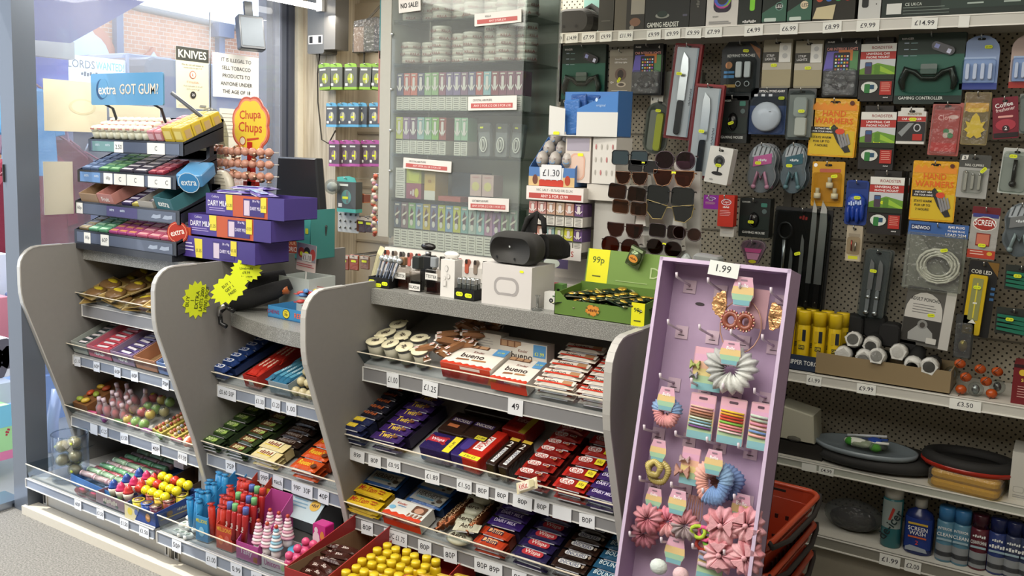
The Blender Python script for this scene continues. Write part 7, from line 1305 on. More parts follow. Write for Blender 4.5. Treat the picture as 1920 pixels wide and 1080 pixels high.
for i in range(6): MB().ball((0,0,.01),(.02,.014,.010),('#8a9a3c','#c8a83c','#b04c2c')[i%3],'wrap',8,5).build('wrapped_sweet',M=Tr(-3.45+.04*(i%2),2.15+.05*(i//2),Z3+.042)@Rt(i*50,'Z'),label='%s wrapped sweet on the brown carton, %s row'%(('olive','golden','rust','dull olive','pale gold','dark rust')[i],ORD[i//2]),cat='sweet')
for i in range(7): MB().lathe([(.009,0),(.010,.05)],10,('#b84c74','#8a4c8c','#5c8a4c')[i%3],'wrap').build('sweet_tube',M=Tr(-3.38+.09*i,2.13,Z3+.012)@Rt(90,'Y')@Rt(random.uniform(-20,20),'X'),label='%s sweet tube lying along the clear lip, %s from the window'%(('pink','purple','green')[i%3],ORD[i]),cat='sweet tube',group='tubes along the lip')
tilt_since(mk0,2.10,.372)
# ---- deck
Z4=.163
t=thing('sweet_jar','tall clear jar of bagged brown snacks at the deck corner by the door','jar',M=Tr(-3.34,2.0,Z4)); MB().lathe([(.066,0),(.07,.004),(.07,.19),(.067,.19),(.067,.006),(.001,.006)],24,'#f8fbff','clear').build('jar_wall',t); MB().tube([(.0685*math.cos(a*.26),.0685*math.sin(a*.26),.19) for a in range(24)],.0025,'#dfe6ea','clear',6,True).build('jar_rim',t)
for i in range(7): MB().ball((0,0,0),(.034,.028,.026),'#eef0e4','film',10,6).ball((0,0,0),(.030,.024,.022),'#a3946c','wrap',9,6).ball((.01,-.022,.0),(.010,.004,.006),'#dfe62a','card',8,4).build('snack_bag',M=Tr(-3.34+.03*math.cos(i*2.1),2.0+.028*math.sin(i*2.1),Z4+.045+.019*i)@Rt(i*60,'Z'),label='brown snack in a clear bag in the tall jar, %s from the bottom'%ORD[i],cat='snack bag',group='bags in the tall jar')
MB().open(.30,.40,.04,'#3c6ca8',.002,inn='#8aa4c4').at(Tr(0,.199,.0)).box(-.15,0,.03,.15,.002,.16,'#3c78bc').at(Tr(0,.1985,0)@FRM).pl(rr(.10,.03,.01,3,.0,.12),'#8cb4dc').t('*6',0,.12,.016,'#2c5494',.08).build('display_box',M=Tr(-3.13,2.16,Z4)@Rt(-4,'Z'),label='blue display box with raised blue header holding rows of clear sweet tubes',cat='carton')
def stub(c): return MB().at(Rt(90,'Y')).lathe([(.010,-.04),(.012,-.036),(.012,.036),(.010,.04)],10,c,'gloss').at(Rt(90,'Y')).lathe([(.0135,-.03),(.0135,.03)],10,'#e8ece8','clear').build('roll_tube')
for k,c in enumerate(('#c8a8b0','#a8c4a8','#b8606c','#7cb48c')):
    o=stub(c); o['category']='sweet tube'
    spread(o,[Tr(-3.22+.09*(i%3)+.0*k,2.0+.028*(k+4*(i//3)),Z4+.045+.006*(k%2)+.006*(i//3)) @Rt(random.uniform(-6,6),'Z') for i in range(9)],lambda i:'%s clear-ended sweet tube, %s across, %s group back'%(('pale pink','pale green','red','mint')[k],ORD[i%3],ORD[i//3]),'%s clear-ended tubes'%('pale pink','pale green','red','mint')[k])
for i in range(4): MB().prism(rr(.07,.03,.008,3),0,.02,'xy',('#c84c74','#b83c5c','#5cb46c','#3ca454')[i],'film',bev=.006).ball((0,0,.012),(.03,.012,.010),('#c84c74','#b83c5c','#5cb46c','#3ca454')[i],'gloss',10,5).build('candy_pack',M=Tr(-3.16+.075*i,1.935,Z4+.002)@Rt(-5,'Z'),label='%s candy pack right behind the deck lip'%('pink','deep pink','pale green','green')[i],cat='sweet pack')
for i in range(9):
    t=thing('ice_cream_sweet','cream-potted sweet with a %s swirl top, %s across in the %s row'%(('blue','pink','red')[i%3],ORD[i%3],ORD[i//3]),'sweet pot','swirl-topped sweet pots',M=Tr(-2.985+.045*(i%3)-.0*(i//3),1.955+.055*(i//3),Z4+.03+.006*(i//3)))
    MB().lathe([(.012,0),(.018,.02),(.020,.032)],12,'#dcd4c4','gloss').build('pot',t); c=('#2c4c94','#c83c6c','#c03c3c')[i%3]; MB().lathe([(.020,.032),(.018,.040),(.014,.046),(.015,.050),(.009,.058),(.001,.066)],12,c,'gloss').build('swirl_top',t)
MB().open(.18,.22,.045,'#8a6474',.002,inn='#6a5060').front(-.1105).q(-.088,.004,.088,.042,'#a4808c').t('*7',0,.024,.018,'#e8dcc8',.13).build('display_box',M=Tr(-2.955,2.03,Z4),label='mauve printed box holding the swirl-topped sweet pots',cat='carton')
MB().open(.13,.24,.05,'#4c3c30',.002,hb=.10,inn='#6a5a48').build('display_box',M=Tr(-2.80,2.10,Z4)@Rt(-3,'Z'),label='dark box with the yellow smiling ball sweets, behind the tubs',cat='carton')
for i in range(15):
    c='#d8c81e' if i%6 else '#b83428'
    t=thing('ball_sweet','%s smiling ball sweet, %s across, %s row of the dark box'%('glossy yellow' if i%6 else 'red striped',ORD[i%5],ORD[i//5]),'ball sweet','smiling ball sweets',M=Tr(-2.875+.037*(i%5)+.01*(i//5),1.99+.042*(i//5),Z4+.075+.012*(i//5)))
    MB().ball((0,0,0),.0185,c,'gloss',12,8).build('ball',t); MB().front(-.0186).el(-.005,.004,.002,.003,'#2c2410').el(.005,.004,.002,.003,'#2c2410').build('face_print',t); MB().tube([(0,0,-.018),(0,0,-.05)],.0025,'#c8a83c','gloss',5).build('stick',t)
MB().ball((0,0,.02),(.04,.03,.028),'#8c2468','foil',14,8).box(-.03,-.02,-.03,.03,.02,.0,'#d8d0d4','card').build('gift_sweet',M=Tr(-2.90,2.20,Z4+.12),label='magenta foil wrapped sweet standing behind the yellow balls',cat='sweet')
t=thing('display_box','royal blue carton of foil-lidded sweet pots at the right end of the deck','carton',M=Tr(-2.755,1.905,Z4)@Rt(2,'Z')); m=MB().at(Tr(.0,.10,0)).open(.17,.20,.055,'#2c4484',.002,hb=.075,inn='#24386c').front(0).pl([(-.085,.055),(-.085,0),(-.03,0),(-.0,.055)],'#c4bc98').el(-.055,.03,.014,.014,'#c8b84c').el(-.02,.035,.010,.012,'#5a6a9c').el(.045,.03,.014,.016,'#8a6434').el(.045,.034,.010,.010,'#c89468').q(-.03,.0,.085,.006,'#cfd0d4').side(.0852).q(.02,.02,.18,.024,'#c8a84c').el(.06,.035,.014,.010,'#8a6434').t('*8',.12,.038,.010,'#dcd4c0',.08); m.build('carton_body',t)
pt=[('#c8b83c','yellow'),('#8a4034','brown-red'),('#2c4c94','blue'),('#c8a83c','gold'),('#5c3444','plum'),('#7a3c34','rust')]
for i in range(9):
    c,n=pt[(i*2+i//3)%6]; t=thing('sweet_pot','%s ringed foil-lidded pot, %s across, %s row of the royal blue carton'%(n,ORD[i%3],ORD[i//3]),'sweet pot','foil-lidded pots',M=Tr(-2.805+.05*(i%3),1.935+.055*(i//3),Z4+.008+.004*(i//3)))
    MB().lathe([(.017,0),(.021,.055)],14,c,'gloss').build('pot',t); MB().lathe([(.0225,.055),(.0225,.058),(.001,.059)],16,c,'gloss').lathe([(.017,.059),(.001,.0595)],14,'#a8927c','foil').build('lid',t)
# ================================================================ chewing gum rack
gr=thing('gum_rack','black four-tier chewing gum rack with a blue sign above it','rack',M=Tr(0,0,1.079)); IZ=-1.079
BK='#26282e'
tiers=[(-3.51,-2.90,1.53,1.478,2.22),(-3.545,-2.905,1.402,1.350,2.19),(-3.535,-2.86,1.273,1.220,2.17),(-3.513,-2.855,1.156,1.103,2.15)]
tk=[[(-3.30,.06,'2.50'),(-3.06,.11,'C')],[(-3.33,.06,'60p'),(-3.25,.08,'C'),(-3.15,.11,'C'),(-3.02,.10,'C'),(-2.955,.05,'C')],[(-3.50,.045,'60p')],[(-3.42,.045,'60p'),(-3.30,.055,'60P')]]
RA=22
for k,(a,b,zt,zb,yf) in enumerate(tiers):
    t=math.tan(math.radians(RA)); m=MB().at(Tr(0,0,IZ)).prism([(yf,zb),(yf+.004,zb),(yf+.004,zt-.012),(yf+.19,zt-.012+t*.186),(yf+.19,zt+.02+t*.19),(yf+.188,zt+.02+t*.19),(yf+.188,zt-.008+t*.186),(yf,zt-.004),(yf,zt)][:5]+[(yf+.19,zt-.008+t*.186),(yf,zt-.006)],a,b,'yz',BK,'gloss')
    m.box(a,yf-.002,zb,b,yf+.002,zt,BK,'gloss')
    for xx in(a,b-.003): m.prism([(yf,zb),(yf+.19,zb+t*.15),(yf+.19,zt+.01+t*.19),(yf,zt)],xx,xx+.003,'yz',BK,'gloss')
    tr=m.build('tray',gr)
    m=MB().at(Tr(0,yf-.0025,IZ+(zt+zb)/2-.002)@FRM); hh=(zt-zb)*.78
    m.q(a+.02,-hh/2,b-.02,hh/2,'#50586a','gloss')
    if k==0: m.q(a+.03,-hh/2,a+.20,hh/2,'#6f9494')
    if k==1: m.q(a+.02,-hh/2,a+.16,hh/2,'#6a90c0')
    if k==2: m.q(a+.22,-hh/2,a+.42,hh/2,'#4a4470')
    if k>1:
        for s in(0,1): m.pl([(b-.17+.07*s,-.008),(b-.155+.07*s,.006),(b-.135+.07*s,.004),(b-.11+.07*s,.008),(b-.11+.07*s,-.006),(b-.14+.07*s,-.010)],'#9aa4b4')
    for s in range(2): m.tl('extra',a+.05+.07*s+(.19 if k==2 else 0),.006,.010,'#c8d4e0',.03) if k<3 else None
    for x,w,tt in tk[k]: m.q(x-w/2,-hh/2-.002,x+w/2,hh/2+.001,'#e4e2da').t(tt,x,0,hh*.45,'#30343c',w*.7,bold=.5)
    m.build('ticket_strip',tr)
MB().at(Tr(0,0,IZ)).box(-3.49,2.35,1.08,-3.47,2.37,1.62,BK,'gloss').build('post',gr);MB().at(Tr(0,0,IZ)).box(-2.93,2.35,1.08,-2.91,2.37,1.62,BK,'gloss').build('post',gr)
MB().at(Tr(0,0,IZ)).box(-3.5,2.14,1.079,-2.87,2.38,1.104,BK,'gloss').build('foot',gr)
MB().at(Tr(0,0,IZ)).tube([(-3.46,2.36,1.5),(-3.46,2.30,1.66),(-3.46,2.255,1.68)],.006,BK,'gloss').build('sign_arm',gr);MB().at(Tr(0,0,IZ)).tube([(-3.14,2.36,1.5),(-3.14,2.30,1.66),(-3.14,2.255,1.68)],.006,BK,'gloss').build('sign_arm',gr)
MB().at(Tr(0,0,IZ)).tube([(-3.02,2.26,1.72),(-2.93,2.33,1.63),(-2.92,2.36,1.60)],.008,'#4c5058','gloss').build('sign_stay',gr)
m=MB().at(Tr(-3.295,2.25,1.735+IZ)).prism(rr(.475,.128,.008,3),0,.006,'xz','#5c96c0','gloss').at(Tr(-3.295,2.25,1.735+IZ)@FRM)
m.el(-.165,.0,.036,.042,'#24507c').el(-.152,.004,.034,.040,'#5c96c0').tl('extra',-.185,-.004,.034,'#dcd8d0',.125).tl('GOT GUM?',-.04,.0,.042,'#d8d0c0',.25); m.build('sign_board',gr)
# gum on the tiers
def TI(k,fx,s,h=0): a,b,zt,zb,yf=tiers[k]; return Tr(a+(b-a)*fx,yf+.008,zt-.004)@Rt(RA,'X')@Tr(0,s,h)
wp=thing('gum_bottle','g','gum pot'); MB().lathe([(.021,0),(.0225,.01),(.0225,.030)],8,'#c8c8b4','gloss').build('pot_body',wp); MB().lathe([(.0235,.030),(.0235,.044),(.020,.052),(.001,.053)],8,'#dcd8c4','gloss').box(-.010,-.024,.040,.010,-.018,.046,'#c88a80').build('lid',wp)
spread(wp,[TI(0,.035+.078*c,.028+.047*r) @Rt(-8,'X') for r in range(3) for c in range(8)],lambda i:'white gum pot, %s from the window in the %s row of the top tier'%(ORD[i%8],ORD[i//8]),'white gum pots on the top tier')
def cube(c,c2,lab,grp,x0,n,rows,s=.046):
    o=MB().prism(rr(s*.93,s*.93,.005,2),0,s*.95,'xy',c,'gloss',bev=.004).top(s*.952).pl(rr(s*.6,s*.6,.006,3),c2).el(0,0,s*.18,s*.12,'#8d5c64').front(-s*.47).q(-s*.36,s*.2,s*.36,s*.7,c2).build('gum_box'); o['category']='gum box'
    spread(o,[TI(0,x0+.078*c_,.03+.049*r) for r in range(rows) for c_ in range(n)],lambda i:lab+', %s in the %s row'%(ORD[i%n],ORD[i//n]),grp)
cube('#c08088','#d4aab0','pink cube gum pack beside the white pots','pink cube gum packs',.66,2,4)
o=MB().prism(rr(.060,.046,.004,2),0,.06,'xy','#cdb23c','gloss',bev=.003).top(.0603).pl(rr(.03,.03,.006,3),'#dcc860').front(-.0232).q(-.02,.012,.02,.045,'#dccb78').side(.0302).q(-.014,.012,.014,.045,'#b89c6c').build('gum_box'); o['category']='gum box'
spread(o,[TI(0,.84+.105*(i%2),.03+.049*(i//2)) for i in range(8)],lambda i:'yellow boxy gum pack at the end of the top tier, %s in the %s row'%(('inner','outer')[i%2],ORD[i//2]),'yellow gum packs')
def sticks(k,x0,x1,cols,rows,c,c2,lab,grp,ry=.034,th=.012,al=.0):
    w=(tiers[k][1]-tiers[k][0])*(x1-x0)/cols
    o=MB().prism(rr(w*.9,ry*.9,.002,1),0,th,'xy',c,'gloss',bev=.002).top(th+.0002).q(-w*.36,-ry*.3,w*.36,ry*.1,c2).build('gum_pack'); o['category']='gum pack'
    spread(o,[TI(k,x0+(x1-x0)*(ci+.5)/cols,.02+ry*r,.001) for r in range(rows) for ci in range(cols)],lambda i:lab+', %s across, %s row'%(ORD[i%cols],ORD[i//cols]),grp)
T=['top','second','third','bottom']
sticks(1,.02,.20,2,5,'#5c7090','#8ca0c0','slate blue gum pack on the second tier','slate gum packs')
sticks(1,.20,.42,2,5,'#4c7c54','#8cb884','green gum pack on the second tier','green gum packs, second tier')
sticks(1,.42,.70,2,5,'#44404c','#d0c8cc','black and white gum pack on the second tier','black and white gum packs')
sticks(1,.71,.86,2,4,'#8c3040','#c87880','red gum pack on the second tier','red gum packs')
sticks(2,.44,.54,1,5,'#3c3458','#c8c0d0','dark purple gum pack on the third tier','purple gum packs')
sticks(2,.54,.62,1,5,'#a89c4c','#d8d08c','yellow gum pack on the third tier','yellow gum packs, third tier')
sticks(2,.63,.76,1,2,'#54505c','#b8b4bc','silver-grey gum pack on the third tier','grey gum packs')
sticks(3,.02,.12,1,4,'#8d7c5c','#b8a880','tan gum pack on the bottom tier','tan gum packs')
sticks(3,.12,.32,2,4,'#5c9470','#a0c8a4','pale green gum pack on the bottom tier','pale green gum packs')
sticks(3,.33,.60,3,4,'#a84c80','#c88a5c','magenta and orange gum pack on the bottom tier','magenta gum packs')
sticks(3,.60,.94,3,4,'#b85c74','#d8a0a0','rose gum pack on the bottom tier','rose gum packs')
def gcarton(k,fx,w,d,h,col,inn,lab,txt=None,rz=0,s=0): 
    m=MB().at(Tr(0,d/2,0)).open(w,d,h,col,.002,hb=h*1.3,inn=inn).front(0)
    if txt: m.t(txt,0,h*.5,h*.42,'#f0f0ec',w*.7)
    return m.build('gum_carton',M=TI(k,fx,s,.0)@Rt(rz,'Z'),label=lab,cat='carton')
gcarton(2,.14,.12,.15,.04,'#a88c70','#8c7458','empty kraft carton torn open, third tier by the window')
gcarton(2,.31,.10,.16,.045,'#b88078','#c8a8a0','pale pink carton lettered in red on the third tier','Fruit')
gcarton(2,.69,.09,.16,.03,'#a8a49c','#8a867c','shallow grey-white gum carton on the third tier')
gcarton(2,.86,.12,.17,.05,'#3c6c74','#6a9498','teal gum carton with a curled end lid, third tier','extra',-6)
sticks(2,.80,.93,2,4,'#3c7078','#7cb0b0','teal gum pack in the teal carton','teal gum packs')
a,b,zt,zb,yf=tiers[1]
m=MB().prism(rr(.10,.14,.01,3),0,.05,'xy','#5490c0','gloss',bev=.004).at(Tr(0,-.0725,.012)@FRM).el(0,.008,.042,.042,'#c8dcec').el(0,.008,.039,.039,'#3c84bc').t('extra',0,.008,.022,'#e4ecf0',.06); m.build('gum_carton',M=Tr(-2.885,2.27,1.385)@Rt(28,'Z')@Rt(20,'X'),label='blue gum carton with a round logo flap sticking out of the second tier',cat='carton')
m=MB().prism(circ(.042,20,0,.03),0,.004,'xz','#b03c30','gloss').at(Tr(0,-.0005,.03)@FRM).el(0,0,.038,.038,'#d88a70').el(0,0,.035,.035,'#a83428').t('extra',0,0,.020,'#e8dcd4',.055,rot=15); m.at().box(-.04,.004,0,.05,.12,.05,'#b04c2c').build('gum_carton',M=Tr(-2.875,2.17,1.16)@Rt(25,'Z'),label='red gum carton with a round logo flap at the end of the bottom tier',cat='carton')
# ================================================================ right end of worktop 1
def dbox(x0,x1,Y,z,h,lab,full=True,ry=0,d=.16):
    w=x1-x0; t=thing('chocolate_carton',lab,'carton',M=Tr(x0,Y,z)@Rt(ry,'Z'))
    m=MB().at(Tr(w/2,d/2,0)).open(w,d,h,'#473880',.002,hb=h,inn='#8a6a4c').at().front(0)
    m.q(.0,0,w*.36,h,'#4a3a86').q(w*.36,0,w*.80,h,'#b85430' if full else '#473880').q(w*.80,0,w,h,'#43367a')
    if full: m.t('DAIRY MILK',w*.16,h*.55,h*.26,'#e8e4f0',w*.26).t('Cadbury',w*.13,h*.85,h*.14,'#d8d0e8',w*.12,bold=0).lines(w*.05,w*.26,h*.30,h*.1,2,h*.03,'#b8a8d8').pl([(w*.27,h),(w*.36,h),(w*.36,h*.28),(w*.28,h*.28)],'#d8c83c').t('£1.35',w*.315,h*.5,h*.16,'#5a4c20',w*.07)
    else: m.lines(w*.06,w*.26,h*.62,h*.16,3,h*.06,'#c8c0e0').pl([(w*.27,h*.9),(w*.37,h*.9),(w*.37,0),(w*.29,0)],'#d8c83c').t('£1.35',w*.325,h*.35,h*.16,'#5a4c20',w*.07)
    m.q(w*.50,h*.08,w*.76,h*.88,'#3c2f70').q(w*.51,h*.10,w*.58,h*.8,'#c8b8c8').t('30 x 95g',w*.66,h*.78,h*.13,'#e4dcf0',w*.16).t('DAIRY MILK' ,w*.66,h*.45,h*.16,'#d8d0e8',w*.14).q(w*.72,h*.30,w*.79,h*.98,'#d8c83c').t('£1.35',w*.755,h*.55,h*.14,'#5a4c20',w*.055)
    m.build('carton_body',t); return t
dbox(-2.925,-2.47,2.19,1.101,.080,'lowest purple chocolate carton on the second side panel, without orange',False,0)
dbox(-2.85,-2.40,2.20,1.187,.078,'middle purple and orange chocolate carton of the stack',True,0)
dbox(-2.76,-2.345,2.21,1.268,.078,'top purple and orange chocolate carton of the stack',True,0)
b=bar('milk_chocolate_bar',.19,.075,.014,'#54448f','DAIRY MILK','#c8d4ec',.3,tw=.5,extra=lambda m,L,W:m.q(-L*.3,-W*.4,L*.2,-W*.2,'#8ca8d0').q(L*.2,-W*.3,L*.4,W*.1,'#7a88b8'),ends='#4a3a86')
b['category']='chocolate bar'
spread(b,[Tr(-2.64,2.255,1.347),Tr(-2.60,2.30,1.362)@Rt(12,'Z'),Tr(-2.53,2.27,1.349)@Rt(-25,'Z')@Rt(5,'Y')],['large purple chocolate bar lying on the top carton','large purple chocolate bar on top of the other two','large purple chocolate bar slipped to the end of the carton'],'purple bars on the cartons')
# brown inner flap and small fan
MB().prism([(0,0),(.06,0),(.06,.055),(.02,.07)],0,.004,'xz','#a8845c').build('carton_flap',M=Tr(-2.90,2.26,1.185)@Rt(30,'Z'),label='torn kraft carton flap beside the purple cartons',cat='card')
t=thing('desk_fan','small white ribbed round fan clipped behind the gum rack','fan',M=Tr(-2.93,2.42,1.079)); MB().at(Tr(0,0,.27)@Rt(90,'X')).lathe([(.062,-.02),(.066,0),(.058,.012),(.001,.016)],24,'#dcd6c4','gloss',sy=1.15).build('grille_shell',t)
m=MB().at(Tr(0,-.017,.27)@FRM)
for i in range(9): ww=.05*math.sqrt(max(0,1-((i-4)/5)**2)); m.n=.001; m.q(-ww,-.056+.014*i-.0015,ww,-.056+.014*i+.0015,'#a8a08c')
m.build('grille',t); MB().cyl(.012,0,.21,'#b8ac98','gloss',10).cyl(.05,0,.012,'#b8ac98','gloss',18).build('stand',t); MB().box(.03,-.03,.22,.07,0,.24,'#26221c','gloss').build('clip',t)
MB().ball((0,0,.05),(.05,.04,.05),'#b8a894','film',12,7).box(-.03,-.02,0,.03,.02,.05,'#a8987c').build('paper_bag',M=Tr(-2.83,2.43,1.079),label='crumpled beige bag between the fan and purple cartons',cat='bag')
# lollipop tree
C_=Tr(-2.865,2.52,1.079); t=thing('lollipop_stand','red lollipop tree with a yellow flower-shaped sign','display stand',M=C_)
MB().box(-.012,-.012,0,.012,.012,.46,'#b02c24','gloss').cyl(.05,0,.02,'#b02c24','gloss',16).box(-.035,-.012,.20,.035,.012,.30,'#b02c24','gloss').build('stem',t)
for k in range(3): MB().tube([(-.19,-.02,.325+.048*k),(0,-.05,.32+.048*k),(.15,-.02,.325+.048*k)],.006,'#b02c24','gloss').build('branch',t)
P=[]
for i in range(64): a=2*math.pi*i/64; r_=.112*(1+.09*abs(math.sin(4*a))); P.append((r_*math.cos(a)*.93,r_*math.sin(a)))
m=MB().at(Tr(.0,0,.525)).prism(P,-.004,.0,'xz','#c4604c','gloss').at(Tr(0,-.0045,.525)@FRM).pl([(a*.93,b*.93) for a,b in P],'#dc8a6c').pl([(a*.86,b*.86) for a,b in P],'#e0c43c').t('Chupa',.0,.040,.046,'#c0482c',.145,rot=2,bold=1.2).t('Chups',0,-.012,.052,'#c0482c',.165,rot=-2,bold=1.2).el(-.045,-.062,.019,.019,'#b03828').el(-.045,-.062,.015,.015,'#dcd4b8').pl([(-.02,-.052),(.05,-.046),(.052,-.052),(-.018,-.062)],'#c0482c'); m.build('flower_sign',t)
lo=thing('lollipop','l','lollipop'); MB().ball((0,0,0),.0175,'#c08c78','wrap',11,7).lathe([(.006,.013),(.010,.020),(.012,.024)],8,'#c8a088','foil').build('wrapped_head',lo); MB().tube([(0,.016,0),(0,.04,0)],.0018,'#e4e0d8','gloss',5).build('stick',lo)
ps=[]
for k in range(3):
    for i in range(10): fx=(i-4.5)/4.5; ps.append(C_@Tr(-.025+.172*fx,-.062+.022*fx*fx,.325+.048*k)@Rt(-25*fx,'Z')@Rt(random.uniform(0,360),'Y'))
spread(lo,ps,lambda i:'copper-wrapped lollipop, %s from the window in the %s row of the red tree'%(ORD[i%10],('bottom','middle','top')[i//10]),'lollipops on the red tree')
MB().prism([(0,0),(.30,0),(.255,.40),(.03,.40)],0,.05,'xz','#2c2e32','gloss',bev=.008).build('monitor',M=Tr(-2.99,2.75,1.079),label='dark grey back of a screen standing behind the lollipop tree',cat='screen')
# teal liquorice box
t=thing('sweet_carton','teal triangular-sided carton with red and white lettering behind the purple cartons','carton',M=Tr(-2.80,2.55,1.079)@Rt(2,'Z'))
m=MB().prism([(0,0),(.225,0),(.235,.20),(.205,.20),(.145,.155),(.03,.02)],0,.002,'xz','#4ca09c').box(.0,.0,0,.235,.14,.002,'#3c7c78').box(0,.138,0,.235,.14,.12,'#4ca09c').prism([(0,0),(.14,0),(.14,.2),(0,.2)],.233,.235,'yz','#448c88').prism([(0,0),(.14,0),(.14,.12),(0,.0)],.0,.002,'yz','#4ca09c').front(0)
m.pl(rr(.075,.024,.003,2,.12,.105),'#d8e0d8').t('BEBETO',.12,.105,.017,'#b8483c',.068).pl(rr(.06,.05,.006,3,.13,.045),'#b04c34').t('SOUR',.13,.06,.014,'#e8c8a0',.05).t('LICORICE',.125,.036,.020,'#f0e8e0',.085).el(.025,.02,.014,.014,'#b8dcd8').el(.175,.125,.013,.013,'#2c4c5c').pl(rr(.016,.022,.003,2,.215,.115),'#c8cc3c'); m.build('carton_body',t)
for i in range(4): MB().prism(rr(.07,.09,.004,2,0,.045),0,.01,'xz','#3c6a68','film',bev=.003).build('sweet_bag',M=Tr(-2.76+.05*i,2.58+.02*i,1.13)@Rt(-15+8*i,'Y'),label='clear teal sweet bag in the teal carton, %s from the purple cartons'%ORD[i],cat='sweet bag',group='bags in the teal carton')
MB().box(0,0,0,.16,.12,.02,'#2c2c30','gloss').build('black_stand',M=Tr(-2.44,2.56,.906),label='low black stand on the curved worktop behind the price card',cat='stand')
# ================================================================ vape cabinet behind the worktop
CX0,CX1,CY=-2.19,-1.615,2.6
cb=thing('display_cabinet','clear acrylic cabinet of vapes and pouches behind the worktop','cabinet')
MB().box(CX0-.055,CY-.01,1.20,CX0-.004,CY+.26,2.42,'#aeada4','matte').build('side_post',cb)
MB().box(CX0,CY+.22,1.08,CX1,CY+.225,2.35,'#d4cfc4','gloss').build('back_panel',cb)
for z in(1.995,1.84,1.672,1.512,1.345,1.162): MB().box(CX0,CY+.004,z-.006,CX1,CY+.22,z,'#e8ecea','clear').box(CX0,CY,z-.008,CX1,CY+.004,z+.006,'#e8ecea','clear').build('shelf',cb)
MB().box(CX1-.004,CY,1.08,CX1,CY+.225,2.35,'#dfe6e6','clear').build('side_wall',cb)
MB().box(CX1-.008,CY-.006,1.08,CX1+.002,CY+.0,2.35,'#f0f4f2','clear').box(CX1-.006,CY+.22,1.4,CX1+.004,CY+.23,2.35,'#f4f6f4','milky').build('corner_edge',cb)
dr=MB().box(CX0,CY-.012,1.12,CX1-.0,CY-.009,2.35,'#f6faf8','sheen').build('door',cb)
for z in(1.75,1.60,1.95,1.45): MB().ball((CX0+.006,CY-.016,z),.006,'#d8dcda','metal',8,5).build('hinge',dr)
def cost(x,z,w,h,a,b,Y=CY-.016,rot=0,par=None,big=None):
    m=MB().at(Tr(x,Y,z)@Rt(rot,'Y')).prism(rr(w,h,.001,1),-.002,.001,'xz','#dcd8d2','card').at(Tr(x,Y-.002,z)@Rt(rot,'Y')@FRM)
    if big: m.t('ID',w*.16,h*.16,h*.42,'#b85048',w*.5,bold=1.2).t('NO',-w*.26,h*.06,h*.17,'#222',w*.24).t('NO SALE!',0,-h*.26,h*.18,'#222',w*.8)
    else: m.t(a,-w*.2,h*.22,h*.16,'#444',w*.4,bold=.4).q(-w*.44,-h*.34,w*.42,-h*.0,'#b85c58').t(b,0,-h*.17,h*.17,'#f0dcd8',w*.8,bold=.4)
    m.build('price_strip',cb)
cost(tx(773,CY,2.03),2.075,.10,.10,'','',big=1,rot=-3)
cost(tx(938,CY,1.97),1.985,.19,.042,'KILLA','ANY 2 FOR £10',rot=-2); cost(tx(928,CY,1.7),1.70,.20,.048,'CRYSTAL 600 PUFFS','ANY 3 FOR £12 OR 5 FOR £18',rot=-1)
cost(tx(806,CY,1.48),1.478,.22,.040,'CRYSTAL 600 PUFFS','ANY 3 FOR £12 OR 5 FOR £18',rot=2); cost(tx(921,CY,1.36),1.352,.17,.045,'LOST MARY 600 PUFFS','ANY 3 FOR £12 OR 5 FOR £18',rot=-1)
def can(): 
    m=MB().lathe([(.034,0),(.036,.003),(.036,.012),(.0345,.014),(.036,.016),(.036,.024),(.034,.026),(.001,.026)],20,'#c8c2b8','gloss').lathe([(.0362,.004),(.0362,.011)],20,'#c0b4a8')
    for s,a in(('KILLA',-60),('KILLA',20)): m.at(Rt(a+62,'Z')@Tr(0,-.0364,0)@FRM).t(s,0,.008,.010,'#8a4a44',.040,bold=1.2)
    return m
c0=can().build('pouch_can'); c0['category']='pouch can'
ps=[];lb=[]
for s,(z,n,hs) in enumerate(((1.846,8,(3,3,5,4,4,5,5,5)),(2.001,8,(2,3,3,3,3,3,3,3)))):
    for i in range(n):
        for k in range(hs[i]): ps.append(Tr(CX0+.045+.0695*i,CY+.05+.03*(i%2),z+.0262*k)@Rt(random.uniform(-40,40),'Z')); lb.append('round white pouch can, %s stack from the post on the %s shelf, %s up'%(ORD[i],('lower','upper')[s],ORD[k]))
c0.data=c0.data; spread(c0,ps,lb,'pouch cans on the cabinet shelves')
def vape(col,name,z,x,lab,w=.0285,hb=.052,ha=.083,alt=False,Y=None):
    m=MB().box(-w/2,0,hb,w/2,.06,hb+ha,col,'gloss').box(-w/2,-.0005,0,w/2,.06,hb,'#d0ccc2','card').front(-.0006)
    m.lines(-w*.36,w*.36,hb*.82,hb*.14,6,hb*.045,'#6a6862').q(-w/2,hb-.002,w/2,hb+.003,'#3a3c38')
    if alt: m.pl([(-w*.2,hb+ha*.35),(w*.2,hb+ha*.35),(w*.2,hb+ha*.65),(0,hb+ha*.85),(-w*.2,hb+ha*.65)],'#5a3c44').pl([(-w*.34,hb+ha*.45),(w*.34,hb+ha*.6),(w*.34,hb+ha*.68),(-w*.34,hb+ha*.53)],'#cfc8b8').el(0,hb+ha*.25,w*.22,ha*.12,'#c8c4bc')
    else: m.pl(rr(w*.36,ha*.55,w*.16,3,0,hb+ha*.55),'#cfc8c4').pl([(-w*.45,hb+ha*.42),(-w*.1,hb+ha*.2),(-w*.05,hb+ha*.25),(-w*.4,hb+ha*.48)],'#d8d0cc').pl([(w*.45,hb+ha*.42),(w*.1,hb+ha*.2),(w*.05,hb+ha*.25),(w*.4,hb+ha*.48)],'#d8d0cc')
    m.q(-w*.3,hb+ha*.88,w*.3,hb+ha*.94,'#c8c0b8')
    return m.build('vape_box',M=Tr(x,(Y or CY+.012),z),label=lab,cat='vape box')
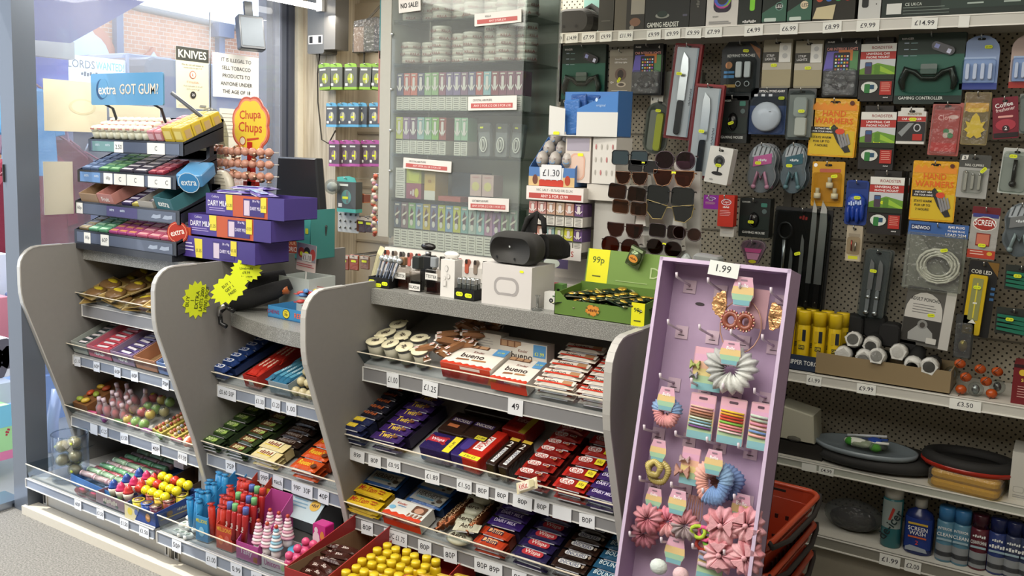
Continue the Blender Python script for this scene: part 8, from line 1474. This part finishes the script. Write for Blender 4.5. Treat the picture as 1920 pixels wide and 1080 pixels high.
A=[('#54506c','slate'),('#b86054','coral'),('#c06450','coral red'),('#54506a','dark slate'),('#8aa878','pale green'),('#88a874','leaf green'),('#8a5468','maroon'),('#78688c','lilac'),('#7c6a90','violet'),('#806078','mauve'),('#6c6484','indigo'),('#a85450','red'),('#8ab0b8','sky'),('#8a4850','wine'),('#84485c','plum'),('#804c60','berry'),('#7c4860','purple')]
for i,(c,n) in enumerate(A): vape(c,n,1.675,CX0+.024+.0325*i,'%s vape box, %s from the cabinet post on the 600 puffs shelf'%(n,ORD[i]),w=.030)
Bv=[('#b8bc4c','lime'),('#8a6c8c','lilac'),('#6c5068','dark mauve'),('#88a8a8','pale teal'),('#7ca87c','green'),('#7aa850','bright green'),('#944c44','brick red')]
for i,(c,n) in enumerate(Bv): vape(c,n,1.515,CX0+.024+.0335*i,'%s vape box, %s from the cabinet post on the middle shelf'%(n,ORD[i]),w=.031)
for i in range(2): vape('#94b498','mint',1.515,CX0+.292+.030*i,'mint green vape box beside the charging leads, %s'%('inner','outer')[i],w=.028)
Dv=['#5c6470 slate','#8a7478 dusky pink','#8ab078 green','#8098b0 steel blue','#b8a448 amber','#6c6c90 indigo','#b0b450 lime','#7898b8 blue','#b8b848 yellow','#78a09c teal','#a0b0a8 grey green','#8cb0b0 aqua','#a87c98 pink','#8c6894 violet','#7a8c70 olive','#7a9080 sage']
for i,s in enumerate(Dv): c,n=s.split(' ',1); vape(c,n,1.166,CX0+.022+.0345*i,'%s bottle vape box, %s from the post on the lowest cabinet shelf'%(n,ORD[i]),w=.0325,hb=.070,ha=.098,alt=True)
def vb(w,h,d,x,z,col,lab,cat='vape box',draw=None,Y=CY+.015,name='vape_box'):
    m=MB().box(-w/2,0,0,w/2,d,h,col,'card').front(0); draw and draw(m,w,h); m.build(name,M=Tr(x,Y,z),label=lab,cat=cat)
ws=lambda m,w,h:m.lines(-w*.38,w*.38,h*.8,h*.13,6,h*.04,'#7a7872')
vb(.045,.057,.08,CX0+.03,1.349,'#d0ccc4','white warning-text pack, lower of two by the cabinet post',draw=ws); vb(.045,.055,.08,CX0+.03,1.407,'#d4d0c8','white warning-text pack, upper of two by the cabinet post',draw=ws)
vb(.07,.058,.08,CX0+.095,1.349,'#944c60','berry pink vape multipack in the middle of the shelf',draw=lambda m,w,h:m.el(w*.2,h*.4,w*.14,h*.3,'#c8bc50').t('*2',-w*.1,h*.4,h*.4,'#d8c8c8',w*.3))
vb(.07,.052,.08,CX0+.095,1.4075,'#b4b448','lime yellow vape multipack on top of the berry pink one',draw=lambda m,w,h:m.pl([(-w*.3,h*.2),(w*.3,h*.1),(w*.4,h*.8),(-w*.4,h*.85)],'#ccd050'))
vb(.05,.115,.08,CX0+.170,1.349,'#c4a458','amber vape pack with a white text foot',draw=lambda m,w,h:m.q(-w*.5,0,w*.5,h*.3,'#d4d0c8').pl(rr(w*.3,h*.1,.002,2,0,h*.6),'#a87c3c'))
vb(.11,.10,.10,CX0+.27,1.352,'#3c4654','dark navy carton between the amber pack and pink boxes',Y=CY+.09)
vb(.10,.018,.05,CX0+.26,1.349,'#a85c54','row of red sachets in front of the dark navy carton',cat='sachets',name='sachet_box')
for i in range(2): vb(.048,.075,.06,CX0+.375+.052*i,1.376,'#c4a8a4','pale pink and yellow vape pack, %s of the pair'%('inner','outer')[i],draw=lambda m,w,h:m.pl(circ(w*.35,8,0,h*.45),'#ccc084').q(-w*.3,h*.85,w*.3,h*.92,'#b89090'))
for i,(x,z,l) in enumerate(((.405,1.53,'white charging lead in a dark-headed box'),(.46,1.53,'white charging cable coil in a clear box'),(.51,1.535,'white plug box beside the coiled leads'))):
    t=thing('lead_pack',l+' in the vape cabinet','cable',M=Tr(CX0+x,CY+.02+.02*i,1.513)@Rt(-3+4*i,'Y'))
    MB().prism(rr(.05,.12,.008,3,0,.06),0,.02,'xz','#bcbab4','milky',bev=.004).front(-.001).q(-.024,.09,.024,.118,'#5c5c58').pl(rr(.014,.006,.002,2,-.008,.105),'#dfe22a').build('pack_shell',t)
    MB().tube([(.014*math.cos(a),-.004,.045+.026*math.sin(a)) for a in [j*.6 for j in range(11)]],.003,'#d4d2cc','gloss',6,True).tube([(.006*math.cos(a),-.006,.045+.018*math.sin(a)) for a in [j*.6 for j in range(11)]],.003,'#c4c2bc','gloss',6,True).build('cable',t)
# white device rail at the back of the worktop
t=thing('device_rail','white rail of coloured vape devices in slots under the cabinet','display',M=Tr(CX0,2.54,1.08)); MB().prism([(0,0),(.05,0),(.05,.085),(.03,.085),(0,.05)],0,.50,'yz','#cfcbc6','gloss').build('rail',t)
for i in range(13): 
    c=('#b8604c','#8a7c70','#5c5c58','#c0685c','#a84a44')[i%5]; MB().prism(rr(.016,.05,.006,3,.03+.037*i,.052),-.004,.012,'xz',c,'gloss',bev=.002).prism(rr(.010,.016,.004,2,.03+.037*i,.070),-.006,-.003,'xz','#3a3432','gloss').build('vape_device',t)
# right wing
w0,w1=-1.525,-1.315
wg=thing('vape_stand','white acrylic two-row vape stand with price strips, beside the headset','display stand',M=Tr(0,2.49,0))
MB().box(w0,.0,1.385,w1,.16,1.43,'#d0cac2','gloss').box(w0,.0,1.08,w1,.16,1.12,'#d0cac2','gloss').box(w0,.14,1.1,w1,.16,1.43,'#c4beb6','gloss').box(w0,0,1.297,w1,.15,1.303,'#d8d6d0','clear').box(w0,0,1.205,w1,.15,1.211,'#d8d6d0','clear').build('frame',wg)
m=MB().at(Tr((w0+w1)/2,-.001,1.408)@FRM).q(-.105,-.022,.105,.022,'#dcd6d0').t('NIC SALT - ELFLIQ OR ELUX',0,.010,.009,'#555',.16,bold=.3).q(-.095,-.017,.098,.0,'#b04a44').t('ANY 5 FOR £9.99',0,-.009,.010,'#f0dcd8',.10); m.build('price_strip',wg)
m=MB().at(Tr((w0+w1)/2,-.001,1.22)@FRM).q(-.105,-.02,.105,.02,'#dcd6d0').t('SAVINGS',0.03,0,.018,'#a83830',.10,bold=1).q(-.03,-.05,.06,-.02,'#54486c').el(.0,-.035,.03,.016,'#c8d0c4').build('savings_sign',wg)
for r,(z,cs) in enumerate(((1.306,('#b87c78','#b88a84','#b89480','#b8a088','#b88c7c','#6a5078')),(1.226,('#b85c54','#c08878','#8aa8a8','#a8b478','#c4c044','#6a5480')))):
    for i,c in enumerate(cs): vape(c,'',z,w0+.02+.034*i,'%s small vape pack, %s from the cabinet, %s row of the white stand'%(('rose','pink','beige','sand','salmon','purple','red','peach','aqua','sage','yellow','violet')[i+6*r],ORD[i],('upper','lower')[r]),w=.030,hb=.032,ha=.042,Y=2.5)
for i,(c,n) in enumerate((('#9cac3c','lime'),('#a8404c','red'),('#6c9c50','green'))): vb(.027,.055,.03,-1.40+.029*i,1.079,c,'%s boxed device with a black oval window beside the earbud box'%n,Y=2.40,draw=lambda m,w,h:m.pl(rr(w*.4,h*.5,w*.18,3,0,h*.5),'#1c1c1c')); 
for i,(c,n) in enumerate((('#9cac3c','lime'),('#a8404c','red'),('#6c9c50','green'))): pass
# surprise egg tray on the vape stand
t=thing('egg_tray','blue and white display tray of foil eggs with a handwritten £1.30','display tray',M=Tr(-1.44,2.50,1.431)); 
m=MB().at(Tr(0,.06,0)).open(.17,.12,.06,'#4c74ac',.002,hb=.16,inn='#a8bcd4').front(0).q(-.085,0,.085,.03,'#c8ac7c').pl([(-.04,.0),(.04,.0),(.045,.06),(-.045,.06)],'#d0d4d8').pl([(-.045,0)]+[(-.045+.09*i/8,.018+(.006 if i%2 else 0)) for i in range(9)]+[(.045,0)],'#b83a28').el(-.06,.02,.01,.016,'#6a4030').el(.06,.02,.01,.016,'#a84028').at(Tr(0,-.002,0)@FRM).pl(rr(.075,.048,.004,2,.0,.045),'#d8dade').t('£1.30',0,.043,.022,'#2c2c34',.062,bold=.3); m.build('tray_body',t)
eg=MB().lathe([(.003,-.027),(.014,-.022),(.021,-.008),(.0205,.006),(.014,.021),(.003,.028)],14,'#a8a29c','wrap').at(Tr(0,-.019,.004)@FRM).t('Kinder',0,0,.007,'#6a4a48',.026,bold=.4).el(0,-.012,.010,.005,'#6a88a8').build('foil_egg'); eg['category']='foil egg'
spread(eg,[Tr(-1.49+.048*(i%3)+.004*(i//3),2.525+.035*(i//3),1.431+.085+.035*(i//3))@Rt(8*(i%3)-8,'Z') for i in range(9)],lambda i:'patterned foil egg, %s from the cabinet, %s tier of the tray'%(ORD[i%3],('front','middle','top')[i//3]),'foil eggs in the tray')
# stacked white cartons beside it
m=MB().box(-.045,0,0,.045,.10,.145,'#cdc4bc','card').front(0).q(-.04,.10,.04,.14,'#a09aa8').pl(rr(.055,.085,.02,5,0,.05),'#cfa490').pl(rr(.045,.075,.018,5,0,.05),'#d4b8a8').pl(rr(.02,.01,.003,2,.01,.088),'#dfe22a').build('keyring_box',M=Tr(-1.355,2.515,1.447),label='white and pink keyring carton on the vape stand, under the tissue carton',cat='carton')
m=MB().box(-.042,0,0,.042,.10,.145,'#ccc9c2','card').front(0)
for i in range(4):
    for j in range(3): m.n=.001; m.el(-.03+.02*i,.115-.04*j,.003,.009,'#b07070' if (i+j)%3==0 else '#a8a49c',n=8)
m.build('keyring_box',M=Tr(-1.262,2.515,1.447)@Rt(-4,'Z'),label='white keyring carton with small printed ovals, next to the pink one',cat='carton')
MB().box(-.085,0,0,.085,.1,.05,'#c8c4bc').build('carton',M=Tr(-1.235,2.52,1.395),label='plain white carton at the sunglasses end of the vape stand',cat='carton')
MB().box(-.05,.01,0,.09,.1,.315,'#b4b2ac','matte').build('support_box',M=Tr(-1.25,2.53,1.079),label='pale upright box carrying the white keyring cartons',cat='box')
t=thing('tissue_carton','blue and white cut-open carton of blue packets on the white keyring cartons','carton',M=Tr(-1.335,2.50,1.593)@Rt(3,'Z'))
m=MB().box(-.118,.11,0,.118,.112,.145,'#4678b8').box(-.118,0,0,.118,.112,.003,'#c8c8c4').prism([(-.118,0),(-.062,0),(-.062,.085),(-.118,.095)],0,.002,'xz','#cfcfcb').prism([(-.02,0),(.118,0),(.118,.14),(.05,.115),(-.02,.085)],0,.002,'xz','#3f76b8').prism([(0,0),(.112,0),(.112,.145),(0,.14)],.116,.118,'yz','#3c70b0').front(0).q(-.02,0,.118,.075,'#cfcfcb').t('original',.06,.095,.010,'#a8c4e4',.06,bold=.4).el(.045,.113,.004,.006,'#c4d8ec').pl(rr(.022,.010,.003,2,-.09,.008),'#dfe22a'); m.build('carton_body',t)
for i in range(5): MB().prism(rr(.055,.11,.004,2,0,.055),0,.012,'xz',('#3c6cac','#2c5494')[i%2],'wrap',bev=.004).build('tissue_packet',M=Tr(-1.375+.01*i,2.515+.016*i,1.598+.018*(i%2))@Rt(-6+3*i,'Y'),label='blue packet standing in the cut-open carton, %s from the front'%ORD[i],cat='packet',group='blue packets in the cut-open carton')
for i in range(6): 
    m=MB().box(0,0,0,.05,.035,.16,'#d0d0c8' if i==0 else '#70746c','gloss').front(0)
    if i==0: m.el(.02,.12,.008,.008,'#a8aca8').el(.02,.09,.008,.008,'#a8aca8').q(.005,.05,.01,.06,'#333')
    m.build('strip_light_pack',M=Tr(-1.44+.026*i,3.25+.012*i,1.70),label='strip light pack end-on, %s from the tissue carton, behind it on a hook'%ORD[i],cat='strip light',group='packs hung end-on behind the tissue carton')
# ================================================================ recess by the laminate column
RY=3.52
def rpack(px,y0,y1,w,band,body,lab,dev,rot=0,Y=RY,d=.05,name='accessory_pack'):
    a=aY(px,y0,Y); b=aY(px,y1,Y); h=a.z-b.z; t=thing(name,lab,'accessory pack',M=Tr(b.x,Y,b.z)@Rt(rot,'Y'))
    MB().box(-w/2,0,h*.10,w/2,d,h*.84,body,'card').box(-w/2,0,0,w/2,d,h*.10,band,'card').front(0).el(0,h*.42,w*.26,h*.2,dev[0]).pl(rr(w*.12,h*.34,.003,2,w*.06,h*.42),dev[1]).q(-w*.4,h*.72,w*.1,h*.78,'#c8ccc4').q(-w*.42,h*.14,-w*.22,h*.24,'#dcdcd4').pl(rr(w*.3,h*.07,.002,2,-w*.05,h*.4),'#d8e02c').build('carton',t)
    MB().prism([(-w*.5,h*.84),(w*.5,h*.84),(w*.42,h*.96),(w*.1,h),(-w*.5,h*.96)],0,.004,'xz',band,'gloss').build('hang_tab',t)
    MB().tube([(0,.45-Y+3.52,h*.93),(0,-.01,h*.93),(0,-.02,h*.97)],.003,'#cfcfc8','metal',5).build('peg',t)
    return t
G='#7fa63c'; Bu='#5c9cc0'; Pk='#a0508c'
for i,(x,r) in enumerate(((610,-4),(630,0),(657,0),(685,2),(706,4))): rpack(x,118,168,.085,G,'#5c5e58','dark carded plug pack with lime green trim, %s from the column'%ORD[i],('#8a9448','#b0b4a8'),r)
for i,x in enumerate((621,642,662,677,702)): rpack(x,192,238,.075,Bu,'#50545a','dark carded cable pack with sky blue trim, %s from the column'%ORD[i],('#8a8c88','#ccc89c'),0,Y=RY+.02*(i%2))
for i,x in enumerate((626,647,664,686,702)): rpack(x,262,312,.075,Pk,'#54484e','dark carded earphone pack with magenta trim, %s from the column'%ORD[i],('#7c6c74','#c8c85c'),0,Y=RY+.02*(i%2))
rpack(649,330,398,.13,'#4ca498','#4c4e4c','large dark pack with teal trim below the magenta ones',('#5c8a84','#66706c'),0,Y=3.45)
rpack(673,362,380,.07,'#b8704c','#8a5448','small orange toned pack beside the large teal one',('#a06050','#c8c0b0'),0)
for i,(x,y0,y1,c,l) in enumerate(((645,478,506,'#94503c','amber snack bag on the low hook nearest the column'),(663,478,507,'#984c34','amber snack bag, second on the low hook'),(683,480,505,'#8a6450','striped snack bag beside the notebooks'),(676,405,436,'#a06c58','pink card of red trinkets under the teal pack'),(691,408,436,'#944c44','red trinket card near the bead strings'))):
    a=aY(x,y0,3.5);b=aY(x,y1,3.5); h=a.z-b.z; t=thing('snack_bag',l,'bag',M=Tr(b.x,3.5,b.z)); MB().prism(rr(.062,h,.004,2,0,h/2),0,.012,'xz',c,'film' if i>2 else 'wrap',bev=.005).box(-.03,.003,h*.05,.03,.009,h*.9,c).front(-.001).q(-.028,h*.76,.028,h*.97,'#c8b8a4').pl(rr(.034,.012,.003,2,0,h*.6),'#d8dc2c').build('bag_body',t); MB().tube([(0,.48,h*.95),(0,-.01,h*.95)],.003,'#777','metal',5).build('peg',t)
# clear bags and grey tray under the teal pack
a=aY(628,350,3.44); MB().ball((0,0,0),(.05,.03,.04),'#d8dcd8','film',12,7).ball((0,0,0),(.036,.02,.026),'#b8bcb8','gloss',8,5).build('clear_bag',M=Tr(a.x,3.42,a.z),label='crumpled clear bag of white fittings hanging by the teal pack',cat='bag')
a=aY(648,415,3.48); t=thing('stud_card','pale card of small grey studs under the large teal pack','card',M=Tr(a.x,3.50,a.z)); MB().prism(rr(.15,.12,.008,3),0,.003,'xz','#b4b4ac','card').build('backing_card',t); 
m=MB()
for i in range(12): m.ball((-.055+.036*(i%4),-.004,.035-.035*(i//4)),.006,'#8a8c88','metal',7,5)
m.build('stud',t)
# bead strings
a=aY(701,330,3.42); b=aY(703,440,3.42); L=a.z-b.z; t=thing('bead_string','long string of pink, orange and white beads hanging by the grey post','beads',M=Tr((a.x+b.x)/2,3.42,b.z))
for i in range(26): MB().ball((.008*math.sin(i*1.3),.004*math.cos(i*2.1),L*i/25),.011+.003*((i*7)%3)/2,('#c8705c','#cfc8bc','#c89094','#8c80a8','#cfc0a0','#c06048')[(i*5)%6],'gloss',8,6).build('bead',t)
MB().tube([(0,.45,L+.01),(0,-.01,L+.01)],.003,'#999','metal',5).build('peg',t)
a=aY(725,425,3.0); MB().tube([(-.05,0,.02),(-.02,-.01,-.03),(.03,-.01,-.04),(.06,0,0),(.04,0,.03)],.006,'#5c7cb0','gloss',6).build('blue_glasses',M=Tr(a.x,3.0,a.z),label='pale blue plastic frame hooked below the grey post',cat='glasses')
# black bag at the top and its cables
a=aY(684,98,3.5); t=thing('accessory_bag','translucent bag holding an orange card and dark goods, hung high in the recess','bag',M=Tr(a.x,3.5,a.z)); MB().prism([(-.09,0),(.14,0),(.11,.16),(.07,.175),(-.08,.16)],0,.05,'xz','#b8b4a8','film',bev=.006).build('bag_body',t); MB().box(-.085,.01,.005,-.02,.02,.13,'#c8a890').box(-.015,.01,.01,.05,.02,.13,'#6a6e58').box(.05,.01,.0,.125,.04,.14,'#4c4a46').build('inner_card',t); MB().tube([(0,.02,.165),(.02,.1,.25),(.06,.3,.30),(.09,.42,.31)],.006,'#5c564c','rubber',6).build('cable',t); MB().tube([(-.03,.03,0),(-.05,.05,-.05),(-.08,.05,-.08)],.005,'#4c463c','rubber',6).build('cable_tail',t)
a=aY(719,60,2.9); MB().box(-.012,0,-.13,.012,.01,.14,'#4c9498').build('teal_strip',M=Tr(aY(716,50,2.9).x,2.9,aY(716,50,2.9).z),label='narrow teal card edge beside the grey cabinet post',cat='card')
MB().box(-.012,0,-.30,.012,.01,.0,'#b88078').build('pink_strip',M=Tr(aY(714,100,2.9).x,2.9,aY(714,95,2.9).z),label='dull pink edge strip below the teal card edge',cat='card')
MB().box(-3.67,3.585,.0,-3.43,3.6,.94,'#7c7a76','matte').build('trim_7',kind='structure')
MB().box(-3.60,3.3,1.26,-3.45,3.33,1.262,'#8a7a62').build('trim_8',kind='structure') if 0 else None
# ================================================================ notices on the window
GXp=-3.612
def notice(x0,y0,x1,y1,col,draw,lab,name='notice',X=GXp):
    ya,yb=(y0+y1)/2,(x0+x1)/2; a=aX(x0,ya,X);b=aX(x1,ya,X);c=aX(yb,y0,X);d=aX(yb,y1,X); w=b.y-a.y;h=c.z-d.z
    M=Tr(X,(a.y+b.y)/2,(c.z+d.z)/2)@Rt(90,'Z'); m=MB().prism(rr(w,h,.001,1),-.001,.001,'xz',col,'card').front(-.001); draw(m,w,h); return m.build(name,M=M,label=lab,cat='notice')
def knv(m,w,h):
    m.q(-w/2,h*.28,w/2,h/2,'#3a3c38').t('KNIVES',0,h*.39,h*.13,'#e4e2d4',w*.86,bold=1.4)
    m.t('We do not sell knives to',0,h*.22,h*.03,'#555',w*.8,bold=0).t('anyone under the age of 18',0,h*.17,h*.03,'#555',w*.7,bold=0).el(0,h*.06,w*.1,w*.1,'#b85848').el(0,h*.06,w*.08,w*.08,'#dcd8c4').t('k',0,h*.06,h*.05,'#a84038').t('IT IS ILLEGAL',0,-h*.06,h*.03,'#b86858',w*.5,bold=0).t('If you look under 25 we will',0,-h*.13,h*.03,'#444',w*.8,bold=0).t('ask for proof of age',0,-h*.18,h*.03,'#444',w*.6,bold=0).el(0,-h*.27,w*.09,w*.09,'#2c2c2a').t('25',0,-h*.27,h*.04,'#ddd').q(w*.2,-h*.46,w*.4,-h*.43,'#8a8c88').q(-w*.45,-h*.455,-w*.1,-h*.445,'#aaa')
notice(330,90,391,204,'#dcd6bc',knv,'cream knives age notice with a black heading on the glass')
def tob(m,w,h):
    for i,s in enumerate(('IT IS ILLEGAL TO','SELL TOBACCO','PRODUCTS TO','ANYONE UNDER','THE AGE OF 18')): m.t(s,0,h*(.36-.18*i),h*.085,'#3c3c3c',w*.84,bold=.4)
notice(399,103,485,184,'#e2e2e0',tob,'white tobacco age notice with five lines of capitals')
notice(412,204,452,305,'#e0ddd0',lambda m,w,h:m.lines(-w*.4,w*.2,h*.4,h*.07,7,h*.012,'#a8a49a'),'white typed sheet on the glass behind the lollipop sign')
def hrt(m,w,h): 
    for k in(1,.8): m.pl([(w*.1+w*.22*k*math.cos(a),-h*.0+h*.16*k*math.sin(a)) for a in [i*.45 for i in range(14)]],'#d4ccae' if k==1 else '#ddd5bc')
notice(82,152,200,247,'#ddd5bc',hrt,'large cream poster back with a faint oval emboss, nearest the door post')
notice(205,198,300,222,'#ddd5bc',lambda m,w,h:None,'narrow cream poster back showing under the blue gum sign')
notice(82,303,137,402,'#d8d2c0',lambda m,w,h:None,'cream sheet stuck low on the glass beside the gum rack')
# cctv screen hanging by the window
a=aX(473,60,-3.50); t=thing('monitor','small grey monitor hanging tilted at the top of the window','monitor',M=Tr(-3.50,a.y,a.z)@Rt(70,'Z')@Rt(-12,'X')); MB().prism(rr(.13,.17,.008,2),0,.05,'xz','#44484e','gloss',bev=.006).front(-.001).pl(rr(.11,.14,.002,2),'#5e666e','matte').build('screen_body',t); MB().box(-.02,.02,.07,.02,.04,.16,'#44484c','gloss').build('bracket',t)
MB().tube([(0,0,.15),(0,0,.6)],.003,'#999','metal',5).ball((0,0,0),(.05,.10,.16),'#c8c4ac','film',14,9).ball((0,.0,-.03),(.04,.08,.10),'#b8b294','film',10,6).build('hanging_bag',M=Tr(-3.50,aX(395,250,-3.5).y,aX(395,265,-3.5).z),label='clear bag of cream fabric hanging at the window below the knives notice',cat='bag')
# ================================================================ the street outside
def OX(px,py,X): return aX(px,py,X)
MB().box(-40,-20,-.16,-3.74,40,-.1,'#9a9a98','lit').build('ground_outside',kind='structure')
# brick building opposite
BX=-11
bd=thing('building','pale orange brick building with arched windows across the street','building')
a0=OX(130,100,BX); P=[OX(x,y,BX) for x,y in ((240,12),(262,18),(392,45),(458,58),(560,80))]
top=[(p.y,p.z) for p in P]
MB().prism([(4.0,-.1),(top[-1][0]+1.5,-.1),(top[-1][0]+1.5,top[-1][1]-.2)]+top[::-1]+[(top[0][0]-.6,top[0][1]+.5),(4.0,top[0][1]+.6)],BX-.3,BX,'yz','#c99','brick').build('wall',bd)
MB().tube([(BX+.02,y,z+.02) for y,z in top],.05,'#8a8680','matte',5).build('coping',bd)
for x,y,s in((283,106,.42),(160,95,1.15)):
    p=OX(x,y,BX); w=.26*s; P=[(p.y+w*math.cos(math.pi*i/10)*(1),p.z-.1+w*1.1*math.sin(math.pi*i/10)+ (.1*s if i==5 else 0)) for i in range(11)]
    f=MB().prism([(p.y+(a-p.y)*1.4,p.z-.1+(b-p.z+.1)*1.4) for a,b in P]+[(p.y-w*1.4,p.z-.6),(p.y+w*1.4,p.z-.6)][::1],BX,BX+.05,'yz','#b87458','brick' if 0 else 'matte').build('window_surround',bd)
    MB().prism(P+[(p.y-w,p.z-.6),(p.y+w,p.z-.6)],BX+.05,BX+.07,'yz','#c4d4e4','gloss').build('window',f)
for x,y in((217,70),(408,75)): p=OX(x,y,BX); MB().box(BX,p.y-.05,-.1,BX+.1,p.y+.05,p.z+(.4 if x<300 else .15),'#5c6880','matte').build('downpipe',bd)
p=OX(408,58,BX); MB().box(BX,p.y-.14,p.z-.1,BX+.2,p.y+.14,p.z+.1,'#5c6880','matte').build('rain_hopper',bd)
# market stall canopy (blue) and its frame
st_=thing('market_stall','blue canopied market stall outside the window','market stall')
c=[OX(20,-60,-4.6),OX(330,-30,-4.6),OX(132,81,-6.4),OX(30,72,-6.4)]
MB().add([tuple(p) for p in c]+[(p.x,p.y,p.z+.02) for p in c],[(0,1,2,3),(7,6,5,4),(0,4,5,1),(1,5,6,2),(2,6,7,3),(3,7,4,0)],'#4a55a0','fabric').build('canopy',st_)
p,q_=OX(30,84,-6.5),OX(140,98,-6.5); MB().box(-6.6,p.y-.8,p.z-.06,-6.5,q_.y,p.z+.07,'#9a948a','matte').build('canopy_rail',st_)
p,q_=OX(30,115,-6.7),OX(128,125,-6.7); MB().box(-6.75,p.y-.8,p.z-.25,-6.7,q_.y,p.z+.15,'#4c58a8','fabric').build('valance',st_)
for py in(3.0,): MB().tube([(-6.5,py,-.1),(-6.5,py,2.2)],.02,'#5a6478','metal',6).build('post',st_)
MB().box(-6.9,2.6,-.1,-6.2,4.6,.7,'#3c3c48','fabric').build('counter',st_)
x=-8.0; a=OX(118,102,x);b=OX(235,102,x);c=OX(180,142,x)
m=MB().at(Tr(x,(a.y+b.y)/2,(a.z+c.z)/2)@Rt(90,'Z')); w=b.y-a.y;h=a.z-c.z
m.prism(rr(w,h*1.5,.01,1,0,-h*.2),0,.03,'xz','#e6eaee','lit').at(Tr(x,(a.y+b.y)/2,(a.z+c.z)/2)@Rt(90,'Z')@FRM).t('LORDS',-w*.22,h*.08,h*.45,'#5c6468',w*.42,bold=0).t('WANTED!',w*.24,h*.08,h*.45,'#68b8c8',w*.46,bold=.6).t('*6',-w*.1,-h*.45,h*.25,'#55585c',w*.5,bold=0); 
m.at().box(x,a.y-.02,-.1,x+.03,a.y,a.z,'#8a90a0').box(x,b.y,-.1,x+.03,b.y+.02,b.z,'#8a90a0'); m.build('banner',M=None,label='white banner reading lords wanted in black and turquoise, strung over the street',cat='banner')
# vans and awnings beyond
def ob(x0,y0,x1,y1,X,d,col,name,lab,cat,fin='lit',draw=None):
    a=OX(x0,(y0+y1)/2,X);b=OX(x1,(y0+y1)/2,X);c=OX((x0+x1)/2,y0,X);dd=OX((x0+x1)/2,y1,X)
    M=Tr(X,(a.y+b.y)/2,dd.z)@Rt(90,'Z'); w=b.y-a.y;h=c.z-dd.z; m=MB().prism(rr(w,h,min(w,h)*.08,2,0,h/2),0,d,'xz',col,fin,bev=min(w,h)*.02).front(0)
    if draw: draw(m,w,h)
    return m.build(name,M=M,label=lab,cat=cat)
ob(232,104,330,300,-9.5,1.5,'#8a90a2','awning_screen','faded blue canvas side of a stall beyond the banner','awning',fin='fabric')
ob(275,118,500,330,-8.6,1.4,'#5a5e66','van','grey-blue parked van with dark windows behind the notices','van',fin='gloss',draw=lambda m,w,h:m.pl(rr(w*.36,h*.26,.04,3,-w*.2,h*.72),'#3c4664').pl(rr(w*.3,h*.26,.04,3,w*.2,h*.72),'#3c4664').q(-w*.5,h*.40,w*.5,h*.43,'#b8c0cc').el(-w*.3,h*.05,w*.09,w*.09,'#2a2c34'))
# clothes hanging on the stall rail
def garment(px,py,w,h,col,lab,X=-5.4,sl=True):
    p=OX(px,py,X); t=thing('garment',lab,'garment',M=Tr(X,p.y,p.z)@Rt(80,'Z'))
    MB().prism([(-w*.2,0),(w*.2,0),(w*.5,-h*.12),(w*.58,-h*.5),(w*.42,-h*.52),(w*.40,-h*.3),(w*.45,-h),(-w*.45,-h),(-w*.40,-h*.3),(-w*.42,-h*.52),(-w*.58,-h*.5),(-w*.5,-h*.12)],-.06,.06,'xz',col,'fabric',bev=.03).build('cloth',t); MB().tube([(-w*.3,0,-h*.03),(0,0,.06),(w*.3,0,-h*.03)],.008,'#8a4048','gloss',5).tube([(0,0,.06),(.02,0,.12)],.006,'#aaa','metal',5).build('hanger',t)
garment(52,165,.34,.55,'#5c94b8','turquoise blue top on a red hanger beside the door post')
garment(60,215,.40,.50,'#8c6c78','faded pink printed top below the turquoise one',X=-5.7)
garment(95,262,.42,.85,'#682030','dark maroon jacket hanging outside, behind the cream sheet')
garment(62,275,.42,.95,'#7c1c30','deep red coat hanging next to the door post')
garment(118,270,.36,.8,'#5a1c2c','maroon coat furthest from the door post',X=-5.7)
garment(20,330,.30,1.0,'#7a2434','red coat seen through the open doorway',X=-5.2)
garment(160,300,.5,.9,'#5c6078','slate blue coat behind the gum rack',X=-6.2)
ob(78,560,112,700,-4.6,.35,'#7c90b8','storage_box','pale blue plastic box outside behind the first counter panel','box',fin='gloss')
ob(66,700,150,790,-4.9,.4,'#8aa8d8','crate','light blue plastic crate outside by the door post','crate',fin='gloss')
ob(-60,478,22,560,-5.0,.5,'#d4d8e0','carton','white carton outside the open doorway','carton')
ob(-60,560,24,640,-4.7,.4,'#c87c88','carton','pink carton under the white one outside the doorway','carton')
def cow(m,w,h):
    for i in range(9): m.n=.001; m.pl([(-w*.4+w*.11*i+.05*math.cos(a)*(1+.3*math.sin(3*a+i)),h*(.3+.4*((i*5)%3)/2)+.06*math.sin(a)) for a in [k*.63 for k in range(10)]],'#5c5860')
ob(-80,640,22,715,-4.4,.4,'#dcdce0','patterned_bag','white bag with grey giraffe patches outside the doorway','bag',draw=cow)
ob(-80,725,30,765,-4.3,.5,'#c4ccdc','table','pale table edge outside the doorway','table')
ob(-80,768,26,872,-4.2,.3,'#a8dc9c','sale_sign','lime green and pink sign with red squares outside the doorway','sign',draw=lambda m,w,h:m.q(-w/2,0,w/2,h*.16,'#e080a8').q(-w/2,h*.6,w/2,h,'#7cc4dc').t('*3',w*.38,h*.5,w*.07,'#b83848',h*.4,rot=70))
MB().tube([(OX(98,790,-4.4).x,OX(98,790,-4.4).y,-.1),OX(98,790,-4.4),OX(108,730,-4.4)],.03,'#a8b8dc','gloss',6).build('chair_leg_post',M=None,label='pale blue plastic post leaning behind the clear snack jar',cat='post')
